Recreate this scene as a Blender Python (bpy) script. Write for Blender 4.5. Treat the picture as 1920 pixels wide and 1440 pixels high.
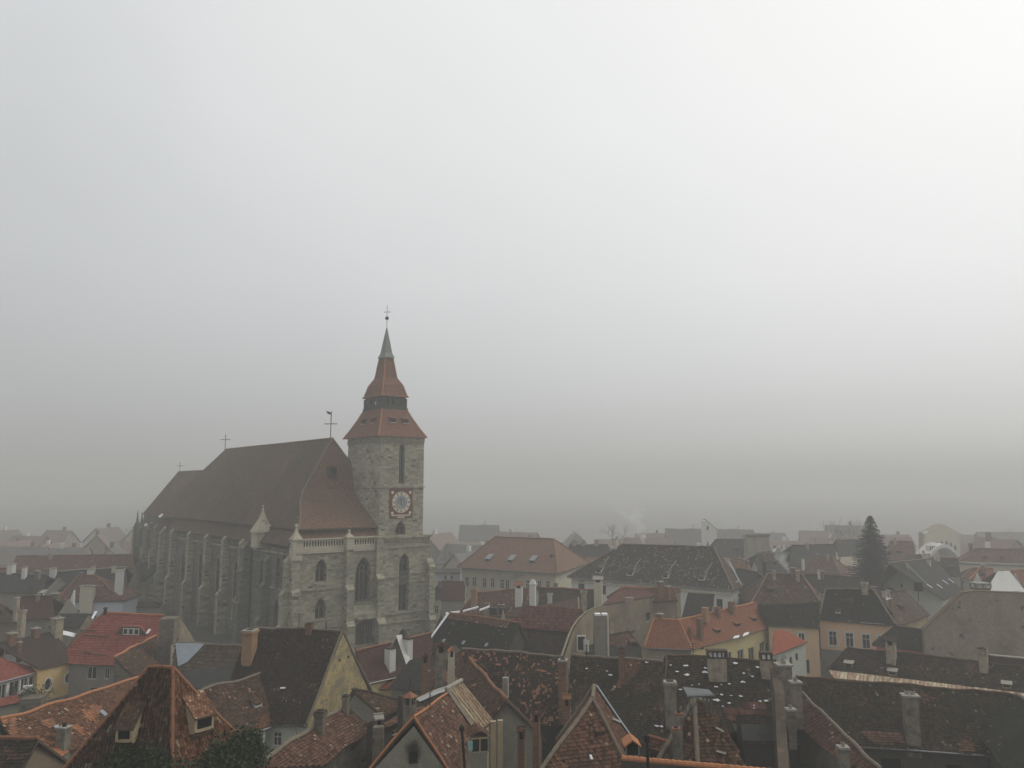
import bpy, bmesh, math, random
import numpy as np
from mathutils import Vector
from mathutils.geometry import tessellate_polygon

random.seed(7)
rnd = random.Random(11)
for o in list(bpy.data.objects):
    bpy.data.objects.remove(o)
SC = bpy.context.scene
COL = SC.collection

# ------------------------------------------------------------------ camera
FPX = 1478.0                      # focal length in pixels of the 1920 px wide photograph
CAM_H = 30.0
PITCH = math.atan((912 - 720) / FPX)
cam_d = bpy.data.cameras.new("camera")
cam_d.sensor_width = 36.0
cam_d.lens = 36.0 * FPX / 1920.0
cam_d.clip_start = 0.5
cam_d.clip_end = 6000
cam = bpy.data.objects.new("camera", cam_d)
COL.objects.link(cam)
cam.location = (0, 0, CAM_H)
cam.rotation_euler = (math.pi / 2 + PITCH, 0, 0)
SC.camera = cam

# ------------------------------------------------------------------ world, sun, exposure
SUN_AZ = math.radians(62)         # clockwise from the viewing direction (+Y) to the right
SUN_EL = math.radians(42)
sun_dir = Vector((math.sin(SUN_AZ) * math.cos(SUN_EL), math.cos(SUN_AZ) * math.cos(SUN_EL), math.sin(SUN_EL)))
world = bpy.data.worlds.new("World")
SC.world = world
world.use_nodes = True
wt = world.node_tree
wt.nodes.clear()
w_out = wt.nodes.new("ShaderNodeOutputWorld")
w_add = wt.nodes.new("ShaderNodeAddShader")
w_bg1 = wt.nodes.new("ShaderNodeBackground")
w_bg2 = wt.nodes.new("ShaderNodeBackground")
w_sky = wt.nodes.new("ShaderNodeTexSky")
w_sky.sky_type = 'NISHITA'
w_sky.sun_disc = False
w_sky.sun_elevation = SUN_EL
w_sky.sun_rotation = SUN_AZ
w_hs = wt.nodes.new("ShaderNodeHueSaturation")
w_hs.inputs['Saturation'].default_value = 0.12
wt.links.new(w_sky.outputs[0], w_hs.inputs['Color'])
wt.links.new(w_hs.outputs[0], w_bg1.inputs[0])
w_bg1.inputs[1].default_value = 0.05
# overcast cloud layer: brighter round the hidden sun, greyer away from it, brightness added behind the camera to fill near faces
w_tc = wt.nodes.new("ShaderNodeTexCoord")
w_dot = wt.nodes.new("ShaderNodeVectorMath"); w_dot.operation = 'DOT_PRODUCT'
wt.links.new(w_tc.outputs['Generated'], w_dot.inputs[0])
w_dot.inputs[1].default_value = sun_dir
w_noi = wt.nodes.new("ShaderNodeTexNoise")
w_noi.inputs['Scale'].default_value = 2.2
w_noi.inputs['Detail'].default_value = 3.0
wt.links.new(w_tc.outputs['Generated'], w_noi.inputs['Vector'])
w_ma = wt.nodes.new("ShaderNodeMath"); w_ma.operation = 'MULTIPLY_ADD'
wt.links.new(w_noi.outputs[0], w_ma.inputs[0])
w_ma.inputs[1].default_value = 0.38
w_ma.inputs[2].default_value = -0.19
w_ad = wt.nodes.new("ShaderNodeMath"); w_ad.operation = 'ADD'
wt.links.new(w_dot.outputs['Value'], w_ad.inputs[0])
wt.links.new(w_ma.outputs[0], w_ad.inputs[1])
w_mr = wt.nodes.new("ShaderNodeMapRange")
w_mr.inputs['From Min'].default_value = -0.2
w_mr.inputs['From Max'].default_value = 1.0
wt.links.new(w_ad.outputs[0], w_mr.inputs['Value'])
w_rp = wt.nodes.new("ShaderNodeValToRGB")
el = w_rp.color_ramp.elements
el[0].position = 0.0; el[0].color = (0.62, 0.62, 0.62, 1)
el[1].position = 1.0; el[1].color = (0.79, 0.795, 0.76, 1)
for p_, c_ in ((0.1, (0.52, 0.53, 0.535, 1)), (0.19, (0.49, 0.505, 0.515, 1)), (0.42, (0.585, 0.60, 0.61, 1)), (0.55, (0.655, 0.665, 0.665, 1)), (0.71, (0.71, 0.715, 0.705, 1)), (0.91, (0.765, 0.77, 0.74, 1))):
    e_ = el.new(p_); e_.color = c_
wt.links.new(w_mr.outputs[0], w_rp.inputs[0])
w_sep = wt.nodes.new("ShaderNodeSeparateXYZ"); wt.links.new(w_tc.outputs['Generated'], w_sep.inputs[0])
w_er = wt.nodes.new("ShaderNodeValToRGB")      # an overcast sky is darker toward the horizon
ee = w_er.color_ramp.elements
ee[0].position = 0.0; ee[0].color = (.42, .42, .42, 1); ee[1].position = .62; ee[1].color = (1, 1, 1, 1)
for p_, c_ in ((.1, .55), (.25, .77), (.42, .92)): ee.new(p_).color = (c_, c_, c_, 1)
wt.links.new(w_sep.outputs[2], w_er.inputs[0])
w_mul = wt.nodes.new("ShaderNodeMix"); w_mul.data_type = 'RGBA'; w_mul.blend_type = 'MULTIPLY'; w_mul.inputs['Factor'].default_value = 1.0
wt.links.new(w_rp.outputs[0], w_mul.inputs[6]); wt.links.new(w_er.outputs[0], w_mul.inputs[7])
wt.links.new(w_mul.outputs[2], w_bg2.inputs[0])
w_bg2.inputs[1].default_value = 1.0
wt.links.new(w_bg1.outputs[0], w_add.inputs[0])
wt.links.new(w_bg2.outputs[0], w_add.inputs[1])
wt.links.new(w_add.outputs[0], w_out.inputs[0])

sun_d = bpy.data.lights.new("sun", 'SUN')
sun_d.energy = 1.2
sun_d.angle = math.radians(25)
sun_d.color = (1.0, 0.96, 0.88)
sun = bpy.data.objects.new("sun", sun_d)
COL.objects.link(sun)
sun.location = (60, 60, 120)
sun.rotation_euler = sun_dir.to_track_quat('Z', 'Y').to_euler()

SC.view_settings.view_transform = 'Standard'
SC.view_settings.look = 'None'
SC.view_settings.exposure = 0.0
SC.view_settings.gamma = 1.0
SC.render.engine = 'CYCLES'
SC.cycles.use_denoising = True
SC.cycles.denoiser = 'OPENIMAGEDENOISE'
SC.cycles.max_bounces = 4
SC.cycles.diffuse_bounces = 2
SC.cycles.glossy_bounces = 2
SC.cycles.transmission_bounces = 2
SC.cycles.volume_bounces = 1
SC.cycles.transparent_max_bounces = 6
SC.cycles.caustics_reflective = False
SC.cycles.caustics_refractive = False

HAZE_DENSITY = 0.0017
HAZE_COLOR = (0.73, 0.73, 0.72)

# ------------------------------------------------------------------ measuring the photograph: a pixel is a line of sight
cp_, sp_ = math.cos(PITCH), math.sin(PITCH)
EYE = Vector((0, 0, CAM_H))
def ray(px, py):
    x = (px - 960) / FPX; y = (720 - py) / FPX
    return Vector((x, cp_ - y * sp_, sp_ + y * cp_))
def at(px, py, D):
    r = ray(px, py); return EYE + r * (D / r.y)
def atz(px, py, z):
    r = ray(px, py); return EYE + r * ((z - CAM_H) / r.z)
def onpl(px, py, pl):
    p, n = pl; r = ray(px, py)
    return EYE + r * ((p - EYE).dot(n) / r.dot(n))
def plane3(a, b, c):
    n = (b - a).cross(c - a); n.normalize()
    if n.z < 0: n = -n
    return (a.copy(), n)

# ------------------------------------------------------------------ mesh builder
ZUP = Vector((0, 0, 1))
def tb_of(n):
    if abs(n.z) > 0.999: return Vector((1, 0, 0)), Vector((0, 1, 0))
    if n.z < -1e-6: n = -n
    t = ZUP.cross(n); t.normalize()
    b = n.cross(t)
    return t, b
def sag(p):
    return 0.06 * math.sin(p.x * .83 + 1.7 * math.sin(p.y * .41)) + 0.05 * math.sin(p.y * 1.07 + .6 * p.x) + .03 * math.sin(2.3 * p.x - 1.9 * p.y)
class MB:
    def __init__(s):
        s.v = []; s.f = []; s.m = []; s.uv = []
    def face(s, pts, m=0, uv=None, tb=None):
        i = len(s.v); k = len(pts)
        pts = [Vector(p) for p in pts]
        s.v.extend(p[:] for p in pts)
        s.f.append(tuple(range(i, i + k))); s.m.append(m)
        if uv is None:
            if tb is None:
                n = Vector((0, 0, 0))
                for a in range(k):
                    n += pts[a].cross(pts[(a + 1) % k])
                if n.length < 1e-12: n = Vector((0, 0, 1))
                n.normalize(); tb = tb_of(n)
            t, b = tb
            uv = [(p.dot(t), p.dot(b)) for p in pts]
        s.uv.extend(uv)
    def box(s, c, ax, ay, az, m=0, skip=''):
        """c centre, ax ay az half-extent vectors"""
        c = Vector(c); q = {}
        for i in (-1, 1):
            for j in (-1, 1):
                for k in (-1, 1): q[i, j, k] = c + ax * i + ay * j + az * k
        F = {'x': [(-1,-1,-1),(-1,-1,1),(-1,1,1),(-1,1,-1)], 'X': [(1,-1,-1),(1,1,-1),(1,1,1),(1,-1,1)],
             'y': [(-1,-1,-1),(1,-1,-1),(1,-1,1),(-1,-1,1)], 'Y': [(-1,1,-1),(-1,1,1),(1,1,1),(1,1,-1)],
             'z': [(-1,-1,-1),(-1,1,-1),(1,1,-1),(1,-1,-1)], 'Z': [(-1,-1,1),(1,-1,1),(1,1,1),(-1,1,1)]}
        for k_, idx in F.items():
            if k_ not in skip: s.face([q[i] for i in idx], m)
    def abox(s, lo, hi, m=0, skip=''):
        lo = Vector(lo); hi = Vector(hi); h = (hi - lo) / 2
        s.box((lo + hi) / 2, Vector((h.x, 0, 0)), Vector((0, h.y, 0)), Vector((0, 0, h.z)), m, skip)
    def prism(s, poly, vec, m=0, ms=None, bottom=True):
        poly = [Vector(p) for p in poly]; vec = Vector(vec)
        top = [p + vec for p in poly]
        s.face(top, m)
        if bottom: s.face(poly[::-1], m)
        for i in range(len(poly)):
            j = (i + 1) % len(poly)
            s.face([poly[i], poly[j], top[j], top[i]], m if ms is None else ms)
    def tube(s, path, r, n=6, m=0, caps=True):
        path = [Vector(p) for p in path]
        rs = r if isinstance(r, (list, tuple)) else [r] * len(path)
        rings = []
        for i, p in enumerate(path):
            d = path[min(i + 1, len(path) - 1)] - path[max(i - 1, 0)]
            d.normalize()
            a = d.cross(Vector((0.13, 0.31, 1)) if abs(d.z) < .9 else Vector((1, 0.1, 0))); a.normalize(); b = d.cross(a)
            rings.append([p + (a * math.cos(2 * math.pi * k / n) + b * math.sin(2 * math.pi * k / n)) * rs[i] for k in range(n)])
        for i in range(len(path) - 1):
            for k in range(n):
                l = (k + 1) % n
                s.face([rings[i][k], rings[i][l], rings[i + 1][l], rings[i + 1][k]], m)
        if caps:
            s.face(rings[0][::-1], m); s.face(rings[-1], m)
    def lathe(s, c, prof, n=8, m=0, a0=0.0):
        c = Vector(c); rings = []
        for (r, z) in prof:
            rings.append([c + Vector((r * math.cos(a0 + 2 * math.pi * k / n), r * math.sin(a0 + 2 * math.pi * k / n), z)) for k in range(n)])
        for i in range(len(prof) - 1):
            for k in range(n):
                l = (k + 1) % n
                s.face([rings[i][k], rings[i][l], rings[i + 1][l], rings[i + 1][k]], m)
        s.face(rings[0][::-1], m); s.face(rings[-1], m)
    def patch(s, p00, p10, p11, p01, m=0, step=1.6, sg=1.0, rise=0.0):
        """roof slope p00-p10 at the eave, p01-p11 at the ridge, gently uneven"""
        nu = max(1, int(max((p10 - p00).length, (p11 - p01).length) / step)); nv = max(1, int(max((p01 - p00).length, (p11 - p10).length) / step))
        n = (p10 - p00).cross(p01 - p00)
        if n.length < 1e-9: n = (p10 - p00).cross(p11 - p00)
        n.normalize(); tb = tb_of(n)
        if n.z < 0: n = -n
        def P(i, j):
            a = i / nu; b = j / nv
            q = (p00 * (1 - a) + p10 * a) * (1 - b) + (p01 * (1 - a) + p11 * a) * b
            return q + ZUP * (sag(q) * sg + rise)
        for i in range(nu):
            for j in range(nv):
                pts = [P(i, j), P(i + 1, j), P(i + 1, j + 1), P(i, j + 1)]
                if (pts[2] - pts[3]).length < 1e-5: pts = pts[:3]
                elif (pts[0] - pts[1]).length < 1e-5: pts = [pts[0], pts[2], pts[3]]
                s.face(pts, m, tb=tb)
    def tiles(s, poly, w, h, m=0, pan=False, sg=1.0, miss=0.0, lift=0.0, pl=None):
        """real overlapping tiles over a planar roof polygon"""
        poly = [Vector(p) for p in poly]
        n = Vector((0, 0, 0))
        for a in range(len(poly)): n += poly[a].cross(poly[(a + 1) % len(poly)])
        n.normalize()
        if n.z < 0: n = -n
        if pl: n = pl[1]
        t, b = tb_of(n)
        d0 = pl[0].dot(n) if pl else sum(p.dot(n) for p in poly) / len(poly)
        q = [(p.dot(t), p.dot(b)) for p in poly]
        vmin = min(a[1] for a in q); vmax = max(a[1] for a in q)
        def span(v):
            xs = []
            for i in range(len(q)):
                (x0, y0), (x1, y1) = q[i], q[(i + 1) % len(q)]
                if (y0 <= v) != (y1 <= v): xs.append(x0 + (x1 - x0) * (v - y0) / (y1 - y0))
            return (min(xs), max(xs)) if len(xs) >= 2 else None
        K = 4; arch = 0.075 if pan else 0.012
        for r in range(math.floor(vmin / h), math.ceil(vmax / h)):
            v0 = r * h; sp = span(min(max(v0 + h * .5, vmin + 1e-4), vmax - 1e-4))
            if not sp: continue
            par = 0.0 if pan else .5 * (r % 2)
            for c in range(math.floor(sp[0] / w + par + .3), math.ceil(sp[1] / w + par - .3)):
                if miss and rnd.random() < miss: continue
                u0 = (c - par) * w
                ju = rnd.uniform(-.012, .012); jv = rnd.uniform(-.018, .012); jn = rnd.uniform(0, .014); tw = rnd.uniform(-.012, .012)
                lo = []; hi = []; lip = []; uvl = []; uvh = []
                for k in range(K):
                    a = k / (K - 1)
                    uu = u0 + w * (.015 + .97 * a) + ju
                    bump = arch * math.sin(math.pi * a) if not pan else arch * (.5 - .5 * math.cos(2 * math.pi * a * .9))
                    cv = 0.0 if pan else -.35 * h * math.sin(math.pi * a) * .5
                    for (lst, vv, hh) in ((lo, v0 + jv + cv, .055), (hi, v0 + h * 1.18 + jv, .012), (lip, v0 + jv + cv + .004, .0)):
                        base = t * uu + b * vv + n * d0
                        lst.append(base + ZUP * (sag(base) * sg) + n * (lift + hh + bump + jn + tw * (a - .5)))
                    fu = .08 + .84 * a
                    uvl.append(((c - par + fu) * w, (r + .06) * h)); uvh.append(((c - par + fu) * w, (r + .94) * h))
                for k in range(K - 1):
                    s.face([lo[k], lo[k + 1], hi[k + 1], hi[k]], m, [uvl[k], uvl[k + 1], uvh[k + 1], uvh[k]])
                    s.face([lip[k], lip[k + 1], lo[k + 1], lo[k]], m, [uvl[k], uvl[k + 1], uvl[k + 1], uvl[k]])
    def build(s, name, mats, parent=None, org=None, smooth=False):
        if not isinstance(mats, (list, tuple)): mats = [mats]
        if org is None:
            org = ROOTS.get(parent.name, Vector((0, 0, 0))) if parent is not None else None
        if org is None:
            xs = np.array(s.v); org = Vector((xs[:, 0].mean(), xs[:, 1].mean(), xs[:, 2].min()))
        me = bpy.data.meshes.new(name)
        nv = len(s.v)
        co = np.array(s.v, dtype=np.float64) - np.array(org[:])
        me.vertices.add(nv); me.vertices.foreach_set('co', co.astype(np.float32).ravel())
        tot = np.array([len(f) for f in s.f], dtype=np.int32)
        st = np.concatenate(([0], np.cumsum(tot)[:-1])).astype(np.int32)
        me.loops.add(int(tot.sum())); me.loops.foreach_set('vertex_index', np.arange(nv, dtype=np.int32))
        me.polygons.add(len(s.f)); me.polygons.foreach_set('loop_start', st); me.polygons.foreach_set('loop_total', tot)
        me.polygons.foreach_set('material_index', np.array(s.m, dtype=np.int32))
        if smooth: me.polygons.foreach_set('use_smooth', [True] * len(s.f))
        ul = me.uv_layers.new(name='UVMap')
        ul.data.foreach_set('uv', np.array(s.uv, dtype=np.float32).ravel())
        for mt in mats: me.materials.append(mt)
        me.update(calc_edges=True)
        if smooth:
            bm = bmesh.new(); bm.from_mesh(me); bmesh.ops.remove_doubles(bm, verts=bm.verts, dist=1e-4); bm.to_mesh(me); bm.free()
        o = bpy.data.objects.new(name, me); COL.objects.link(o)
        if parent is not None:
            o.parent = parent
            ROOTS[o.name] = ROOTS[parent.name] if parent.name in ROOTS else Vector(org)
        else:
            o.location = org; ROOTS[o.name] = Vector(org)
        return o
ROOTS = {}
def tag(o, label=None, cat=None, group=None, kind=None):
    if label: o['label'] = label
    if cat: o['category'] = cat
    if group: o['group'] = group
    if kind: o['kind'] = kind
    return o
def thing(name, loc, label, cat, group=None):
    o = bpy.data.objects.new(name, None); COL.objects.link(o)
    o.empty_display_size = 0.5
    o.location = loc
    ROOTS[o.name] = Vector(loc)
    return tag(o, label, cat, group)

# ------------------------------------------------------------------ materials
class NT:
    def __init__(s, name, rough=.85, spec=.25):
        s.mat = bpy.data.materials.new(name); s.mat.use_nodes = True
        s.t = s.mat.node_tree; s.t.nodes.clear()
        s.out = s.t.nodes.new('ShaderNodeOutputMaterial')
        s.b = s.t.nodes.new('ShaderNodeBsdfPrincipled')
        s.b.inputs['Roughness'].default_value = rough
        s.b.inputs['Specular IOR Level'].default_value = spec
        s.t.links.new(s.b.outputs[0], s.out.inputs[0])
    def n(s, ty, **kw):
        nd = s.t.nodes.new(ty)
        for k, v in kw.items(): setattr(nd, k, v)
        return nd
    def put(s, sock, v):
        if isinstance(v, bpy.types.NodeSocket): s.t.links.new(v, sock)
        elif isinstance(v, (tuple, list)) and sock.type == 'RGBA' and len(v) == 3: sock.default_value = (*v, 1)
        else: sock.default_value = v
    def math(s, op, a, b=None, c=None, clamp=False):
        nd = s.n('ShaderNodeMath', operation=op, use_clamp=clamp)
        for i, x in enumerate((a, b, c)):
            if x is not None: s.put(nd.inputs[i], x)
        return nd.outputs[0]
    def mix(s, f, a, b, mode='MIX'):
        nd = s.n('ShaderNodeMix', data_type='RGBA', blend_type=mode)
        s.put(nd.inputs['Factor'], f); s.put(nd.inputs[6], a); s.put(nd.inputs[7], b)
        return nd.outputs[2]
    def pos(s):
        if not hasattr(s, '_p'): s._p = s.n('ShaderNodeNewGeometry').outputs['Position']
        return s._p
    def uv(s):
        if not hasattr(s, '_u'):
            tc = s.n('ShaderNodeTexCoord'); sx = s.n('ShaderNodeSeparateXYZ'); s.t.links.new(tc.outputs['UV'], sx.inputs[0]); s._u = sx
        return s._u.outputs[0], s._u.outputs[1]
    def noise(s, scale, detail=3, rough=.6, vec=None, off=0.0, sc3=None):
        v = s.pos() if vec is None else vec
        mp = s.n('ShaderNodeMapping'); s.t.links.new(v, mp.inputs['Vector'])
        mp.inputs['Location'].default_value = (off, off * .7, off * 1.3)
        if sc3: mp.inputs['Scale'].default_value = sc3
        nd = s.n('ShaderNodeTexNoise'); s.t.links.new(mp.outputs[0], nd.inputs['Vector'])
        nd.inputs['Scale'].default_value = scale; nd.inputs['Detail'].default_value = detail; nd.inputs['Roughness'].default_value = rough
        return nd.outputs[0]
    def step(s, x, lo, hi):
        nd = s.n('ShaderNodeMapRange', interpolation_type='SMOOTHSTEP')
        s.put(nd.inputs['Value'], x); nd.inputs['From Min'].default_value = lo; nd.inputs['From Max'].default_value = hi
        return nd.outputs[0]
    def white(s, a, b, seed):
        cb = s.n('ShaderNodeCombineXYZ'); s.put(cb.inputs[0], a); s.put(cb.inputs[1], b); cb.inputs[2].default_value = seed
        wn = s.n('ShaderNodeTexWhiteNoise', noise_dimensions='3D'); s.t.links.new(cb.outputs[0], wn.inputs['Vector'])
        return wn.outputs['Value']
    def bump(s, h, dist=.05, strength=.6):
        nd = s.n('ShaderNodeBump'); s.put(nd.inputs['Height'], h); nd.inputs['Distance'].default_value = dist; nd.inputs['Strength'].default_value = strength
        s.t.links.new(nd.outputs[0], s.b.inputs['Normal'])
    def color(s, c): s.put(s.b.inputs['Base Color'], c)
SEED = [0]
DK = .57
MT = {}
def tile_mat(name, c1, c2, c3, w=.20, h=.23, moss=(.03, .032, .022), moss_amt=.3, spot=(.3, .27, .22), spot_amt=.02, gap=.35, big=.28, patch=None, patch_amt=0.0, rough=.9, bump=.05, clump=.5, edw=.09):
    """aged clay roof tiles laid in rows; UV is in metres along the eave and up the slope"""
    SEED[0] += 1; sd = SEED[0] * 3.7; MT[name] = (w, h)
    k = NT(name, rough, .15)
    u, v = k.uv()
    vr = k.math('DIVIDE', v, h); row = k.math('FLOOR', vr); fv = k.math('FRACT', vr)
    par = k.math('MULTIPLY', k.math('FRACT', k.math('MULTIPLY', row, .5)), 1.0)
    ur = k.math('ADD', k.math('DIVIDE', u, w), par)
    cell = k.math('FLOOR', ur); fu = k.math('FRACT', ur)
    r1 = k.white(cell, row, sd); r2 = k.white(cell, row, sd + 5.3)
    n1 = k.noise(1.1, 4, .7, off=sd); n0 = k.noise(big, 3, .55, off=sd * 2); n2 = k.noise(6.0, 2, .6, off=sd)
    x = k.math('ADD', k.math('MULTIPLY', r1, .66), k.math('MULTIPLY', n1, .55)); x = k.math('SUBTRACT', x, .11)
    rp = k.n('ShaderNodeValToRGB'); e = rp.color_ramp.elements
    e[0].position = .2; e[0].color = (*c1, 1); e[1].position = .85; e[1].color = (*c3, 1); m_ = e.new(.5); m_.color = (*c2, 1)
    k.put(rp.inputs[0], x)
    col = k.mix(1.0, rp.outputs[0], (DK, DK, DK), 'MULTIPLY')
    if patch: col = k.mix(k.step(k.math('ADD', k.noise(.22, 2, .5, off=sd + 40), k.math('MULTIPLY', r1, .06)), .66 - patch_amt, .72 - patch_amt), col, patch)
    if moss_amt > 0:
        mx = k.math('ADD', k.math('MULTIPLY', n0, .75), k.math('MULTIPLY', n1, .35)); mx = k.math('ADD', mx, k.math('MULTIPLY', r2, .12))
        col = k.mix(k.step(k.math('ADD', mx, k.math('MULTIPLY', n2, .16)), .84 - moss_amt * .6, 1.16 - moss_amt * .6), col, moss)
    if spot_amt > 0:
        cl = k.step(k.noise(.9, 2, .5, off=sd + 9), .62 - clump * .3, .8 - clump * .3)
        sp = k.math('MULTIPLY', k.math('GREATER_THAN', r2, 1 - spot_amt * 2.2), cl)
        col = k.mix(sp, col, spot)
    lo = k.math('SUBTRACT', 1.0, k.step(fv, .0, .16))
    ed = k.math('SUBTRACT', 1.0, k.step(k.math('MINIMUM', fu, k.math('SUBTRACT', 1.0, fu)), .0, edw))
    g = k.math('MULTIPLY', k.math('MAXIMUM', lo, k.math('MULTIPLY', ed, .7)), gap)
    col = k.mix(g, col, (.012, .010, .008))  # shading of tile lower edges and side gaps, painted into the colour
    col = k.mix(k.math('MULTIPLY', k.step(n2, .45, .75), .25), col, (.02, .018, .014))
    k.color(col)
    hh = k.math('ADD', k.math('MULTIPLY', k.math('SUBTRACT', 1.0, fv), .7), k.math('MULTIPLY', r1, .3))
    hh = k.math('SUBTRACT', hh, k.math('MULTIPLY', ed, .4)); hh = k.math('ADD', hh, k.math('MULTIPLY', n2, .3))
    k.bump(hh, bump, .8)
    return k.mat
def plaster_mat(name, c, dirt=(.10, .09, .075), amt=.4, scale=.5, peel=None, peel_amt=0.0, streak=.35, rough=.92, fine=6.0):
    SEED[0] += 1; sd = SEED[0] * 2.9
    k = NT(name, rough, .12)
    n1 = k.noise(scale, 5, .65, off=sd); n2 = k.noise(fine, 3, .6, off=sd + 3); n3 = k.noise(scale * 1.6, 4, .6, off=sd + 8, sc3=(1, 1, .16))
    c2 = tuple(x * .82 for x in c)
    col = k.mix(k.step(n2, .35, .7), c, c2)
    col = k.mix(k.math('MULTIPLY', k.step(n1, .62 - amt * .4, .95 - amt * .4), .85), col, dirt)
    col = k.mix(k.math('MULTIPLY', k.step(n3, .5, .78), streak), col, dirt)
    if peel:
        pn = k.noise(scale * 2.2, 5, .7, off=sd + 20)
        col = k.mix(k.step(pn, .70 - peel_amt * .4, .73 - peel_amt * .4), col, peel)
    k.color(col)
    k.bump(k.math('ADD', k.math('MULTIPLY', n2, .5), n1), .04, .5)
    return k.mat
def block_mat(name, c1, c2, dark, w=.95, h=.38, joint=(.07, .067, .056), rough=.9, jw=.06, stain=.35, darkblk=.05):
    """coursed stone or brick; UV in metres"""
    SEED[0] += 1; sd = SEED[0] * 4.1
    k = NT(name, rough, .12)
    u, v = k.uv()
    vr = k.math('DIVIDE', v, h); row = k.math('FLOOR', vr); fv = k.math('FRACT', vr)
    off = k.white(row, 0.0, sd + 1)
    ur = k.math('ADD', k.math('DIVIDE', u, w), off); cell = k.math('FLOOR', ur); fu = k.math('FRACT', ur)
    r1 = k.white(cell, row, sd); r2 = k.white(cell, row, sd + 7.7)
    n1 = k.noise(.22, 4, .6, off=sd); n2 = k.noise(3.0, 3, .6, off=sd + 4); n3 = k.noise(.5, 4, .6, off=sd + 6, sc3=(1, 1, .12))
    x = k.math('ADD', k.math('MULTIPLY', r1, .7), k.math('MULTIPLY', n2, .3))
    col = k.mix(x, c1, c2)
    col = k.mix(k.math('MULTIPLY', k.math('GREATER_THAN', r2, 1 - darkblk), .75), col, dark)
    col = k.mix(k.math('MULTIPLY', k.step(n1, .42, .75), stain), col, dark)
    col = k.mix(k.math('MULTIPLY', k.step(n3, .52, .8), stain), col, dark)
    jv = k.math('SUBTRACT', 1.0, k.step(k.math('MINIMUM', fv, k.math('SUBTRACT', 1.0, fv)), .0, jw))
    ju = k.math('SUBTRACT', 1.0, k.step(k.math('MINIMUM', fu, k.math('SUBTRACT', 1.0, fu)), .0, jw * h / w))
    j = k.math('MAXIMUM', jv, ju)
    col = k.mix(k.math('MULTIPLY', j, .6), col, joint)
    k.color(col)
    k.bump(k.math('SUBTRACT', k.math('ADD', k.math('MULTIPLY', r1, .3), k.math('MULTIPLY', n2, .4)), k.math('MULTIPLY', j, .6)), .05, .6)
    return k.mat
def plain_mat(name, c, rough=.6, metal=0.0, var=.25, scale=3.0, spec=.3, dirt=None):
    SEED[0] += 1; sd = SEED[0] * 1.9
    k = NT(name, rough, spec)
    n1 = k.noise(scale, 4, .6, off=sd)
    col = k.mix(k.math('MULTIPLY', k.step(n1, .3, .75), var), c, dirt or tuple(x * .45 for x in c))
    k.color(col); k.b.inputs['Metallic'].default_value = metal
    k.bump(n1, .02, .25)
    return k.mat

M = {}
# roofs
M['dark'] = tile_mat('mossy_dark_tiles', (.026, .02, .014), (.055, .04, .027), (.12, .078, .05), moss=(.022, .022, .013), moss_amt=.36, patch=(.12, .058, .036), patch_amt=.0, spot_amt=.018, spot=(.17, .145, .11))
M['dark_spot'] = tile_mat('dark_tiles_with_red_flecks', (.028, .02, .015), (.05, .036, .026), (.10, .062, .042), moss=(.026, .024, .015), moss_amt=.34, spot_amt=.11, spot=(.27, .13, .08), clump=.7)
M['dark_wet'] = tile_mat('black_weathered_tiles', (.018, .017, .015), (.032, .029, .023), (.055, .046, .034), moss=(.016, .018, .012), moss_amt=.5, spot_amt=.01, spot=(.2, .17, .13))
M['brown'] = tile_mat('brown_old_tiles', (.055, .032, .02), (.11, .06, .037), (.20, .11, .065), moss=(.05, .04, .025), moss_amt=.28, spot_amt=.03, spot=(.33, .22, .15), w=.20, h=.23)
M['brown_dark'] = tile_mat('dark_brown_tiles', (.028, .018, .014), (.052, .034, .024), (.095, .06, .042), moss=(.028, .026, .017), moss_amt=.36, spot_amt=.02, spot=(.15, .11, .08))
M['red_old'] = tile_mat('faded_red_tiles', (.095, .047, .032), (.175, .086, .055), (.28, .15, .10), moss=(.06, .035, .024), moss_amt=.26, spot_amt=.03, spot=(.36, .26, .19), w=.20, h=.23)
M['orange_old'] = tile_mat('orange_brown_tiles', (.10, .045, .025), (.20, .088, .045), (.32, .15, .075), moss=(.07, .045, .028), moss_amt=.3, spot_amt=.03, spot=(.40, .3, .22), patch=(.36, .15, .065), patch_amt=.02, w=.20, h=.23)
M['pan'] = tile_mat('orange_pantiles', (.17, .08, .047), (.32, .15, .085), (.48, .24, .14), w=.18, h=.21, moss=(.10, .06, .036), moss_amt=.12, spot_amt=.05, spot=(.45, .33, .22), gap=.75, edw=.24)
M['pan_dark'] = tile_mat('mossy_shaded_pantiles', (.06, .04, .028), (.12, .07, .045), (.21, .12, .075), w=.18, h=.21, moss=(.03, .027, .016), moss_amt=.3, spot_amt=.04, spot=(.25, .2, .15), gap=.7, edw=.24)  # moss plus the shade of the unlit face, both in the tile colour
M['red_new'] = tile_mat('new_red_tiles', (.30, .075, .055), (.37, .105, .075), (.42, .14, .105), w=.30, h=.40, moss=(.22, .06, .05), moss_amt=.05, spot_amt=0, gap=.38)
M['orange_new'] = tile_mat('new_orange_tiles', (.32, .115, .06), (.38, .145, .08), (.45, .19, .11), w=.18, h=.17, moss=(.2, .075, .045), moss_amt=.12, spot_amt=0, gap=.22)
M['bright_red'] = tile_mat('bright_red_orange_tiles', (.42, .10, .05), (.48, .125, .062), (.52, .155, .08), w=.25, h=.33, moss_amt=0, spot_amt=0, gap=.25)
M['striped_red'] = tile_mat('red_interlocking_tiles', (.10, .04, .03), (.17, .07, .05), (.25, .11, .08), w=.28, h=.52, moss=(.06, .04, .03), moss_amt=.2, spot_amt=.0, gap=.7)
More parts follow.
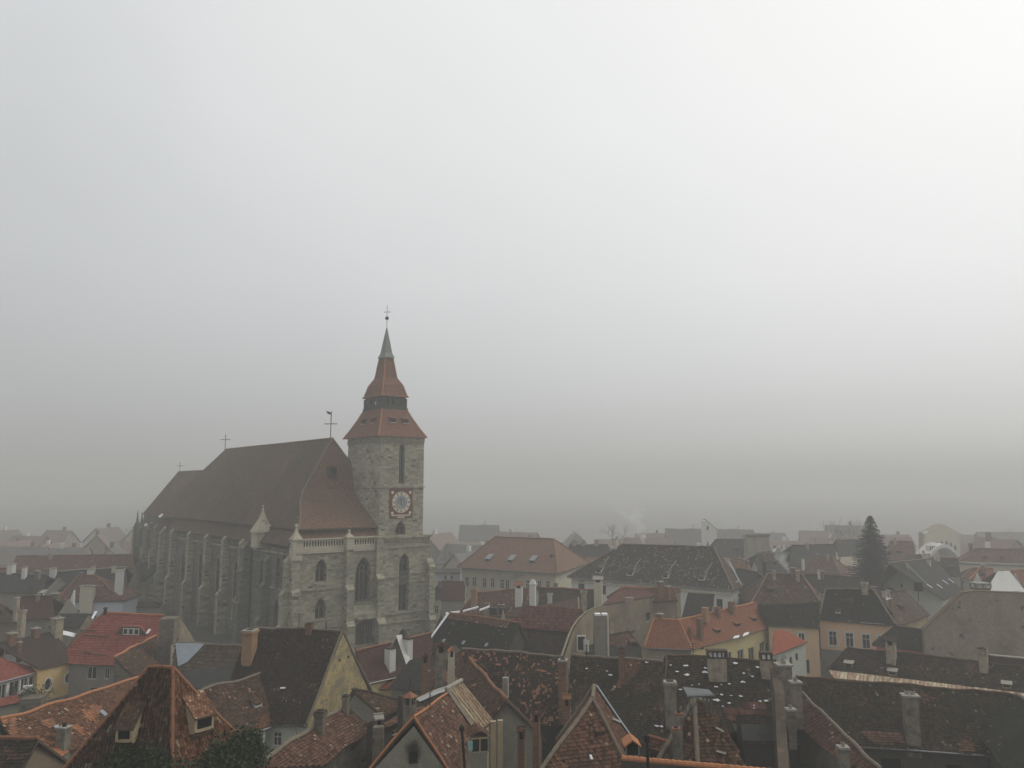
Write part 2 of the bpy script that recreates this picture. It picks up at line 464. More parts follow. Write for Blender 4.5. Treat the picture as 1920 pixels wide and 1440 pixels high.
M['striped_brown'] = tile_mat('brown_interlocking_tiles', (.07, .05, .035), (.11, .08, .055), (.16, .115, .08), w=.28, h=.55, moss=(.03, .03, .02), moss_amt=.3, spot_amt=.0, gap=.75)
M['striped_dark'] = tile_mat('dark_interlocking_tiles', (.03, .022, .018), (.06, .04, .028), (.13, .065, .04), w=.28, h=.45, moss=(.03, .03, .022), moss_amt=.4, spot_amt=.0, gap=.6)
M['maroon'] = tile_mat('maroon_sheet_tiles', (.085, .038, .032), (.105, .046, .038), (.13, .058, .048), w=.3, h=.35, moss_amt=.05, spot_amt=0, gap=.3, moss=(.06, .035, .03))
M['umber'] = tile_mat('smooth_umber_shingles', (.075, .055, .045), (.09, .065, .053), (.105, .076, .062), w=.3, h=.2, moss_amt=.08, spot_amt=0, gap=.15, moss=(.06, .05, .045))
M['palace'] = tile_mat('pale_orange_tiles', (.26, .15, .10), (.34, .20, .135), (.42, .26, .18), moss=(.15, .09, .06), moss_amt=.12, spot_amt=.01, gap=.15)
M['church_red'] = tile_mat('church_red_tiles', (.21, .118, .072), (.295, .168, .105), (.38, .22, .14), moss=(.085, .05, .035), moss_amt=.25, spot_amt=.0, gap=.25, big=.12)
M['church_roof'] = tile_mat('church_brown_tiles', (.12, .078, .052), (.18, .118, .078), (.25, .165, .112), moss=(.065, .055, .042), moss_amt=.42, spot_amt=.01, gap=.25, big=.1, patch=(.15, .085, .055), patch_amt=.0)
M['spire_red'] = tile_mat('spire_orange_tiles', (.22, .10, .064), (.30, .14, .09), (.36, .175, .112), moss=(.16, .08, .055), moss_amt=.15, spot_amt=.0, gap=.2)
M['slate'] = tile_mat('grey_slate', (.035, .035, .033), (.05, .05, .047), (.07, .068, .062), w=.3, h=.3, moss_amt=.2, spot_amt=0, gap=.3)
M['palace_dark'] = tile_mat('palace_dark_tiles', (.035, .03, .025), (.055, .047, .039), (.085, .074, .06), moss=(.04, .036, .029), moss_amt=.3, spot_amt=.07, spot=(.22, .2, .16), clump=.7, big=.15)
M['felt'] = plain_mat('roofing_felt', (.045, .045, .042), .8, var=.5, scale=.6)
# walls
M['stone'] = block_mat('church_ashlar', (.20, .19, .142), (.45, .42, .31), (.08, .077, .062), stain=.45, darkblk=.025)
M['stone_dark'] = block_mat('church_ashlar_weathered_shaded', (.10, .10, .084), (.19, .185, .15), (.045, .046, .04), stain=.6, darkblk=.03)  # weathering and the shade of flank and recesses, both put into the stone colour
M['stone_new'] = block_mat('church_restored_stone', (.43, .39, .295), (.52, .475, .365), (.25, .23, .175), stain=.2, darkblk=.02, w=1.2, h=.5)
M['brick'] = block_mat('old_brick', (.16, .085, .055), (.25, .14, .09), (.07, .055, .045), w=.28, h=.085, joint=(.22, .19, .15), stain=.45, jw=.12)
M['brick_pale'] = block_mat('pale_orange_brick', (.30, .17, .09), (.38, .23, .13), (.14, .10, .07), w=.28, h=.085, joint=(.3, .25, .18), stain=.35, jw=.12)
M['rubble'] = block_mat('rubble_stone_wall', (.12, .105, .08), (.22, .19, .145), (.05, .047, .038), w=.5, h=.24, stain=.6, jw=.14, joint=(.13, .115, .09))
M['plaster_grey'] = plaster_mat('grey_plaster', (.24, .225, .185), (.10, .095, .075), .45, .45)
M['plaster_green'] = plaster_mat('grey_green_plaster', (.27, .255, .205), (.11, .108, .08), .4, .4, peel=(.34, .29, .21), peel_amt=.15)
M['plaster_ochre'] = plaster_mat('ochre_gable_plaster', (.44, .345, .165), (.17, .14, .09), .6, .7, peel=(.20, .185, .145), peel_amt=.42, streak=.6, fine=3)
M['plaster_fire'] = plaster_mat('patchy_firewall_plaster', (.26, .215, .15), (.135, .125, .10), .55, .35, peel=(.33, .265, .18), peel_amt=.25, streak=.5)
M['plaster_beige'] = plaster_mat('weathered_beige_render', (.33, .285, .22), (.17, .148, .115), .45, .35, peel=(.12, .105, .085), peel_amt=.2, streak=.35, fine=3)
M['plaster_brown'] = plaster_mat('brown_render', (.19, .145, .105), (.10, .085, .065), .35, .4)
M['cream'] = plaster_mat('cream_paint', (.58, .53, .42), (.32, .29, .22), .25, .3, streak=.25)
M['cream_grey'] = plaster_mat('greyish_cream_paint', (.54, .50, .39), (.30, .28, .22), .3, .3, streak=.3)
M['yellow'] = plaster_mat('yellow_paint', (.66, .47, .22), (.38, .29, .16), .15, .3, streak=.2)
M['lemon'] = plaster_mat('pale_yellow_paint', (.80, .67, .35), (.48, .41, .23), .12, .3, streak=.15)
M['peach'] = plaster_mat('peach_paint', (.70, .50, .32), (.42, .31, .21), .22, .3, streak=.25)
M['white'] = plaster_mat('white_paint', (.70, .69, .65), (.42, .41, .38), .2, .4, streak=.25)
M['whitish_green'] = plaster_mat('pale_green_white_paint', (.50, .52, .45), (.3, .31, .27), .25, .4, streak=.3)
M['bluewhite'] = plaster_mat('bluish_white_paint', (.50, .54, .60), (.33, .36, .4), .2, .4, streak=.2)
M['grey_wall'] = plaster_mat('grey_house_paint', (.27, .245, .215), (.16, .145, .125), .25, .35)
M['pinkred'] = plaster_mat('salmon_paint', (.55, .19, .145), (.34, .14, .11), .2, .4)
M['dark_wall'] = plaster_mat('dark_sooty_wall', (.075, .07, .055), (.035, .033, .028), .4, .5)
# details
M['mortar'] = plaster_mat('ridge_mortar', (.20, .165, .125), (.11, .09, .07), .4, 1.5, fine=14)
M['ridge_clay'] = plaster_mat('clay_ridge_tiles', (.26, .125, .075), (.10, .06, .042), .35, 2.0, fine=14)
M['ridge_orange'] = plaster_mat('orange_ridge_tiles', (.42, .185, .09), (.2, .095, .055), .3, 2.0, fine=14)
M['ridge_dark'] = plaster_mat('dark_ridge_tiles', (.075, .055, .04), (.035, .03, .024), .4, 2.0, fine=14)
M['ridge_umber'] = plaster_mat('umber_ridge_tiles', (.12, .075, .05), (.05, .038, .028), .4, 2.0, fine=14)
M['conc'] = plaster_mat('concrete_cap', (.33, .31, .265), (.15, .14, .12), .3, 1.5)
M['zinc'] = plain_mat('zinc_sheet', (.25, .265, .27), .45, .5, .3, 1.5)
M['tinblue'] = plain_mat('pale_blue_sheet_metal', (.26, .30, .33), .5, .2, .35, 1.2)
M['copper'] = plain_mat('dull_green_copper', (.17, .185, .165), .6, .2, .35, 1.0)
M['iron'] = plain_mat('dark_iron', (.03, .028, .026), .6, .6, .3, 3)
M['glass'] = plain_mat('dark_window_glass', (.022, .024, .026), .12, 0, .3, .7, spec=.5)
M['void'] = plain_mat('dark_opening', (.006, .006, .006), .9, 0, .2)
M['frame'] = plain_mat('white_window_frame', (.62, .61, .57), .55, 0, .2, 4)
M['frame_old'] = plain_mat('old_wood_frame', (.22, .19, .14), .7, 0, .4, 4)
M['wood'] = plain_mat('dark_wood', (.085, .06, .04), .8, 0, .5, 4)
M['wood_pale'] = plain_mat('pale_weathered_wood', (.38, .30, .19), .8, 0, .4, 4)
M['snow'] = plain_mat('old_snow', (.78, .79, .81), .8, 0, .12, 4)
M['teal'] = plain_mat('turquoise_board', (.22, .45, .42), .7, 0, .3, 4)
M['gallery'] = plain_mat('dark_green_timber', (.045, .05, .042), .8, 0, .4, 2)
M['blue_pvc'] = plain_mat('blue_plastic', (.08, .14, .26), .5, 0, .2, 4)
M['clock_red'] = plaster_mat('clock_board_red', (.16, .062, .05), (.12, .05, .042), .3, 1.0)
M['clock_cream'] = plain_mat('clock_cream', (.66, .58, .44), .7, 0, .15, 2)
M['clock_blue'] = plain_mat('clock_blue', (.22, .245, .30), .7, 0, .3, 2)
M['clock_gold'] = plain_mat('clock_gold', (.60, .48, .18), .5, .3, .2, 2)
M['chim'] = plaster_mat('sooty_chimney_plaster', (.235, .21, .17), (.075, .07, .058), .6, 1.5, peel=(.20, .105, .07), peel_amt=.28, streak=.6, fine=9)
M['chim_beige'] = plaster_mat('worn_chimney_render', (.37, .32, .24), (.12, .105, .085), .5, 1.4, peel=(.22, .12, .08), peel_amt=.25, streak=.5, fine=9)
M['wall_brown_dark'] = plaster_mat('dark_brown_render', (.105, .08, .06), (.05, .043, .035), .5, .8, peel=(.16, .10, .07), peel_amt=.25)
M['far_red'] = tile_mat('haze_paled_red_tiles', (.33, .24, .21), (.38, .27, .235), (.42, .31, .27), moss_amt=0, spot_amt=0, gap=.1)  # far roof colours paled toward the fog, haze painted into them
M['far_grey'] = tile_mat('haze_paled_grey_tiles', (.25, .245, .235), (.29, .28, .27), (.33, .32, .305), moss_amt=0, spot_amt=0, gap=.1)
M['far_brown'] = tile_mat('haze_paled_brown_tiles', (.28, .245, .215), (.32, .28, .245), (.36, .315, .275), moss_amt=0, spot_amt=0, gap=.1)
M['lead_glass'] = plain_mat('dull_leaded_glass', (.012, .013, .014), .5, 0, .3, .7, spec=.2)
M['old_zinc'] = plain_mat('old_dull_zinc', (.13, .14, .142), .6, .3, .35, 1.5)
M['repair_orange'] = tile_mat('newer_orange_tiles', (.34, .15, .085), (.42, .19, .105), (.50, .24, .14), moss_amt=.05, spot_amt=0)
# ------------------------------------------------------------------ houses
TH = .2
def zero(v): return Vector((v.x, v.y, 0))
def sg3(p, k=1.0): return p + ZUP * (sag(p) * k)
class House: pass
DIAG = []; FLAT = []
def isect2(p, d, q, e):
    den = d.x * e.y - d.y * e.x
    if abs(den) < 1e-9: return None
    t = ((q.x - p.x) * e.y - (q.y - p.y) * e.x) / den
    return Vector((p.x + d.x * t, p.y + d.y * t, 0))
def strip(mb, p, q, th, m=0, sgk=1.0, step=1.6):
    n = max(1, int((q - p).length / step))
    pts = [sg3(p.lerp(q, i / n), sgk) for i in range(n + 1)]
    for i in range(n):
        a, b = pts[i], pts[i + 1]
        mb.face([a - ZUP * th, b - ZUP * th, b, a], m)
def ridge_tube(mb, p, q, r, m, sgk=1.0, up=.03):
    n = max(2, int((q - p).length / .38))
    path = []; rs = []
    for i in range(n + 1):
        a = p.lerp(q, i / n)
        path.append(a + ZUP * (sag(a) * sgk + up + .07)); rs.append(r * (1.0 + .16 * ((i % 2) - .5)) * rnd.uniform(.95, 1.05))
    mb.tube(path, rs, 6, m)
def wall_face(mb, A, t, outer, holes, n_in, depth, m=0):
    """outer / holes: 2-D (along t, z) polygons relative to A; n_in points into the wall"""
    def P(q, d=0.0): return A + t * q[0] + ZUP * q[1] + n_in * d
    polys = [[Vector((q[0], q[1], 0)) for q in outer]] + [[Vector((q[0], q[1], 0)) for q in hh] for hh in holes]
    flat = [q for pl in polys for q in pl]
    if holes:
        for tri in tessellate_polygon(polys):
            mb.face([P(flat[i]) for i in tri], m, [(flat[i].x + A.x + A.y, flat[i].y + A.z) for i in tri])
    else:
        mb.face([P(q) for q in outer], m, [(q[0] + A.x + A.y, q[1] + A.z) for q in outer])
    for hh in holes:
        k = len(hh)
        for i in range(k):
            a, b = hh[i], hh[(i + 1) % k]
            mb.face([P(a), P(b), P(b, depth), P(a, depth)], m)
def shape(kind, cu, cz, w, h):
    if kind == 'round': return [(cu + w / 2 * math.cos(i * math.pi / 8), cz + h / 2 * math.sin(i * math.pi / 8)) for i in range(16)]
    if kind == 'seg':     # segment-headed
        pts = [(cu - w / 2, cz - h / 2), (cu + w / 2, cz - h / 2)]
        for i in range(7):
            a = i / 6; pts.append((cu + w / 2 - w * a, cz + h / 2 - w * .18 + w * .18 * math.sin(math.pi * a)))
        return pts
    if kind == 'arch':    # round head
        pts = [(cu - w / 2, cz - h / 2), (cu + w / 2, cz - h / 2)]
        for i in range(9):
            a = math.pi * i / 8; pts.append((cu + w / 2 * math.cos(a), cz + h / 2 - w / 2 + w / 2 * math.sin(a)))
        return pts
    if kind == 'point':   # pointed gothic head
        pts = [(cu - w / 2, cz - h / 2), (cu + w / 2, cz - h / 2)]
        s = cz + h / 2 - w * .87
        for i in range(7):
            a = math.radians(60) * i / 6; pts.append((cu - w / 2 + w * math.cos(a), s + w * math.sin(a)))
        for i in range(1, 7):
            a = math.radians(120) + math.radians(60) * i / 6; pts.append((cu + w / 2 + w * math.cos(a), s + w * math.sin(a)))
        return pts
    return [(cu - w / 2, cz - h / 2), (cu + w / 2, cz - h / 2), (cu + w / 2, cz + h / 2), (cu - w / 2, cz + h / 2)]
def window_part(root, A, t, n_in, cu, cz, w, h, style, depth, kind='rect', fm=None, name='window'):
    """frame in the reveal (part) and its pane (sub-part)"""
    def P(u, z, d): return A + t * u + ZUP * z + n_in * d
    fmat = fm or (M['frame_old'] if 'o' in style else M['frame'])
    if 'v' in style:
        mb = MB(); mb.face([P(q[0], q[1], depth - .02) for q in shape(kind, cu, cz, w * 1.02, h * 1.02)])
        return mb.build('opening', M['void'], root)
    mb = MB(); f = min(.085, w * .16); d0, d1 = depth * .45, depth * .45 + .06
    def bar(u0, u1, z0, z1):
        mb.box(P((u0 + u1) / 2, (z0 + z1) / 2, (d0 + d1) / 2), t * ((u1 - u0) / 2), ZUP * ((z1 - z0) / 2), n_in * ((d1 - d0) / 2))
    if kind == 'rect':
        bar(cu - w / 2, cu - w / 2 + f, cz - h / 2, cz + h / 2); bar(cu + w / 2 - f, cu + w / 2, cz - h / 2, cz + h / 2)
        bar(cu - w / 2 + f, cu + w / 2 - f, cz - h / 2, cz - h / 2 + f); bar(cu - w / 2 + f, cu + w / 2 - f, cz + h / 2 - f, cz + h / 2)
        if 'x' in style or 'p' in style: bar(cu - f * .4, cu + f * .4, cz - h / 2 + f, cz + h / 2 - f)
        if 'x' in style:
            zt = cz + h * .16; bar(cu - w / 2 + f, cu - f * .4, zt - f * .35, zt + f * .35); bar(cu + f * .4, cu + w / 2 - f, zt - f * .35, zt + f * .35)
    else:
        o_ = shape(kind, cu, cz, w, h); i_ = shape(kind, cu, cz, w * .82, h - w * .18)
        for i in range(len(o_)):
            j = (i + 1) % len(o_)
            mb.face([P(*o_[i], d0), P(*o_[j], d0), P(*i_[j], d0), P(*i_[i], d0)]); mb.face([P(*i_[i], d0), P(*i_[j], d0), P(*i_[j], d1), P(*i_[i], d1)])
        if 'p' in style: bar(cu - f * .4, cu + f * .4, cz - h / 2, cz + h * .4)
    if kind == 'round':
        oo = [(cu + (w / 2 + .15) * math.cos(i * math.pi / 8), cz + (h / 2 + .15) * math.sin(i * math.pi / 8)) for i in range(16)]; ii = shape('round', cu, cz, w, h)
        for i in range(16):
            j = (i + 1) % 16
            mb.face([P(*ii[i], -.06), P(*ii[j], -.06), P(*oo[j], -.06), P(*oo[i], -.06)]); mb.face([P(*oo[i], -.06), P(*oo[j], -.06), P(*oo[j], 0), P(*oo[i], 0)]); mb.face([P(*ii[i], -.06), P(*ii[j], -.06), P(*ii[j], .1), P(*ii[i], .1)])
    if 's' in style:      # moulded surround on the wall face
        sw = .16
        for (u0, u1, z0, z1) in ((cu - w/2 - sw, cu - w/2, cz - h/2 - sw, cz + h/2), (cu + w/2, cu + w/2 + sw, cz - h/2 - sw, cz + h/2), (cu - w/2 - sw - .08, cu + w/2 + sw + .08, cz + h/2, cz + h/2 + sw + .05), (cu - w/2, cu + w/2, cz - h/2 - sw, cz - h/2)):
            mb.box(P((u0 + u1) / 2, (z0 + z1) / 2, -.03), t * ((u1 - u0) / 2), ZUP * ((z1 - z0) / 2), n_in * .04)
    wo = mb.build(name, fmat, root)
    pb = MB(); pb.face([P(q[0], q[1], d1 + .015) for q in shape(kind, cu, cz, w * 1.0, h * 1.0)])
    pb.build('pane', M['glass'], wo)
    return wo
def house(label, R1, R2, E1, E2, ze, pitch=45, roof='dark', wall='plaster_grey', B1=None, B2=None, hip=(0, 0), wins=(), mono=False, ov=.35, zr=None,
          ridge='mortar', tiles=None, name='house', cat='house', group=None, root=None, base=0.0, rr=.14, verge=None, sgk=1.0, gutter=False, ze2=None, band=None, gwall=None, hmat=None):
    H = House()
    e1 = atz(*E1, ze); e2 = atz(*E2, ze if ze2 is None else ze2)
    def slope_of(z):
        a, b = atz(*R1, z), atz(*R2, z); mid = (a + b) / 2
        d = e2 - e1; d.z = 0; d.normalize(); n = Vector((-d.y, d.x, 0))
        return abs((mid - e1).dot(n)), mid
    if zr is None:
        best = None
        for i in range(30, 1100):
            z = ze + i * .012
            if z > CAM_H - .4: break
            run, mid = slope_of(z)
            # the ridge must lie behind the eave as seen from the camera
            d = e2 - e1; d.z = 0; d.normalize(); n = Vector((-d.y, d.x, 0))
            if n.dot(zero(e1)) < 0: n = -n
            if (mid - e1).dot(n) < .4: continue
            p = math.degrees(math.atan2(z - ze, run))
            if best is None or abs(p - pitch) < best[0]: best = (abs(p - pitch), z, p)
        zr = best[1]
    r1, r2 = atz(*R1, zr), atz(*R2, zr)
    run, _ = slope_of(zr)
    pl0 = plane3(e1, e2, (r1 + r2) / 2); q1, q2 = onpl(*R1, pl0), onpl(*R2, pl0)      # keep the visible slope flat: old ridges are seldom level
    FLAT.append((label[:30], round(q1.z - zr, 2), round(q2.z - zr, 2)))
    if max(abs(q1.z - zr), abs(q2.z - zr)) < 1.6: r1, r2 = q1, q2
    DIAG.append((label[:46], round(zr, 1), round(math.degrees(math.atan2(zr - ze, run))), 'run', round(run, 1), 'L', round((r2 - r1).length, 1), round((e2 - e1).length, 1), 'D', round(e1.y), round(e2.y), round(r1.y), round(r2.y)))
    ax = zero(r2 - r1)
    if ax.length < .3: ax = zero(e2 - e1)
    ax.normalize(); pp = Vector((-ax.y, ax.x, 0))
    def refl(e, r):
        d = e - r; return e - pp * (2 * zero(d).dot(pp))
    if mono: b1, b2 = r1.copy(), r2.copy()
    else:
        b1 = atz(*B1, ze) if B1 else refl(e1, r1); b2 = atz(*B2, ze) if B2 else refl(e2, r2)
    H.e1, H.e2, H.r1, H.r2, H.b1, H.b2, H.ax, H.pp, H.zr, H.ze = e1, e2, r1, r2, b1, b2, ax, pp, zr, ze
    H.near = plane3(e1, e2, (r1 + r2) / 2)
    nw = (e2 - e1).cross(r2 - e1) + (r2 - e1).cross(r1 - e1); nw.normalize(); nw = nw if nw.z > 0 else -nw
    H.near = ((e1 + e2 + r1 + r2) / 4, nw)
    H.far = plane3(b1, b2, (r1 + r2) / 2) if not mono else H.near
    H.hip1 = plane3(e1, b1, r1) if not mono else H.near
    H.hip2 = plane3(e2, b2, r2) if not mono else H.near
    cen = (e1 + e2 + b1 + b2) / 4
    new = root is None
    if new: root = thing(name, (cen.x, cen.y, base), label, cat, group)
    H.root = root
    # --- roof
    mb = MB()
    mats = [M[roof], M['mortar'] if ridge is None else M[ridge if ridge in M else 'ridge_' + ridge], M['wood'], M[hmat or roof]]
    hm = 3 if hmat else 0
    if tiles is None and min(e1.y, e2.y) < 120 and M[roof].name in MT and roof not in ('umber', 'maroon', 'slate'): tiles = (*MT[M[roof].name], False)
    elif tiles and not tiles[2]: tiles = (*MT[M[roof].name], False)
    if tiles:
        w_, h_, pan = tiles
        mb.patch(e1, e2, r2, r1, 0, sg=sgk, rise=-.02)
        mb.tiles([e1, e2, r2, r1], w_, h_, 0, pan, sgk, .004, .02, H.near)
        if hip[0]: mb.patch(b1, e1, r1, r1, hm, sg=sgk, rise=-.02); mb.tiles([b1, e1, r1], w_, h_, hm, pan, sgk, .004)
        if hip[1]: mb.patch(e2, b2, r2, r2, hm, sg=sgk, rise=-.02); mb.tiles([e2, b2, r2], w_, h_, hm, pan, sgk, .004)
    else:
        mb.patch(e1, e2, r2, r1, 0, sg=sgk)
        if hip[0]: mb.patch(b1, e1, r1, r1, hm, sg=sgk)
        if hip[1]: mb.patch(e2, b2, r2, r2, hm, sg=sgk)
    if not mono: mb.patch(b2, b1, r1, r2, 0, sg=sgk)
    loop = [(e1, e2)]
    loop += [(b1, e1)] if hip[0] else [(e1, r1), (r1, b1)]
    loop += [(e2, b2)] if hip[1] else [(e2, r2), (r2, b2)]
    if not mono: loop += [(b2, b1)]
    else: loop += [(r1, r2)]
    for a, b in loop:
        if (a - b).length > .1: strip(mb, a, b, TH, 2, sgk)
    dn = ZUP * -TH
    mb.face([r1 + dn, r2 + dn, e2 + dn, e1 + dn], 2)
    if not mono: mb.face([b1 + dn, b2 + dn, r2 + dn, r1 + dn], 2)
    if hip[0]: mb.face([e1 + dn, b1 + dn, r1 + dn], 2)
    if hip[1]: mb.face([b2 + dn, e2 + dn, r2 + dn], 2)
    if ridge:
        ridge_tube(mb, r1, r2, rr, 1, sgk)
        if hip[0]: ridge_tube(mb, e1, r1, rr, 1, sgk); ridge_tube(mb, b1, r1, rr, 1, sgk)
        if hip[1]: ridge_tube(mb, e2, r2, rr, 1, sgk); ridge_tube(mb, b2, r2, rr, 1, sgk)
        if verge:
            if not hip[0] and '1' in verge: ridge_tube(mb, e1, r1, rr, 1, sgk); (not mono) and ridge_tube(mb, b1, r1, rr, 1, sgk)
            if not hip[1] and '2' in verge: ridge_tube(mb, e2, r2, rr, 1, sgk); (not mono) and ridge_tube(mb, b2, r2, rr, 1, sgk)
    H.roof = mb.build('roof', mats, root)
    if gutter:
        g = MB(); o_ = zero(e1 - r1); o_ -= ax * o_.dot(ax); o_.normalize()
        g.tube([sg3(e1, sgk) + o_ * .07 - ZUP * .08, sg3((e1 + e2) / 2, sgk) + o_ * .07 - ZUP * .09, sg3(e2, sgk) + o_ * .07 - ZUP * .08], .075, 6); g.build('gutter', M['zinc'], root)
    # --- walls
    C4 = [zero(e1), zero(e2), zero(b2), zero(b1)]
    gi = .12
    offs = [ov, ov if hip[1] else gi, (.03 if mono else ov), ov if hip[0] else gi]
    cz_ = sum(C4, Vector((0, 0, 0))) / 4
    lines = []
    for i in range(4):
        p, q = C4[i], C4[(i + 1) % 4]; d = q - p
        if d.length < 1e-6: d = pp.copy()
        d.normalize(); n = Vector((-d.y, d.x, 0))
        if n.dot(cz_ - p) < 0: n = -n
        lines.append((p + n * offs[i], d, n))
    W = []
    for i in range(4):
        a, b = lines[i - 1], lines[i]
        x = isect2(a[0], a[1], b[0], b[1]); W.append(x if x is not None else C4[i])
    w1, w2, v2, v1 = W
    def zat(p, pl): return pl[0].z - ((p.x - pl[0].x) * pl[1].x + (p.y - pl[0].y) * pl[1].y) / pl[1].z
    drop = TH + .03
    t1, t2 = zat(w1, H.near) - drop, zat(w2, H.near) - drop
    u1, u2 = (zat(v1, H.near) - drop, zat(v2, H.near) - drop) if mono else (zat(v1, H.far) - drop, zat(v2, H.far) - drop)
    if not mono: lim = ze + (zr - ze) * .3; t1, t2, u1, u2 = min(t1, lim), min(t2, lim), min(u1, lim), min(u2, lim)
    a1 = r1 + lines[3][2] * gi; a2 = r2 + lines[1][2] * gi
    sides = {}
    def side(key, A, B, za, zb, apex=None):
        A = Vector((A.x, A.y, base)); B = Vector((B.x, B.y, base)); L = (B - A).length
        if L < .05: return
        t = (B - A) / L; n = Vector((-t.y, t.x, 0))
        if n.dot(Vector((cz_.x, cz_.y, base)) - A) < 0: n = -n
        outer = [(0, 0), (L, 0), (L, zb - base)]
        if apex is not None: outer.append(((zero(apex) - zero(A)).dot(t), apex.z - drop - base))
        outer.append((0, za - base))
        sides[key] = (A, t, n, outer, L)
    side('front', w1, w2, t1, t2)
    side('end2', w2, v2, t2, u2, None if (hip[1] or mono) else a2)
    side('back', v2, v1, u2, u1)
    side('end1', v1, w1, u1, t1, None if (hip[0] or mono) else a1)
    H.sides = sides
    if e1.y > 128 and new and pitch > 25 and 'palace' not in label and 'stepped' not in label: AUTO.append(H)
    wm = MB(); todo = []
    for key, (A, t, n, outer, L) in sides.items():
        holes = []
        for wn in wins:
            if wn[0] != key: continue
            _, cx, cy, pw, ph, st = wn[:6]
            pl = (A, n)
            c = onpl(cx, cy, pl); l = onpl(cx - pw / 2, cy, pl); r = onpl(cx + pw / 2, cy, pl); tp = onpl(cx, cy - ph / 2, pl); bt = onpl(cx, cy + ph / 2, pl)
            w_ = abs((r - l).dot(t)); h_ = abs(tp.z - bt.z); cu = (c - A).dot(t); cz = (tp.z + bt.z) / 2 - base
            kind = 'round' if 'r' in st else 'arch' if 'a' in st else 'rect'
            if cu - w_ / 2 < .06 or cu + w_ / 2 > L - .06:
                cu = min(max(cu, w_ / 2 + .08), L - w_ / 2 - .08)
                if w_ > L - .2: continue
            if cz - h_ / 2 < .05: continue
            top = min(za for za in ((outer[2][1]), outer[-1][1])) if len(outer) == 4 else 99
            if cz + h_ / 2 > top - .05: cz = top - .08 - h_ / 2
            dp = .45 if 'v' in st else .2
            holes.append(shape(kind, cu, cz, w_, h_)); todo.append((A, t, n, cu, cz, w_, h_, st, dp, kind))
        wall_face(wm, A, t, outer, holes, n, .45 if any('v' in x[7] for x in todo if x[0] is A) else .22, 1 if (gwall and key.startswith('end')) else 0)
    H.wall = wm.build('wall', [M[wall], M[gwall or wall]], root)
    for a in todo: window_part(root, a[0], a[1], a[2], a[3], a[4], a[5], a[6], a[7], a[8], a[9])
    if band:      # plinth storey in another colour, proud of the wall
        zt, bmn = band
        bb = MB()
        for key in ('front', 'end1', 'end2'):
            if key in sides:
                A, t, n, outer, L = sides[key]
                bb.box(A + t * (L / 2) - n * .03 + ZUP * (zt / 2), t * (L / 2 + .03), n * .035, ZUP * (zt / 2))
        bb.build('plinth', M[bmn], root)
    return H
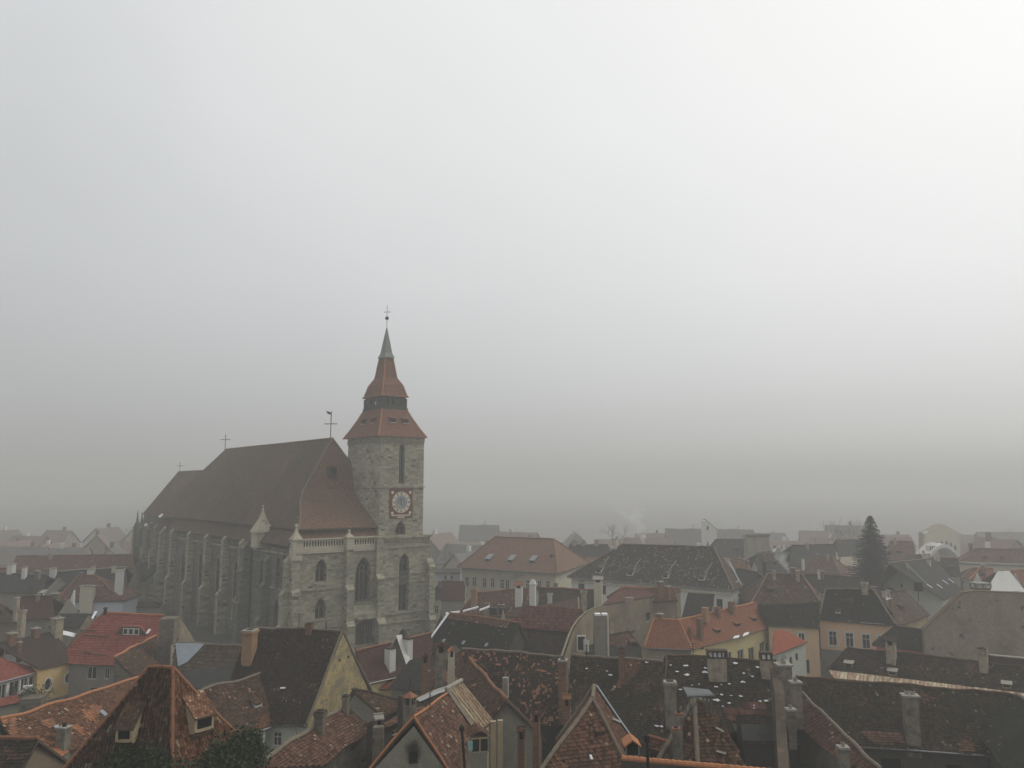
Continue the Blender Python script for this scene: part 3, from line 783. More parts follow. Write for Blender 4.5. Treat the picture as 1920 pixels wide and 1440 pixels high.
# ------------------------------------------------------------------ things that belong to a house
def chimney(H, cx, yb, yt, wpx, mat='brick', cap='slab', pl=None, dr=1.0, capm=None, D=None, lean=0.0):
    mat = {'plaster_grey': 'chim', 'plaster_beige': 'chim_beige'}.get(mat, mat)
    if D is None: P = onpl(cx, yb, pl or H.near)
    else: P = at(cx, yb, D)
    ux, uy = H.ax, H.pp
    w = wpx * P.y / FPX / (abs(ux.x) + dr * abs(uy.x)) * .97
    ja = rnd.uniform(-.06, .06); ux, uy = (ux * math.cos(ja) + uy * math.sin(ja)), (uy * math.cos(ja) - ux * math.sin(ja))
    hx, hy = ux * (w / 2), uy * (w * dr / 2)
    zt = at(cx, yt, P.y).z
    z0 = P.z - 1.2
    top = Vector((P.x, P.y, 0))
    mb = MB(); cb = MB(); cm = capm or 'conc'
    H_ = zt - z0
    def bx(b, z_a, z_b, k=1.0, m=0, ofs=Vector((0, 0, 0))): b.box(top + ofs + ZUP * ((z_a + z_b) / 2), hx * k, hy * k, ZUP * ((z_b - z_a) / 2), m)
    if cap == 'slab':
        bx(mb, z0, zt - .14); bx(cb, zt - .14, zt, 1.22)
        for k in ((-.4, .4) if wpx > 14 else (0,)): cb.lathe(top + hx * k + ZUP * (zt - .02), [(w * .17, 0), (w * .15, .2), (w * .19, .22), (w * .19, .26)], 8, 0); cb.lathe(top + hx * k + ZUP * (zt + .22), [(w * .13, 0), (w * .13, .03)], 8, 1)
    elif cap == 'brick':
        bx(mb, z0, zt - .42); bx(mb, zt - .42, zt - .3, 1.14); bx(mb, zt - .3, zt - .14, 1.26); bx(cb, zt - .14, zt, 1.12)
        cb.box(top + ZUP * (zt + .02), hx * .6, hy * .6, ZUP * .02, 1)
    elif cap == 'holes':
        hh = min(.7, H_ * .3); n = 4 if wpx > 24 else 2
        bx(mb, z0, zt - hh)
        bx(cb, zt - hh, zt - hh + .1, 1.1, 0); bx(cb, zt - .16, zt, 1.14, 0); bx(cb, zt - hh + .1, zt - .16, .72, 1)
        for sgn in (-1, 1):
            for i in range(n + 1):
                a = -1 + 2 * i / n
                cb.box(top + hx * a + hy * (sgn * .96) + ZUP * (zt - hh / 2 - .03), hx * (.34 / n), hy * .07, ZUP * (hh / 2 - .13), 0)
        for sgn in (-1, 1):
            cb.box(top + hx * (sgn * .97) + ZUP * (zt - hh / 2 - .03), hx * .06, hy * .2, ZUP * (hh / 2 - .13), 0)
    elif cap in ('gable', 'pyramid'):
        hh = min(.55, H_ * .25); rh = min(.5, w * .55)
        bx(mb, z0, zt - hh - rh)
        for a in (-1, 1):
            for b in (-1, 1):
                mb.box(top + hx * (a * .8) + hy * (b * .8) + ZUP * (zt - rh - hh / 2), hx * .2, hy * .2, ZUP * (hh / 2))
        mb.box(top + ZUP * (zt - rh - hh / 2), hx * .5, hy * .5, ZUP * (hh / 2), 1)
        zb = zt - rh
        c = [top + hx * (a * 1.3) + hy * (b * 1.3) + ZUP * zb for a, b in ((-1, -1), (1, -1), (1, 1), (-1, 1))]
        if cap == 'gable':
            g0, g1 = top - hx * 1.3 + ZUP * zt, top + hx * 1.3 + ZUP * zt
            for q in ([c[0], c[1], g1, g0], [c[2], c[3], g0, g1]): cb.face(q); cb.face([p - ZUP * .07 for p in q])
            cb.face([c[3], c[0], g0]); cb.face([c[1], c[2], g1])
            cb.tube([g0, g1], .07, 6)
        else:
            ap = top + ZUP * zt
            for i in range(4): cb.face([c[i], c[(i + 1) % 4], ap])
            cb.face(c[::-1])
        cm = capm or 'ridge_clay'
    elif cap == 'pot':
        bx(mb, z0, zt - .35); bx(cb, zt - .35, zt - .25, 1.15)
        cb.lathe(top + ZUP * (zt - .25), [(w * .22, 0), (w * .2, .25), (w * .25, .27), (w * .25, .3)], 8, 1)
    elif cap == 'cone':      # white rendered shaft with a tapered head
        bx(mb, z0, zt - .75); bx(cb, zt - .78, zt - .66, 1.16)
        a = [top + hx * i + hy * j + ZUP * (zt - .66) for i, j in ((-1, -1), (1, -1), (1, 1), (-1, 1))]
        b = [top + hx * (i * .55) + hy * (j * .55) + ZUP * zt for i, j in ((-1, -1), (1, -1), (1, 1), (-1, 1))]
        for i in range(4): cb.face([a[i], a[(i + 1) % 4], b[(i + 1) % 4], b[i]])
        cb.face(b)
    else:
        bx(mb, z0, zt)
    ch = mb.build('chimney', [M[mat], M['void']], H.root)
    if cb.v: cb.build('chimney_cap', [M[cm], M['snow'] if cap == 'holes' else M['void']], ch)
    return ch
def dormer(H, cx, yt, yb, wpx, tx, ty, pl=None, roof='dark', wall='wood', glass='void', parts=True, out=0.0):
    """small shed dormer: front opening centred at pixel cx between rows yt and yb, its roof meeting the slope at pixel (tx, ty)"""
    pl = pl or H.near
    B = onpl(cx, yb, pl); T = onpl(tx, ty, pl)
    t, b = tb_of(pl[1]); hd = Vector((pl[1].x, pl[1].y, 0)); hd.normalize()
    w = wpx * B.y / FPX / max(.35, abs(t.x))
    hz = max(.25, at(cx, yt, B.y).z - B.z)
    L = (T - B).dot(b)
    f0 = B - t * (w / 2); f1 = B + t * (w / 2)
    m0 = f0 + b * L + pl[1] * .03; m1 = f1 + b * L + pl[1] * .03; g0, g1 = f0.copy(), f1.copy()
    f0 = f0 + hd * out; f1 = f1 + hd * out; B = B + hd * out; k0 = f0 + ZUP * hz; k1 = f1 + ZUP * hz
    mb = MB()
    o = hd * .15; s_ = t * .1
    q = [k0 + o - s_, k1 + o + s_, m1 + s_, m0 - s_]
    up = ZUP * .04; mb.face([p + up for p in q], 0); mb.face([p - ZUP * .06 for p in q][::-1], 1)
    for i in range(4):
        a, c = q[i], q[(i + 1) % 4]; mb.face([a - ZUP * .06, c - ZUP * .06, c + up, a + up], 1)
    for (f, k, m_, g) in ((f0, k0, m0, g0), (f1, k1, m1, g1)): mb.face([f - ZUP * .1, k, m_, g - b * .15] if out else [f - b * .1, k, m_], 2)
    if out: mb.face([f0 - ZUP * .1, f1 - ZUP * .1, g1 - b * .4, g0 - b * .4], 2)
    fr = min(.14, w * .15)
    mb.box((f0 + k0) / 2 + t * fr / 2, t * (fr / 2), hd * .04, ZUP * (hz / 2), 2); mb.box((f1 + k1) / 2 - t * fr / 2, t * (fr / 2), hd * .04, ZUP * (hz / 2), 2)
    mb.box(B + ZUP * .05, t * (w / 2 - fr), hd * .04, ZUP * .08, 2); mb.box(B + ZUP * (hz - .05), t * (w / 2 - fr), hd * .035, ZUP * .05, 2)
    d = mb.build('dormer', [M[roof], M['wood'], M[wall]], H.root)
    pb = MB(); e_ = hd * (.0 if out else .02); pb.face([f0 + t * fr - e_, f1 - t * fr - e_, k1 - t * fr - e_, k0 + t * fr - e_])
    pb.build('dormer_opening' if glass == 'void' else 'dormer_pane', M[glass], d)
    return d
def on_slope(H, pix, name, mat, rise=.05, pl=None, th=.03, label=None):
    """a piece lying on the roof, outlined in the photograph; tiled pieces are laid tile by tile"""
    pl = pl or H.near; flat = [onpl(x, y, pl) for x, y in pix]; n = pl[1]; mb = MB()
    if M[mat].name in MT and name in ('repair_patch', 'moss_patch'):
        mb.tiles(flat, *MT[M[mat].name], 0, False, 1.0, 0.0, .075, pl)
    else:
        ed = []
        for a, b in zip(flat, flat[1:] + flat[:1]):
            k = max(1, int((b - a).length / .8)); ed += [a.lerp(b, q / k) for q in range(k)]
        c = sum(flat, Vector((0, 0, 0))) / len(flat); R = max((p - c).length for p in flat); nr = max(1, int(R / .9)); up = n * (rise + .075)
        ring = lambda f: [sg3(c.lerp(p, f)) + up for p in ed]
        prev = None
        for q in range(1, nr + 1):
            cur = ring(q / nr)
            for a in range(len(ed)):
                b = (a + 1) % len(ed)
                if prev is None: mb.face([sg3(c) + up, cur[a], cur[b]])
                else: mb.face([prev[a], cur[a], cur[b], prev[b]])
            prev = cur
        for a in range(len(ed)):
            b = (a + 1) % len(ed); mb.face([prev[a], prev[b], prev[b] - n * (th + .1), prev[a] - n * (th + .1)])
    if not mb.v: return None
    o = mb.build(name, M[mat], H.root)
    if label: o['label'] = label
    return o
def strip_on(H, p, q, wd, name, mat, rise=.06, pl=None, th=.05):
    pl = pl or H.near
    a, b = onpl(*p, pl), onpl(*q, pl); d = (b - a); d.normalize(); s = pl[1].cross(d); n = max(2, int((b - a).length / 1.2))
    mb = MB()
    for i in range(n):
        c0, c1 = sg3(a.lerp(b, i / n)) + pl[1] * .05, sg3(a.lerp(b, (i + 1) / n)) + pl[1] * .05
        mb.prism([c0 - s * wd / 2 + pl[1] * rise, c1 - s * wd / 2 + pl[1] * rise, c1 + s * wd / 2 + pl[1] * rise, c0 + s * wd / 2 + pl[1] * rise], pl[1] * th)
    return mb.build(name, M[mat], H.root)
def pipe(H, cx, yb, yt, r, mat='iron', pl=None, hat=True, name='vent_pipe'):
    P = onpl(cx, yb, pl or H.near); zt = at(cx, yt, P.y).z
    mb = MB(); mb.tube([P - ZUP * .3, Vector((P.x, P.y, zt))], r, 8)
    if hat: mb.lathe(Vector((P.x, P.y, zt + .04)), [(r * 1.9, 0), (r * 1.9, .03), (.01, .18)], 8)
    return mb.build(name, M[mat], H.root)
def antenna(H, cx, yb, yt, pl=None, D=None):
    P = at(cx, yb, D) if D else onpl(cx, yb, pl or H.near); zt = at(cx, yt, P.y).z
    mb = MB(); T = Vector((P.x, P.y, zt)); mb.tube([P - ZUP * .3, T], .035, 5)
    for i in range(4):
        c = T - ZUP * (.12 + .22 * i); mb.tube([c - H.ax * (.5 - .08 * i), c + H.ax * (.5 - .08 * i)], .015, 4)
    return mb.build('antenna', M['iron'], H.root)
def slab_house(label, E1, E2, ze, pitch, poly, roof, wall, wins=(), back=5.0, name='house', cat='house', gutter=False, ov=.3, base=0.0):
    """single visible slope outlined in the photograph, on a plane rising away from its eave"""
    H = House(); e1, e2 = atz(*E1, ze), atz(*E2, ze); d = zero(e2 - e1).normalized(); n = Vector((-d.y, d.x, 0))
    if n.dot(zero(e1)) < 0: n = -n
    a = math.radians(pitch); H.near = plane3(e1, e2, e1 + n * math.cos(a) + ZUP * math.sin(a)); H.ax, H.pp, H.ze = d, n, ze
    H.e1, H.e2, H.r1, H.r2 = e1, e2, e1 + n * 3, e2 + n * 3
    c = (e1 + e2) / 2 + n * 2; H.root = thing(name, (c.x, c.y, base), label, cat)
    pts = [onpl(x, y, H.near) for x, y in poly]
    mb = MB(); mb.prism([p - H.near[1] * .15 for p in pts], H.near[1] * .15, 0, 1); H.roof = mb.build('roof', [M[roof], M['wood']], H.root)
    A = zero(e1) + n * ov + ZUP * base; B = zero(e2) + n * ov + ZUP * base; Ln = (B - A).length; zt = ze + ov * math.tan(a) - .2 - base
    wm = MB(); holes = []; todo = []
    for (_, cx, cy, pw, ph, st) in wins:
        pl = (A, n); c_ = onpl(cx, cy, pl); w_ = abs((onpl(cx + pw / 2, cy, pl) - onpl(cx - pw / 2, cy, pl)).dot(d)); z0, z1 = onpl(cx, cy + ph / 2, pl).z, onpl(cx, cy - ph / 2, pl).z
        cu = (c_ - A).dot(d); cz = (z0 + z1) / 2 - base; h_ = z1 - z0
        if cu - w_ / 2 < .05 or cu + w_ / 2 > Ln - .05: continue
        if cz + h_ / 2 > zt - .06: cz = zt - .08 - h_ / 2
        k = 'round' if 'r' in st else 'rect'; holes.append(shape(k, cu, cz, w_, h_)); todo.append((cu, cz, w_, h_, st, k))
    wall_face(wm, A, d, [(0, 0), (Ln, 0), (Ln, zt), (0, zt)], holes, n, .22)
    for P in (A, B): wm.face([P, P + n * back, P + n * back + ZUP * (zt + back * math.tan(a)), P + ZUP * zt])
    H.wall = wm.build('wall', M[wall], H.root)
    for (cu, cz, w_, h_, st, k) in todo: window_part(H.root, A, d, n, cu, cz, w_, h_, st, .2, k)
    H.sides = {'front': (A, d, n, [(0, 0), (Ln, 0), (Ln, zt), (0, zt)], Ln)}
    if gutter:
        g = MB(); g.tube([e1 - n * .07 - ZUP * .08, e2 - n * .07 - ZUP * .08], .075, 6); g.build('gutter', M['zinc'], H.root)
    return H

AUTO = []
def auto_details():
    """chimneys, roof vents and aerials that the misty roofs of the middle distance carry"""
    rg = random.Random(31)
    for H in AUTO:
        D = (H.e1.y + H.e2.y) / 2; mid = (H.e1 + H.e2) / 2; rm = (H.r1 + H.r2) / 2
        n = 1 + (rg.random() < .6)
        for k in range(n):
            f = rg.uniform(.15, .85); p = H.r1.lerp(H.r2, f) * .82 + H.e1.lerp(H.e2, f) * .18; w = rg.uniform(.45, .75); hh = rg.uniform(.9, 1.7)
            mb = MB(); c = p + ZUP * (hh * .5 - .5); mb.box(c, H.ax * w * .5, H.pp * w * .5, ZUP * (hh * .5 + .5)); t = p + ZUP * hh
            mb.box(t + ZUP * .06, H.ax * w * .62, H.pp * w * .62, ZUP * .07, 1)
            mb.build('chimney', [M[rg.choice(['chim', 'chim_beige', 'brick', 'cream_grey'])], M['conc']], H.root)
        if rg.random() < .55:
            for k in range(rg.choice((1, 2, 2))):
                f = rg.uniform(.2, .8); p = H.r1.lerp(H.r2, f) * .4 + H.e1.lerp(H.e2, f) * .6; hd = Vector((H.near[1].x, H.near[1].y, 0)).normalized()
                mb = MB(); w = .42
                mb.box(p + ZUP * .22 - hd * .25, H.ax * w, hd * .5, ZUP * .3, 0); q = [p + H.ax * (a * w * 1.2) + hd * .35 + ZUP * .5 for a in (-1, 1)]; q2 = [x - hd * 1.2 + ZUP * .3 for x in q[::-1]]
                mb.prism(q + q2, ZUP * .06, 1); mb.box(p + ZUP * .22 + hd * .26, H.ax * w * .8, hd * .01, ZUP * .2, 2)
                mb.build('dormer', [M['wood'], M['ridge_dark'], M['void']], H.root)
        if rg.random() < .35:
            p = H.r1.lerp(H.r2, rg.uniform(.2, .8)); mb = MB(); mb.tube([p - ZUP * .3, p + ZUP * 1.8], .03, 4)
            for k in range(3): mb.tube([p + ZUP * (1.7 - .25 * k) - H.ax * .5, p + ZUP * (1.7 - .25 * k) + H.ax * .5], .018, 4)
            mb.build('antenna', M['iron'], H.root)
# ------------------------------------------------------------------ ground and haze
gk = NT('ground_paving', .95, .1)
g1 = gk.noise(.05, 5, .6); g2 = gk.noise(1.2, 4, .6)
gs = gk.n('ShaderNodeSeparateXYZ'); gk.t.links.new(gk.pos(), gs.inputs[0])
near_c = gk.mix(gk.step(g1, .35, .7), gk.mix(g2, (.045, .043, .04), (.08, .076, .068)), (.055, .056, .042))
far_c = gk.mix(gk.step(g1, .35, .7), gk.mix(g2, (.2, .195, .185), (.28, .275, .26)), (.17, .17, .155))      # far ground paled to the fog's tone, haze painted into its colour
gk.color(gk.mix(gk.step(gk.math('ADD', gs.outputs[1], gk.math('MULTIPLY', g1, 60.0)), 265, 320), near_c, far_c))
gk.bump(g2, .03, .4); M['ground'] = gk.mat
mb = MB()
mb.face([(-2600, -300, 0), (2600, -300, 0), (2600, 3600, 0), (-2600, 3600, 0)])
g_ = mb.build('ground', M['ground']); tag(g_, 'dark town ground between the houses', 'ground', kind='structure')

def haze():
    m = bpy.data.materials.new('haze_air'); m.use_nodes = True
    t = m.node_tree; t.nodes.clear()
    o = t.nodes.new('ShaderNodeOutputMaterial'); v = t.nodes.new('ShaderNodeVolumePrincipled')
    v.inputs['Color'].default_value = (*HAZE_COLOR, 1); v.inputs['Density'].default_value = HAZE_DENSITY; v.inputs['Anisotropy'].default_value = .25
    t.links.new(v.outputs[0], o.inputs['Volume'])
    bm = bmesh.new(); bmesh.ops.create_cube(bm, size=1.0)
    for vv in bm.verts:
        vv.co = Vector(((-2900 if vv.co.x < 0 else 2900), (-400 if vv.co.y < 0 else 3900), (-1.0 if vv.co.z < 0 else 72.0)))
    bmesh.ops.recalc_face_normals(bm, faces=bm.faces)
    me = bpy.data.meshes.new('haze'); bm.to_mesh(me); bm.free(); me.materials.append(m)
    ob = bpy.data.objects.new('haze', me); COL.objects.link(ob)
    tag(ob, 'pale fog hanging over the whole town', 'fog', kind='stuff')
haze()
# ------------------------------------------------------------------ the gothic church
CA = math.radians(39)
CU = Vector((math.cos(CA), math.sin(CA), 0)); CV = Vector((-math.sin(CA), math.cos(CA), 0))
CO = zero(at(712, 912, 151))
def L(u, v, z=0.0): return CO + CU * u + CV * v + ZUP * z
church = thing('church', CO, 'huge grey stone gothic church with steep brown tiled roof and a square clock tower', 'church')
def cpart(mb, name, mats, parent=None, **k): return mb.build(name, [M[x] for x in ([mats] if isinstance(mats, str) else mats)], parent or church, **k)
def lbox(mb, u0, u1, v0, v1, z0, z1, m=0, skip=''):
    mb.box(L((u0 + u1) / 2, (v0 + v1) / 2, (z0 + z1) / 2), CU * ((u1 - u0) / 2), CV * ((v1 - v0) / 2), ZUP * ((z1 - z0) / 2), m, skip)
def gothic(A, t, n_in, cu, z0, z1, w, depth=.9, lights=2, tracery=True, kind='point', name='window'):
    """traceried window part set in a hole cut in the wall"""
    cz, h = (z0 + z1) / 2, z1 - z0
    def P(u, z, d): return A + t * u + ZUP * z + n_in * d
    mb = MB(); d0, d1 = depth * .62, depth * .62 + .18
    o_ = shape(kind, cu, cz, w * 1.01, h); i_ = shape(kind, cu, cz, w * .80, h - w * .2)
    for i in range(len(o_)):
        j = (i + 1) % len(o_)
        mb.face([P(*o_[i], d0), P(*o_[j], d0), P(*i_[j], d0), P(*i_[i], d0)]); mb.face([P(*i_[i], d0), P(*i_[j], d0), P(*i_[j], d1), P(*i_[i], d1)])
    sp = z1 - w * (.87 if kind == 'point' else .5)
    for k in range(1, lights):
        u = cu - w * .4 + w * .8 * k / lights
        mb.box(P(u, (z0 + sp) / 2 + .2, (d0 + d1) / 2), t * .09, ZUP * ((sp - z0) / 2 + .15), n_in * .07)
    if tracery:
        rr_ = w * .19; c = (cu, sp + w * .22)
        for k in range(12):
            a0, a1 = k * math.pi / 6, (k + 1) * math.pi / 6
            q = [(c[0] + rr_ * f * math.cos(a), c[1] + rr_ * f * math.sin(a)) for a, f in ((a0, 1), (a1, 1), (a1, .68), (a0, .68))]
            mb.face([P(*x, d0) for x in q])
        for k in range(lights):
            u0 = cu - w * .4 + w * .8 * k / lights; u1 = u0 + w * .8 / lights
            a = shape('point', (u0 + u1) / 2, sp - .3, u1 - u0, 1.0); b = shape('point', (u0 + u1) / 2, sp - .36, (u1 - u0) * .74, .86)
            for i in range(1, len(a) - 1): mb.face([P(*a[i], d0 + .02), P(*a[i + 1], d0 + .02), P(*b[i + 1], d0 + .02), P(*b[i], d0 + .02)])
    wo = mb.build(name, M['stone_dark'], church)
    pb = MB(); pb.face([P(q[0], q[1], d1 + .02) for q in shape(kind, cu, cz, w, h)]); pb.build('pane', M['lead_glass'], wo)
    return wo
def arch_mould(A, t, n_in, cu, z0, z1, w, m='stone', pr=.12, wd=.28, kind='point'):
    mb = MB(); cz, h = (z0 + z1) / 2, z1 - z0
    a = shape(kind, cu, cz, w, h); b = shape(kind, cu, cz + wd * .35, w + wd * 2, h + wd * .7)
    def P(q, d): return A + t * q[0] + ZUP * q[1] + n_in * d
    for i in range(1, len(a) - 1):
        mb.face([P(a[i], -pr), P(a[i + 1], -pr), P(b[i + 1], -pr), P(b[i], -pr)]); mb.face([P(b[i], -pr), P(b[i + 1], -pr), P(b[i + 1], 0), P(b[i], 0)]); mb.face([P(a[i], -pr), P(a[i + 1], -pr), P(a[i + 1], 0), P(a[i], 0)])
    a0, a1 = (cu - w / 2 - wd, z0 - .25), (cu + w / 2 + wd, z0 - .25)
    mb.box(P((cu, z0 - .14), -pr), t * (w / 2 + wd), ZUP * .12, n_in * (pr + .03))
    return mb.build('window_moulding', M[m], church)

# --- aisle walls -----------------------------------------------------------
UW, VB = -17.2, 74.0
wm = MB()
holesW = [('point', -11.5, 13.1, 17.2, 2.1), ('point', -11.4, 6.7, 10.4, 2.0), ('point', -3.1, 8.9, 17.0, 3.1), ('seg', -2.3, .3, 5.6, 4.6)]
hs = [shape(k, u - UW, (a + b) / 2, w, b - a) for k, u, a, b, w in holesW]
wall_face(wm, L(UW, 0, 0), CU, [(0, 0), (17.5, 0), (17.5, 19.0), (0, 19.0)], hs, CV, 1.0)
cpart(wm, 'nave_wall', ['stone']); wm = MB()
# long flank facing left: porch bay first, then the recessed bays
holesS = [(5.6, 12.0, 17.4, 1.9), (5.6, 5.0, 10.0, 1.7), (13.0, 11.2, 16.6, 1.8)]
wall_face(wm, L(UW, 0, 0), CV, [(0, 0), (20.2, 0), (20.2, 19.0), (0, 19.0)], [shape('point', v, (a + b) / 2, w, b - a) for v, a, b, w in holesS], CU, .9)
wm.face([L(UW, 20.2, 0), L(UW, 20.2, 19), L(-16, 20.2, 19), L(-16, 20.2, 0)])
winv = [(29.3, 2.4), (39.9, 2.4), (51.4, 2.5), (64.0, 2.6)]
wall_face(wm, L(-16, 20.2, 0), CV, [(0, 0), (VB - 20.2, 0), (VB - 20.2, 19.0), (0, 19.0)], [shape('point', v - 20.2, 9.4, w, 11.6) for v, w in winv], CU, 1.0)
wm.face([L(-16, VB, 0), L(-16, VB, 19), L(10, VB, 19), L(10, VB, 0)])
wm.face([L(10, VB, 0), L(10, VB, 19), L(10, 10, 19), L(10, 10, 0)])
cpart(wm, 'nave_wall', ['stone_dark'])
for k, u, a, b, w in holesW[:3]:
    gothic(L(UW, 0, 0), CU, CV, u - UW, a, b, w, 1.0, 3 if w > 3 else 2); arch_mould(L(UW, 0, 0), CU, CV, u - UW, a, b, w)
for v, a, b, w in holesS: gothic(L(UW, 0, 0), CV, CU, v, a, b, w, .9, 2)
for v, w in winv: gothic(L(-16, 20.2, 0), CV, CU, v - 20.2, 3.6, 15.2, w, 1.0, 3); arch_mould(L(-16, 20.2, 0), CV, CU, v - 20.2, 3.6, 15.2, w, 'stone')
# blind panel between the two small west windows
b_ = MB(); lbox(b_, -12.5, -10.5, -.10, .02, 10.9, 12.9)
for u in (-12.4, -11.75, -11.25, -10.6): lbox(b_, u - .07, u + .07, -.2, -.1, 11.0, 12.7)
lbox(b_, -12.6, -10.4, -.28, -.10, 12.6, 12.85); lbox(b_, -12.6, -10.4, -.28, -.10, 11.7, 11.85)
cpart(b_, 'blind_panel', ['stone'])
# portal with tiers of jambs and its sloping weathering
p_ = MB()
for i, (w, d) in enumerate(((4.6, .15), (4.0, .45), (3.4, .75))):
    a = shape('seg', -2.3, 2.95, w, 5.3); b = shape('seg', -2.3, 2.8, w - .62, 5.0)
    for q in range(1, len(a)):
        r_ = (q + 1) % len(a)
        p_.face([L(a[q][0], d, a[q][1]), L(a[r_][0], d, a[r_][1]), L(b[r_][0], d, b[r_][1]), L(b[q][0], d, b[q][1])])
        p_.face([L(b[q][0], d, b[q][1]), L(b[r_][0], d, b[r_][1]), L(b[r_][0], d + .3, b[r_][1]), L(b[q][0], d + .3, b[q][1])])
for u in (-3.5, -2.9, -2.3, -1.7, -1.1): p_.tube([L(u, .62, .3), L(u, .62, 4.7)], .09, 6)
lbox(p_, -2.5, -2.1, .3, .8, 2.9, 3.1)
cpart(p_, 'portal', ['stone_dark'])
p_ = MB(); p_.face([L(-4.2, .96, .2), L(-.4, .96, .2), L(-.4, .96, 5.4), L(-4.2, .96, 5.4)]); cpart(p_, 'portal_door', 'wood')
p_ = MB(); p_.prism([L(-5.9, -1.35, 6.3), L(-5.9, 0.0, 6.3), L(-5.9, 0.0, 8.7), L(-5.9, -1.35, 6.9)], CU * 5.5); lbox(p_, -6.1, -.2, -1.55, 0, 6.0, 6.3)
cpart(p_, 'portal_canopy', ['stone'])
# --- buttresses
def buttress(name_mat, u, v, du, dv, hw, zs, cap='slope'):
    """stepped buttress: foot at wall point (u,v), projecting along (du,dv); zs = [(top, projection), ...] from the bottom"""
    mb = MB(); o = CU * du + CV * dv; s = CU * -dv + CV * du; z0 = 0.0
    for i, (zt, pr) in enumerate(zs):
        nx = zs[i + 1][1] if i + 1 < len(zs) else 0.05
        w = hw * (1 - .07 * i)
        A = L(u, v, 0)
        mb.box(A + o * (pr / 2 - .1) + ZUP * ((z0 + zt) / 2), o * (pr / 2 + .1), s * w, ZUP * ((zt - z0) / 2))
        zz = zt + (pr - nx) * 1.3
        q = [A + o * (pr + .08) + ZUP * (zt - .02), A + o * (nx - .02) + ZUP * zz, A + o * (nx - .02) + ZUP * (zt - .02)]
        mb.prism([x - s * (w + .06) for x in q], s * (2 * w + .12))
        mb.box(A + o * (pr / 2) + ZUP * (zt - .1), o * (pr / 2 + .13), s * (w + .11), ZUP * .12)
        z0 = zt
    return cpart(mb, 'buttress', [name_mat])
buttress('stone', -6.4, 0, 0, -1, .75, [(5.2, 2.3), (11.5, 1.7), (18.6, 1.0)])
buttress('stone', -.15, 0, 0, -1, .75, [(5.0, 2.4), (13.0, 1.6), (18.9, .9)])
buttress('stone', -16.6, 0, 0, -1, .8, [(5.5, 2.0), (11.4, 1.5), (17.0, .8)])
buttress('stone', UW, .75, -1, 0, .75, [(5.5, 2.0), (11.4, 1.4), (17.0, .8)])
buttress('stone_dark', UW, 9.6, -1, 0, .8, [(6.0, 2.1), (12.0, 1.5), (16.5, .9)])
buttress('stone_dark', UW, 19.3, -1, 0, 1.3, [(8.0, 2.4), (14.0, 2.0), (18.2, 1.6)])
for v in (24.1, 34.4, 45.4, 57.6, 70.8): buttress('stone', -16, v, -1, 0, .75, [(8.0, 2.0), (18.9, 1.35)])
# --- string courses, plinth
def course(*a):
    c_ = MB(); lbox(c_, *a); cpart(c_, 'string_course', ['stone'])
course(-15.8, -12.6, -.28, .0, 11.75, 12.0); course(-10.4, -7.2, -.28, .0, 11.75, 12.0); course(-15.8, -7.2, -.3, 0, 5.1, 5.4); course(-17.3, .4, -.18, 0, .0, 1.4)
course(UW - .28, UW, 1.6, 4.5, 11.75, 12.0); course(UW - .28, UW, 6.8, 8.7, 11.75, 12.0); course(UW - .2, UW, 1.6, 18.0, .0, 1.5)
course(-16.25, -16, 21, 73.5, 17.4, 17.75); course(UW - .25, UW, 1.6, 18.0, 18.0, 18.3)
# --- openwork balustrade in pale restored stone
b_ = MB()
lbox(b_, -15.9, .3, -.35, .12, 18.2, 18.75, 0); lbox(b_, -15.9, .3, -.22, .05, 18.75, 19.35, 0); lbox(b_, -15.9, .3, -.32, .12, 20.5, 20.8, 0)
n_ = 30
for i in range(n_ + 1):
    u = -15.7 + i * 15.8 / n_
    lbox(b_, u - .09, u + .09, -.18, 0, 19.35, 20.5, 0)
    if i < n_:
        c = L(u + 7.9 / n_, -.09, 19.93); hw = 15.8 / n_ / 2
        for sx in (-1, 1):
            for sz in (-1, 1): b_.box(c + CU * (sx * (hw - .07)) + ZUP * (sz * .42), CU * .09, CV * .08, ZUP * .14)
cpart(b_, 'balustrade', ['stone_new'])
def pinnacle(u, v, z0, zs, zt, hw, mat='stone_new', cross=True):
    mb = MB(); lbox(mb, u - hw, u + hw, v - hw, v + hw, z0, zs); lbox(mb, u - hw * 1.18, u + hw * 1.18, v - hw * 1.18, v + hw * 1.18, zs - .25, zs)
    zk = zs + (zt - zs) * .72
    b = [L(u + hw * i, v + hw * j, zs) for i, j in ((-1, -1), (1, -1), (1, 1), (-1, 1))]; m_ = [L(u + hw * .38 * i, v + hw * .38 * j, zs + (zk - zs) * .5) for i, j in ((-1, -1), (1, -1), (1, 1), (-1, 1))]; t_ = [L(u + .12 * i, v + .12 * j, zk) for i, j in ((-1, -1), (1, -1), (1, 1), (-1, 1))]
    for i in range(4):
        j = (i + 1) % 4; mb.face([b[i], b[j], m_[j], m_[i]]); mb.face([m_[i], m_[j], t_[j], t_[i]])
    mb.lathe(L(u, v, zk - .05), [(.14, 0), (.3, .18), (.16, .36), (.1, zt - zk)], 8)
    if cross: lbox(mb, u - .38, u + .38, v - .09, v + .09, zt - .45, zt - .22)
    return cpart(mb, 'pinnacle', [mat])
pinnacle(-16.5, -.2, 17.2, 20.9, 23.6, .85)
pinnacle(-6.4, -.45, 18.6, 20.9, 22.2, .7, cross=False)
pinnacle(-.2, -.4, 18.8, 20.6, 20.9, .6, 'stone', cross=False)
mb = MB()      # gabled stair turret standing in the aisle roof
lbox(mb, -18.3, -15.2, 13.2, 16.2, 18.6, 21.4); lbox(mb, -18.5, -15.0, 13.0, 16.4, 21.3, 21.6)
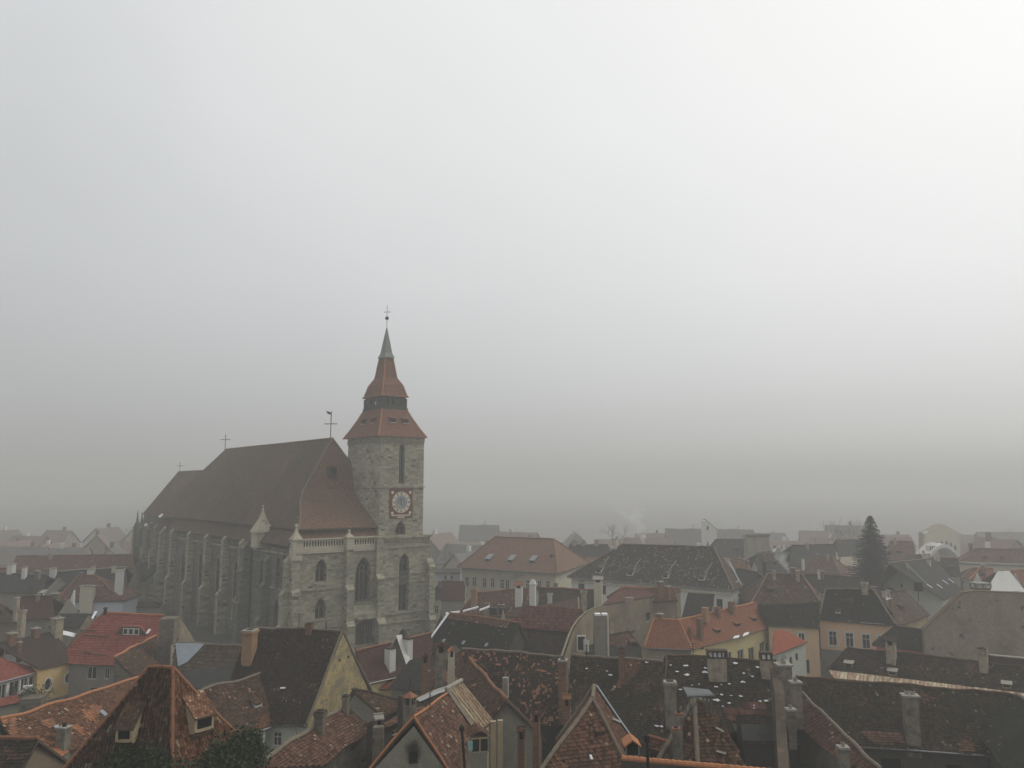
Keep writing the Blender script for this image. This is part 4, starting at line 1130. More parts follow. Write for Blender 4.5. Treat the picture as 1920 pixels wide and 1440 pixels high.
b = [L(-16.75 + 1.7 * i, 14.7 + 1.7 * j, 21.6) for i, j in ((-1, -1), (1, -1), (1, 1), (-1, 1))]; m_ = [L(-16.75 + .55 * i, 14.7 + .55 * j, 24.0) for i, j in ((-1, -1), (1, -1), (1, 1), (-1, 1))]; t_ = [L(-16.75 + .14 * i, 14.7 + .14 * j, 25.4) for i, j in ((-1, -1), (1, -1), (1, 1), (-1, 1))]
for i in range(4):
    j = (i + 1) % 4; mb.face([b[i], b[j], m_[j], m_[i]]); mb.face([m_[i], m_[j], t_[j], t_[i]])
mb.lathe(L(-16.75, 14.7, 25.3), [(.15, 0), (.36, .2), (.18, .4), (.12, .8), (.25, 1.0), (.02, 1.2)], 8)
cpart(mb, 'stair_turret', ['stone_new'])
# --- roofs
hipprof = [(22.3, -15.8, .3), (23.3, -15.1, 1.7), (24.7, -14.05, 3.8), (27.2, -12.3, 8.0), (29.5, -10.7, 10.1), (32.6, -8.5, 11.05), (36.5, -5.7, 12.5), (39.6, -3.5, 13.3)]
UM = -3.5
def mirror(u): return 2 * UM - u
rf = MB()
VE = 75.4
for (z0, u0, v0), (z1, u1, v1) in zip(hipprof[:-1], hipprof[1:]):
    ve0 = VE + (39.6 - z0) * .95; ve1 = VE + (39.6 - z1) * .95
    n = 12
    for i in range(n):       # left-hand slope
        a, b = i / n, (i + 1) / n
        rf.face([L(u0, v0 + (ve0 - v0) * a, z0), L(u0, v0 + (ve0 - v0) * b, z0), L(u1, v1 + (ve1 - v1) * b, z1), L(u1, v1 + (ve1 - v1) * a, z1)], tb=tb_of(Vector((-CU.x * .81, -CU.y * .81, .58)).normalized()))
        rf.face([L(mirror(u0), v0 + (ve0 - v0) * a, z0), L(mirror(u0), v0 + (ve0 - v0) * b, z0), L(mirror(u1), v1 + (ve1 - v1) * b, z1), L(mirror(u1), v1 + (ve1 - v1) * a, z1)], tb=tb_of(Vector((CU.x * .81, CU.y * .81, .58)).normalized()))
    rf.face([L(u0, v0, z0), L(mirror(u0), v0, z0), L(mirror(u1), v1, z1), L(u1, v1, z1)], 1)
    rf.face([L(u0, ve0, z0), L(mirror(u0), ve0, z0), L(mirror(u1), ve1, z1), L(u1, ve1, z1)], 0)
hp = [L(u, v, z + .05) for z, u, v in hipprof]; rf.tube(hp, .17, 6, 2); rf.tube([L(mirror(u), v, z + .05) for z, u, v in hipprof], .17, 6, 2)
rf.tube([L(UM, 13.3, 39.65), L(UM, 35, 39.62), L(UM, 55, 39.66), L(UM, VE, 39.65)], .17, 6, 1)
roof_c = cpart(rf, 'nave_roof', ['church_roof', 'church_red', 'mortar'])
mb = MB()
for (u, z) in ((-4.7, 32.9),):
    v = 11.3; lbox(mb, u - .75, u + .75, v - 1.3, v + .6, z - .9, z + .9, 0); lbox(mb, u - .6, u + .6, v - 1.34, v - 1.3, z - .75, z + .75, 1)
    lbox(mb, u - .9, u + .9, v - 1.5, v + .7, z + .9, z + 1.05, 2)
mb.build('roof_hatch', [M['wood'], M['void'], M['church_red']], roof_c)
ch_ = MB()   # choir
cz0, cz1, vc0, vc1 = 22.0, 34.4, 83.0, 114.6
uo = -13.6
for sg_ in (0, 1):
    f = (lambda u: u) if sg_ == 0 else mirror
    ch_.face([L(f(uo), vc0 - 4, cz0), L(f(uo), 112, cz0), L(UM, vc1, cz1), L(UM, vc0 - 4, cz1)])
    ch_.face([L(f(uo), 112, cz0), L(f(-8.5), 123.5, cz0), L(UM, vc1, cz1)])
ch_.face([L(-8.5, 123.5, cz0), L(mirror(-8.5), 123.5, cz0), L(UM, vc1, cz1)])
ch_.tube([L(UM, vc0, cz1), L(UM, vc1, cz1)], .16, 6, 1); ch_.tube([L(UM, vc1, cz1), L(-8.5, 123.5, cz0)], .16, 6, 1); ch_.tube([L(UM, vc1, cz1), L(uo, 112, cz0)], .16, 6, 1)
cpart(ch_, 'choir_roof', ['church_roof', 'mortar'])
ar = MB()    # low roof over the aisle, chapels and gallery
ar.prism([L(UW - .6, 0.2, 19.6), L(UW - .6, 20.4, 19.6), L(-15.4, 20.4, 22.35), L(-15.4, .2, 22.35)], ZUP * .12, 0)
ar.prism([L(-16.9, 20.4, 19.3), L(-16.9, 74.5, 19.3), L(-15.3, 74.5, 22.3), L(-15.3, 20.4, 22.3)], ZUP * .12, 0)
ar.prism([L(-16.2, .25, 20.6), L(.1, .25, 20.6), L(.1, 1.9, 22.4), L(-15.6, 1.9, 22.4)], ZUP * .1, 1)
lbox(ar, -15.8, .1, .35, .95, 22.36, 22.52, 2)
lbox(ar, -15.95, -15.25, 1.0, 74.0, 22.36, 22.5, 2)
cpart(ar, 'aisle_roof', ['church_roof', 'church_red', 'church_roof'])
cw = MB()
for f in ((lambda u: u), mirror):
    cw.face([L(f(-13.2), 78, 17), L(f(-13.2), 111.6, 17), L(f(-13.2), 111.6, 22.3), L(f(-13.2), 78, 22.3)]); cw.face([L(f(-13.2), 111.6, 17), L(f(-8.2), 122.8, 17), L(f(-8.2), 122.8, 22.3), L(f(-13.2), 111.6, 22.3)])
cw.face([L(-8.2, 122.8, 17), L(mirror(-8.2), 122.8, 17), L(mirror(-8.2), 122.8, 22.3), L(-8.2, 122.8, 22.3)])
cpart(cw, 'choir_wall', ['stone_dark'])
an = MB()    # ambulatory round the choir
pts = [(-16, 74), (-16, 104), (-11, 116), (-3.5, 120), (4, 116), (9, 104), (9, 74)]
for (a, b) in zip(pts[:-1], pts[1:]):
    an.face([L(*a, 0), L(*b, 0), L(*b, 18.2), L(*a, 18.2)], 0)
    ca = (a[0] * .7 - 1.0, a[1] * .95 + 2.0); cb = (b[0] * .7 - 1.0, b[1] * .95 + 2.0)
    an.face([L(a[0], a[1], 18.4), L(b[0], b[1], 18.4), L(cb[0], cb[1], 22.2), L(ca[0], ca[1], 22.2)], 1)
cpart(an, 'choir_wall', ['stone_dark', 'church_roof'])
for v in (80.0, 88.2, 96.4): buttress('stone', -16, v, -1, 0, .75, [(8.0, 2.0), (18.2, 1.4)])
for v in (84.2, 92.4, 100.4):
    mb = MB(); A = L(-16.04, v, 0)
    mb.face([A + CV * q[0] + ZUP * q[1] for q in shape('point', 0, 9.4, 2.2, 11)]); o_ = mb.build('window', M['lead_glass'], church)
    arch_mould(L(-16, 0, 0), CV, CU, v, 3.9, 14.9, 2.2, 'stone', .2, .3)
for (u, v, zt) in ((-17.6, 88.4, 23.3), (-17.6, 96.6, 23.2), (-16.6, 105.0, 23.3), (-11.6, 117.5, 22.9)):
    pinnacle(u, v, 0 if v > 100 else 14, 18.8, zt, .8, 'stone_dark', cross=False)
po = MB()    # lean-to porch by the choir
po.face([L(-16, 82, 0), L(-16, 82, 9), L(-23, 82, 4.2), L(-23, 82, 0)]); po.face([L(-23, 82, 0), L(-23, 82, 4.2), L(-23, 107, 4.2), L(-23, 107, 0)])
po.prism([L(-23.8, 81.4, 4.0), L(-23.8, 107.6, 4.0), L(-15.6, 107.6, 10), L(-15.6, 81.4, 10)], ZUP * .2, 1)
cpart(po, 'porch', ['stone', 'slate'])
# --- tower
T0, T1, W0, W1 = 0.0, 9.8, 0.0, 13.2
tw = MB()
zt0, zt1 = 20.6, 39.6
def ring(k):
    u, v = 4.6, 6.6; return [(u + (T0 - 4.6) * k, v - 6.6 * k), (u + (T1 - 4.6) * k, v - 6.6 * k), (u + (T1 - 4.6) * k, v + 6.6 * k), (u + (T0 - 4.6) * k, v + 6.6 * k)]
wall_face(tw, L(T0, W0, 0), CU, [(0, zt0), (T1, zt0), (T1, zt1), (0, zt1)], [shape('point', 4.8, 34.4, 1.25, 7.7), shape('point', 4.75, 22.1, 2.3, 2.7)], CV, .8)
for a, b in (((T1, W0), (T1, W1)), ((T1, W1), (T0, W1)), ((T0, W1), (T0, W0))): tw.face([L(*a, zt0 - 1), L(*b, zt0 - 1), L(*b, zt1), L(*a, zt1)], 0)
lbox(tw, T0 - .22, T1 + .22, W0 - .22, W1 + .22, 29.75, 30.0)
# corbel frieze under the eaves
lbox(tw, T0 - .12, T1 + .12, W0 - .12, W1 + .12, 38.9, 39.6)
for i in range(22): u = T0 + .2 + i * (T1 - .4) / 21; lbox(tw, u - .1, u + .1, W0 - .3, W0 - .1, 38.35, 39.0)
for i in range(28): v = W0 + .2 + i * (W1 - .4) / 27; lbox(tw, T0 - .3, T0 - .1, v - .1, v + .1, 38.35, 39.0)
tower = cpart(tw, 'tower', ['stone'])
gothic(L(T0, W0, 0), CU, CV, 4.8, 30.55, 38.25, 1.25, .8, 2, False, name='belfry_window'); gothic(L(T0, W0, 0), CU, CV, 4.75, 20.75, 23.45, 2.3, .8, 2, False, name='belfry_window')
tb = MB()    # wider base of the tower
B0, B1, V0, V1 = .5, 11.3, -.35, 13.5
wall_face(tb, L(B0, V0, 0), CU, [(0, 0), (B1 - B0, 0), (B1 - B0, 20.2), (0, 20.2)], [shape('point', 5.45 - B0, 11.9, 2.15, 10.8), shape('point', 5.5 - B0, 1.85, 2.1, 3.0)], CV, 1.1)
for a, b in (((B1, V0), (B1, V1)), ((B1, V1), (B0, V1)), ((B0, V1), (B0, V0))): tb.face([L(*a, 0), L(*b, 0), L(*b, 20.2), L(*a, 20.2)])
lbox(tb, B0 - .3, B1 + .3, V0 - .3, V1 + .3, 20.2, 20.6); lbox(tb, B0 - .2, B1 + .2, V0 - .2, V1 + .2, 18.35, 18.65)
for i in range(26): u = B0 + .2 + i * (B1 - B0 - .4) / 25; lbox(tb, u - .1, u + .1, V0 - .14, V0, 19.2, 20.2)
for (a, b, z) in ((B0, 4.2, 13.0), (6.7, B1, 13.5), (B0, B1, 6.2), (B0, B1, 4.6)): lbox(tb, a, b, V0 - .26, V0, z - .14, z + .14)
lbox(tb, B0 - .1, B1 + .1, V0 - .25, V0, 0, 1.2)
cpart(tb, 'tower_base', ['stone'])
gothic(L(B0, V0, 0), CU, CV, 5.45 - B0, 6.5, 17.3, 2.15, 1.1, 2, True); gothic(L(B0, V0, 0), CU, CV, 5.5 - B0, .35, 3.35, 2.1, 1.1, 2, False)
arch_mould(L(B0, V0, 0), CU, CV, 5.45 - B0, 6.5, 17.3, 2.15)
mb = MB(); lbox(mb, 4.4, 6.5, V0 + .35, V0 + .6, 11.4, 13.7); lbox(mb, 4.35, 6.55, V0 + .1, V0 + .62, 13.6, 13.85); lbox(mb, 4.35, 6.55, V0 + .1, V0 + .62, 12.6, 12.75); cpart(mb, 'blind_panel', ['stone_dark'])
buttress('stone', B1 - .2, V0, 0, -1, .7, [(4.6, 1.9), (14.5, 1.3)]); buttress('stone', B1, V0 + .8, 1, 0, .7, [(4.6, 1.9), (14.5, 1.3)])
# tower roof, gallery, spire (all oblong like the tower)
def rect(ku, kv, z, off=(0, 0)): return [L(4.6 + ku * i + off[0], 6.6 + kv * j + off[1], z) for i, j in ((-1, -1), (1, -1), (1, 1), (-1, 1))]
def rings_mesh(prof, mat, name, parent=None, hips=True):
    mb = MB(); R = [rect(5.2 * k, 6.9 * k, z) for k, z in prof]
    for a, b in zip(R[:-1], R[1:]):
        for i in range(4):
            j = (i + 1) % 4; mb.face([a[i], a[j], b[j], b[i]])
    mb.face(R[0][::-1]); mb.face(R[-1])
    if hips:
        for i in range(4): mb.tube([r[i] for r in R], .11, 6, 1)
    return cpart(mb, name, [mat, 'ridge_orange'], parent)
tr = rings_mesh([(1.06, 39.55), (.985, 40.3), (.90, 41.1), (.70, 43.3), (.545, 45.3)], 'spire_red', 'tower_roof')
def tdorm(u, v, z, du, dv):
    mb = MB(); o = CU * du + CV * dv; s = CU * -dv + CV * du; c = L(u, v, z)
    mb.prism([c + s * -.62 + o * .05 + ZUP * -.45, c + s * .62 + o * .05 + ZUP * -.45, c + s * .62 + o * .05 + ZUP * .4, c + s * -.62 + o * .05 + ZUP * .4], o * -1.6, 0)
    mb.prism([c + s * -.78 + o * .28 + ZUP * .38, c + s * .78 + o * .28 + ZUP * .38, c + s * .78 - o * 1.5 + ZUP * .95, c + s * -.78 - o * 1.5 + ZUP * .95], ZUP * .1, 2)
    mb.face([c + s * -.5 + o * .07 + ZUP * -.3, c + s * .5 + o * .07 + ZUP * -.3, c + s * .5 + o * .07 + ZUP * .3, c + s * -.5 + o * .07 + ZUP * .3], 1)
    mb.box(c + o * .1 - ZUP * .45, s * .7, o * .08, ZUP * .07, 3)
    return mb.build('dormer', [M['wood'], M['void'], M['spire_red'], M['stone_new']], tr)
for u in (3.4, 6.2): tdorm(u, 6.6 - 6.9 * .79, 42.8, 0, -1)
for v in (4.2, 8.2): tdorm(4.6 - 5.2 * .79, v, 42.8, -1, 0)
gl = MB(); ku, kv = 2.65, 3.5
lbox(gl, 4.6 - ku - .35, 4.6 + ku + .35, 6.6 - kv - .35, 6.6 + kv + .35, 45.2, 45.55); lbox(gl, 4.6 - ku, 4.6 + ku, 6.6 - kv, 6.6 - kv + .12, 45.55, 46.2); lbox(gl, 4.6 - ku, 4.6 + ku, 6.6 + kv - .12, 6.6 + kv, 45.55, 46.2)
lbox(gl, 4.6 - ku, 4.6 - ku + .12, 6.6 - kv, 6.6 + kv, 45.55, 46.2); lbox(gl, 4.6 + ku - .12, 4.6 + ku, 6.6 - kv, 6.6 + kv, 45.55, 46.2)
lbox(gl, 4.6 - ku, 4.6 + ku, 6.6 - kv, 6.6 + kv, 47.25, 47.9)
for (a, b) in ((-1, -1), (1, -1), (1, 1), (-1, 1)): lbox(gl, 4.6 + a * ku - .22, 4.6 + a * ku + .22, 6.6 + b * kv - .22, 6.6 + b * kv + .22, 45.5, 47.5)
for s_ in (-1, 1):
    for k in (-.78, -.34, .10, .40, .80): lbox(gl, 4.6 + k * ku - .38, 4.6 + k * ku + .38, 6.6 + s_ * kv - .1, 6.6 + s_ * kv + .1, 46.1, 47.3)
    for k in (-.8, -.45, -.05, .42, .8): lbox(gl, 4.6 + s_ * ku - .1, 4.6 + s_ * ku + .1, 6.6 + k * kv - .42, 6.6 + k * kv + .42, 46.1, 47.3)
lbox(gl, 3.9, 5.3, 5.9, 7.3, 45.5, 47.5)
cpart(gl, 'gallery', ['gallery'])
rings_mesh([(.585, 47.75), (.535, 48.2), (.44, 50.2), (.285, 51.75), (.235, 53.7), (.175, 55.95)], 'spire_red', 'spire_roof')
rings_mesh([(.215, 55.9), (.205, 56.2), (.15, 57.0), (.085, 59.6), (.012, 62.3)], 'copper', 'spire', hips=False)
sc = rect(0, 0, 0)[0]
def cross(u, v, z0, zt, arm, zarm, r=.06, ball=None, vane=False, name='cross'):
    mb = MB(); mb.tube([L(u, v, z0), L(u, v, zt)], r, 6)
    mb.tube([L(u - arm * .75, v + arm * .66, zarm), L(u + arm * .75, v - arm * .66, zarm)], r * .9, 6)
    for k in (-1, 1): mb.lathe(L(u + k * arm * .75, v - k * arm * .66, zarm - .12), [(.02, 0), (.13, .12), (.02, .24)], 6)
    if ball: mb.lathe(L(u, v, ball), [(.05, -.42), (.34, -.2), (.42, 0), (.34, .2), (.05, .42)], 10)
    if vane: mb.prism([L(u, v, zt - .1), L(u - .85, v + .6, zt + .25), L(u - .6, v + .4, zt - .35), L(u, v, zt - .55)], CU * .05); mb.prism([L(u, v, zt - .1), L(u + .1, v - .1, zt + .3), L(u + .05, v - .05, zt - .4)], CU * .05)
    return cpart(mb, name, 'iron')
cross(4.6, 6.6, 62.2, 67.0, .55, 65.6, .055, 64.3)
cross(UM, 14.2, 39.5, 45.0, 1.2, 42.6, .09, None, True)
cross(UM, 75.5, 39.5, 43.6, 1.2, 42.2, .09)
cross(UM, 113.6, 34.3, 37.2, .9, 36.1, .07)
# clock painted on a board
ck = MB(); lbox(ck, 2.2, 7.25, -.12, .0, 23.9, 29.6)
clock = cpart(ck, 'clock_board', 'clock_red')
def disc(mb, cu, cz, r0, r1, d, m=0, n=40):
    for i in range(n):
        a, b = 2 * math.pi * i / n, 2 * math.pi * (i + 1) / n
        q = [(cu + r * math.cos(x), cz + r * math.sin(x)) for x, r in ((a, r1), (b, r1), (b, r0), (a, r0))]
        if r0 < 1e-6: q = q[:3]
        mb.face([L(x[0], d, x[1]) for x in q], m)
    
ccu, ccz = 4.72, 26.95
mb = MB(); disc(mb, ccu, ccz, 1.32, 2.02, -.15, 0); disc(mb, ccu, ccz, 2.02, 2.1, -.14, 1); mb.build('dial_ring', [M['clock_cream'], M['clock_red']], clock)
mb = MB(); disc(mb, ccu, ccz, 0, 1.32, -.15, 0)
for i in range(12):
    a = i * math.pi / 6; disc(mb, ccu + 1.08 * math.cos(a), ccz + 1.08 * math.sin(a), 0, .1, -.165, 1, 8)
for i in range(6):
    a = math.radians(205 + i * 13); disc(mb, ccu + .82 * math.cos(a), ccz + .82 * math.sin(a), 0, .13, -.17, 2, 8)
mb.build('dial_centre', [M['clock_blue'], M['frame'], M['clock_gold']], clock)
mb = MB()
ROM = ['XII', 'I', 'II', 'III', 'IV', 'V', 'VI', 'VII', 'VIII', 'IX', 'X', 'XI']
def stroke(cx, cz, ang, x0, y0, x1, y1, wd):
    ca, sa = math.cos(ang), math.sin(ang)
    def Q(x, y): return (cx + x * ca + y * sa, cz - x * sa + y * ca)
    dx, dy = x1 - x0, y1 - y0; l = math.hypot(dx, dy); nx, ny = -dy / l * wd / 2, dx / l * wd / 2
    mb.face([L(q[0], -.17, q[1]) for q in (Q(x0 + nx, y0 + ny), Q(x1 + nx, y1 + ny), Q(x1 - nx, y1 - ny), Q(x0 - nx, y0 - ny))])
for i, s_ in enumerate(ROM):
    a = i * math.pi / 6; x = ccu + 1.68 * math.sin(a); z = ccz + 1.68 * math.cos(a)
    wd = {'I': .13, 'V': .26, 'X': .26}; tot = sum(wd[c] for c in s_); px = -tot / 2
    for c in s_:
        w_ = wd[c]; m_ = px + w_ / 2
        if c == 'I': stroke(x, z, a, m_, -.24, m_, .24, .075)
        if c == 'V': stroke(x, z, a, px + .03, .24, m_, -.24, .075); stroke(x, z, a, px + w_ - .03, .24, m_, -.24, .05)
        if c == 'X': stroke(x, z, a, px + .03, .24, px + w_ - .03, -.24, .075); stroke(x, z, a, px + w_ - .03, .24, px + .03, -.24, .05)
        px += w_
mb.build('numerals', [M['iron']], clock)
mb = MB(); mb.prism([L(ccu - .09, -.2, ccz - .35), L(ccu + .09, -.2, ccz - .35), L(ccu + .05, -.2, ccz + .75), L(ccu - .05, -.2, ccz + .75)], CV * -.03)
mb.prism([L(ccu + .0, -.24, ccz - .3), L(ccu + .22, -.24, ccz - .3), L(ccu + .12, -.24, ccz + .62)], CV * -.03, 1); mb.build('clock_hand', [M['iron'], M['clock_gold']], clock)
mb = MB()
for (u, z) in ((2.75, 28.85), (6.7, 28.85), (2.75, 24.95), (6.7, 24.95)):
    disc(mb, u, z, 0, .3, -.15, 0, 10)
lbox(mb, 2.65, 6.8, -.16, -.12, 24.35, 24.62, 0); lbox(mb, 3.95, 5.5, -.16, -.12, 23.98, 24.27, 0)
for i in range(24):
    u = 2.85 + i * .165
    if i % 7: lbox(mb, u, u + .06, -.17, -.16, 24.41, 24.56, 1)
for i in range(4): lbox(mb, 4.15 + i * .32, 4.15 + i * .32 + .1, -.17, -.16, 24.03, 24.22, 1)
mb.build('clock_panel', [M['clock_cream'], M['clock_red']], clock)
# downpipes and patches of snow that lie on the choir roofs
mb = MB(); mb.tube([L(UW - .25, 2.3, .2), L(UW - .25, 2.3, 18.6)], .1, 6); mb.tube([L(UW - .25, 17.7, .2), L(UW - .25, 17.7, 18.4)], .1, 6); cpart(mb, 'downpipe', 'iron')
# ------------------------------------------------------------------ the old town, from the foreground to the fog
def rust_mat():
    k = NT('rusty_sheet_metal', .7, .3)
    u, v = k.uv()
    fu = k.math('FRACT', k.math('DIVIDE', u, .42))
    rib = k.math('SUBTRACT', 1.0, k.step(k.math('MINIMUM', fu, k.math('SUBTRACT', 1.0, fu)), .0, .12))
    cb = k.n('ShaderNodeCombineXYZ'); k.put(cb.inputs[0], u); k.put(cb.inputs[1], v)
    n1 = k.noise(1.0, 5, .7, vec=cb.outputs[0], sc3=(2.6, .32, 1)); n2 = k.noise(4, 3, .6)
    c = k.mix(k.step(n1, .42, .54), (.52, .44, .27), (.22, .085, .03)); c = k.mix(k.math('MULTIPLY', n2, .4), c, (.62, .58, .47)); c = k.mix(k.math('MULTIPLY', rib, .5), c, (.16, .12, .08))
    k.color(c); k.bump(k.math('ADD', rib, k.math('MULTIPLY', n2, .2)), .05, .8)
    return k.mat
M['rust'] = rust_mat()
def soot_mat():
    k = NT('soot', .95, .05); k.color((.02, .019, .017)); u, v = k.uv(); t = k.t
    dx = k.math('MULTIPLY', k.math('SUBTRACT', u, .5), 2.2); dy = k.math('MULTIPLY', k.math('SUBTRACT', v, .5), 2.0)
    r = k.math('SQRT', k.math('ADD', k.math('MULTIPLY', dx, dx), k.math('MULTIPLY', dy, dy)))
    r = k.math('ADD', r, k.math('MULTIPLY', k.math('SUBTRACT', k.noise(1.6, 4, .7), .5), .7))
    f = k.math('MULTIPLY', k.math('SUBTRACT', 1.0, k.step(r, .15, .85)), .8)
    tr = t.nodes.new('ShaderNodeBsdfTransparent'); mx = t.nodes.new('ShaderNodeMixShader')
    t.links.new(f, mx.inputs[0]); t.links.new(tr.outputs[0], mx.inputs[1]); t.links.new(k.b.outputs[0], mx.inputs[2]); t.links.new(mx.outputs[0], k.out.inputs[0])
    return k.mat
M['soot'] = soot_mat()
BT = (.20, .23, False)
PT = (.18, .21, True)

# ===== bottom left
h = house('steep hipped roof of orange pantiles with two small dormers, ivy growing round its foot', (279, 1254), (324, 1255), (75, 1500), (322, 1502), 14, zr=20, roof='pan_dark', hmat='pan', wall='plaster_grey', B2=(500, 1440), hip=(1, 1), ridge='clay', tiles=PT, rr=.115)
dormer(h, 243, 1360, 1384, 30, 280, 1312, roof='pan_dark', wall='wood_pale', out=.6)
dormer(h, 371, 1340, 1366, 22, 336, 1306, pl=h.hip2, roof='pan', wall='wood_pale', out=.55)
TURRET = h
h = house('long low house with sunken reddish brown roof patched in new orange tiles', (0, 1351), (262, 1272), (60, 1440), (300, 1330), 8.5, 38, roof='orange_old', wall='plaster_brown', ridge='orange', tiles=BT)
chimney(h, 118, 1402, 1356, 21, 'plaster_grey', 'pot')
on_slope(h, [(98, 1366), (107, 1362), (110, 1377), (104, 1373)], 'skylight', 'tinblue', .12); on_slope(h, [(184, 1336), (190, 1333), (200, 1343), (194, 1346)], 'skylight', 'tinblue', .12)
on_slope(h, [(16, 1350), (29, 1346), (29, 1383), (17, 1383)], 'repair_patch', 'repair_orange', .05); on_slope(h, [(76, 1352), (95, 1348), (104, 1362), (86, 1367)], 'repair_patch', 'repair_orange', .05); on_slope(h, [(165, 1322), (190, 1324), (186, 1338), (176, 1343)], 'repair_patch', 'repair_orange', .05)
h = house('dark tiled house with plain brown plaster gable in the lowest corner of the picture', (-60, 1378), (72, 1388), (-160, 1505), (0, 1520), 11, zr=14, roof='dark', wall='plaster_brown', ridge='clay', B2=(140, 1430))
h = slab_house('white annex with a band of windows under a red tiled roof', (-60, 1294), (70, 1259), 7.5, 32, [(-60, 1204), (0, 1230), (17, 1239), (67, 1252), (73, 1259), (0, 1278), (-60, 1295)], 'red_new', 'white', gutter=True,
          wins=[('front', 4, 1298, 15, 28, 'p'), ('front', 27, 1290, 18, 26, 'p'), ('front', 46, 1283, 13, 24, 'p'), ('front', 59, 1279, 9, 22, '')])
h2 = slab_house('red awning roof below the band of windows', (-60, 1336), (42, 1316), 5.2, 30, [(-60, 1322), (41, 1300), (42, 1316), (-60, 1336)], 'red_new', 'plaster_grey', name='awning', cat='awning')
mb = MB(); q = at(52, 1291, 94.0); mb.box(q, Vector((.45, .2, 0)), Vector((-.1, .22, 0)), ZUP * .33); mb.lathe(q + Vector((.02, -.28, -.2)), [(.22, 0), (.22, .02)], 12); mb.build('air_conditioner', M['frame'], h.root)
h = house('yellow house with two round windows under a smooth brownish roof', (-12, 1206), (98, 1184), (72, 1253), (148, 1237), 8, 36, roof='umber', wall='yellow', ridge=None, ov=.25, band=(3.9, 'plaster_grey'),
          wins=[('front', 90, 1283, 13, 22, 'r'), ('front', 128, 1271, 12, 20, 'r')], sgk=.3)
strip_on(h, (99, 1185), (146, 1194), .8, 'verge_flashing', 'snow', .05)
chimney(h, 21, 1206, 1186, 16, 'brick', 'slab'); chimney(h, 36, 1222, 1203, 8, 'brick', 'slab'); chimney(h, 66, 1192, 1177, 14, 'brick', 'slab'); chimney(h, 106, 1190, 1158, 20, 'plaster_beige', 'slab')
h = house('big house with bright red tiled roof and a low eyelid dormer', (193, 1150), (307, 1154), (104, 1240), (288, 1246), 8, 42, roof='red_new', wall='grey_wall', ridge='orange', hip=(0, 0), B2=(377, 1214), gwall='plaster_fire', sgk=.5,
          wins=[('front', 172, 1262, 18, 24, 'p'), ('front', 200, 1263, 10, 22, 'p'), ('front', 176, 1300, 12, 20, 'v')])
# trapezoid eyelid dormer
pl = h.near; t_, b_ = tb_of(pl[1]); hd = Vector((pl[1].x, pl[1].y, 0)).normalized()
A_, B_ = onpl(216, 1190, pl), onpl(277, 1192, pl); w_ = (B_ - A_); wl = w_.length; wt_ = w_.normalized()
c0, c1 = A_ + wt_ * wl * .24 + ZUP * 1.05, A_ + wt_ * wl * .76 + ZUP * 1.05
bk0, bk1 = onpl(226, 1170, pl), onpl(268, 1172, pl)
mb = MB(); up = ZUP * .05 + hd * .12
for q in ([A_ + up, c0 + up, bk0, bk0], [c0 + up, c1 + up, bk1, bk0], [c1 + up, B_ + up, bk1, bk1]):
    if (q[2] - q[3]).length < 1e-6: q = q[:3]
    mb.face(q)
mb.prism([A_ + hd * .1, B_ + hd * .1, c1 + hd * .1, c0 + hd * .1], hd * -.1, 1)
dm = mb.build('dormer', [M['red_new'], M['wood']], h.root)
for k_ in (.33, .5, .67):
    mb = MB(); c = A_ + wt_ * wl * k_ + ZUP * .48 + hd * .12
    mb.box(c, wt_ * .36, hd * .03, ZUP * .42, 0); wf = mb.build('dormer_window', M['frame'], dm)
    mb = MB(); mb.box(c + hd * .035, wt_ * .25, hd * .01, ZUP * .31, 0); mb.build('dormer_pane', M['glass'], dm)
pipe(h, 197, 1152, 1141, .22, 'iron'); strip_on(h, (276, 1189), (282, 1180), .35, 'flashing', 'snow', .1)
strip_on(h, (150, 1183), (180, 1183), .1, 'snow_guard', 'ridge_dark', .1); strip_on(h, (158, 1191), (206, 1195), .1, 'snow_guard', 'ridge_dark', .1); strip_on(h, (155, 1224), (200, 1229), .1, 'snow_guard', 'ridge_dark', .1)
h = house('half roofed old house of crumbling brown tiles leaning on a masonry stack', (214, 1234), (300, 1188), (272, 1290), (352, 1236), 7.5, 42, roof='brown', wall='rubble', ridge='orange', mono=True)
chimney(h, 314, 1245, 1158, 30, 'rubble', None, dr=.8); chimney(h, 325, 1262, 1208, 11, 'cream_grey', None); 
h = house('house with striped brown roof and a pale blue sheet metal corner', (329, 1205), (452, 1212), (320, 1292), (462, 1300), 7.5, 42, roof='striped_brown', wall='plaster_grey', ridge='mortar')
on_slope(h, [(330, 1207), (384, 1209), (352, 1244), (335, 1253)], 'metal_sheet', 'tinblue', .16); on_slope(h, [(340, 1268), (372, 1258), (408, 1254), (455, 1240), (458, 1299), (326, 1291)], 'felt_sheet', 'felt', .14)
h = house('tall house with big dark brown roof and a peeling ochre gable', (474, 1177), (642, 1184), (400, 1352), (575, 1360), 8, 52, roof='brown_dark', wall='whitish_green', gwall='plaster_ochre', B2=(699, 1302), ridge='mortar', verge='2', gutter=True,
          wins=[('front', 520, 1386, 16, 26, 'x'), ('end2', 637, 1238, 4, 6, 'v'), ('end2', 653, 1232, 4, 6, 'v')])
GAB = h
chimney(h, 467, 1232, 1180, 23, 'brick_pale', 'brick', dr=1.2); chimney(h, 580, 1185, 1168, 13, 'brick', 'brick', capm='ridge_dark')
dormer(h, 533, 1311, 1319, 8, 541, 1303, roof='brown_dark', wall='frame'); on_slope(h, [(452, 1228), (471, 1222), (473, 1236), (440, 1260)], 'moss_patch', 'dark_wet', .04)
on_slope(h, [(526, 1291), (536, 1291), (535, 1294), (526, 1294)], 'snow_patch', 'snow', .06)
pipe(h, 611, 1184, 1166, .05, 'iron', hat=False)
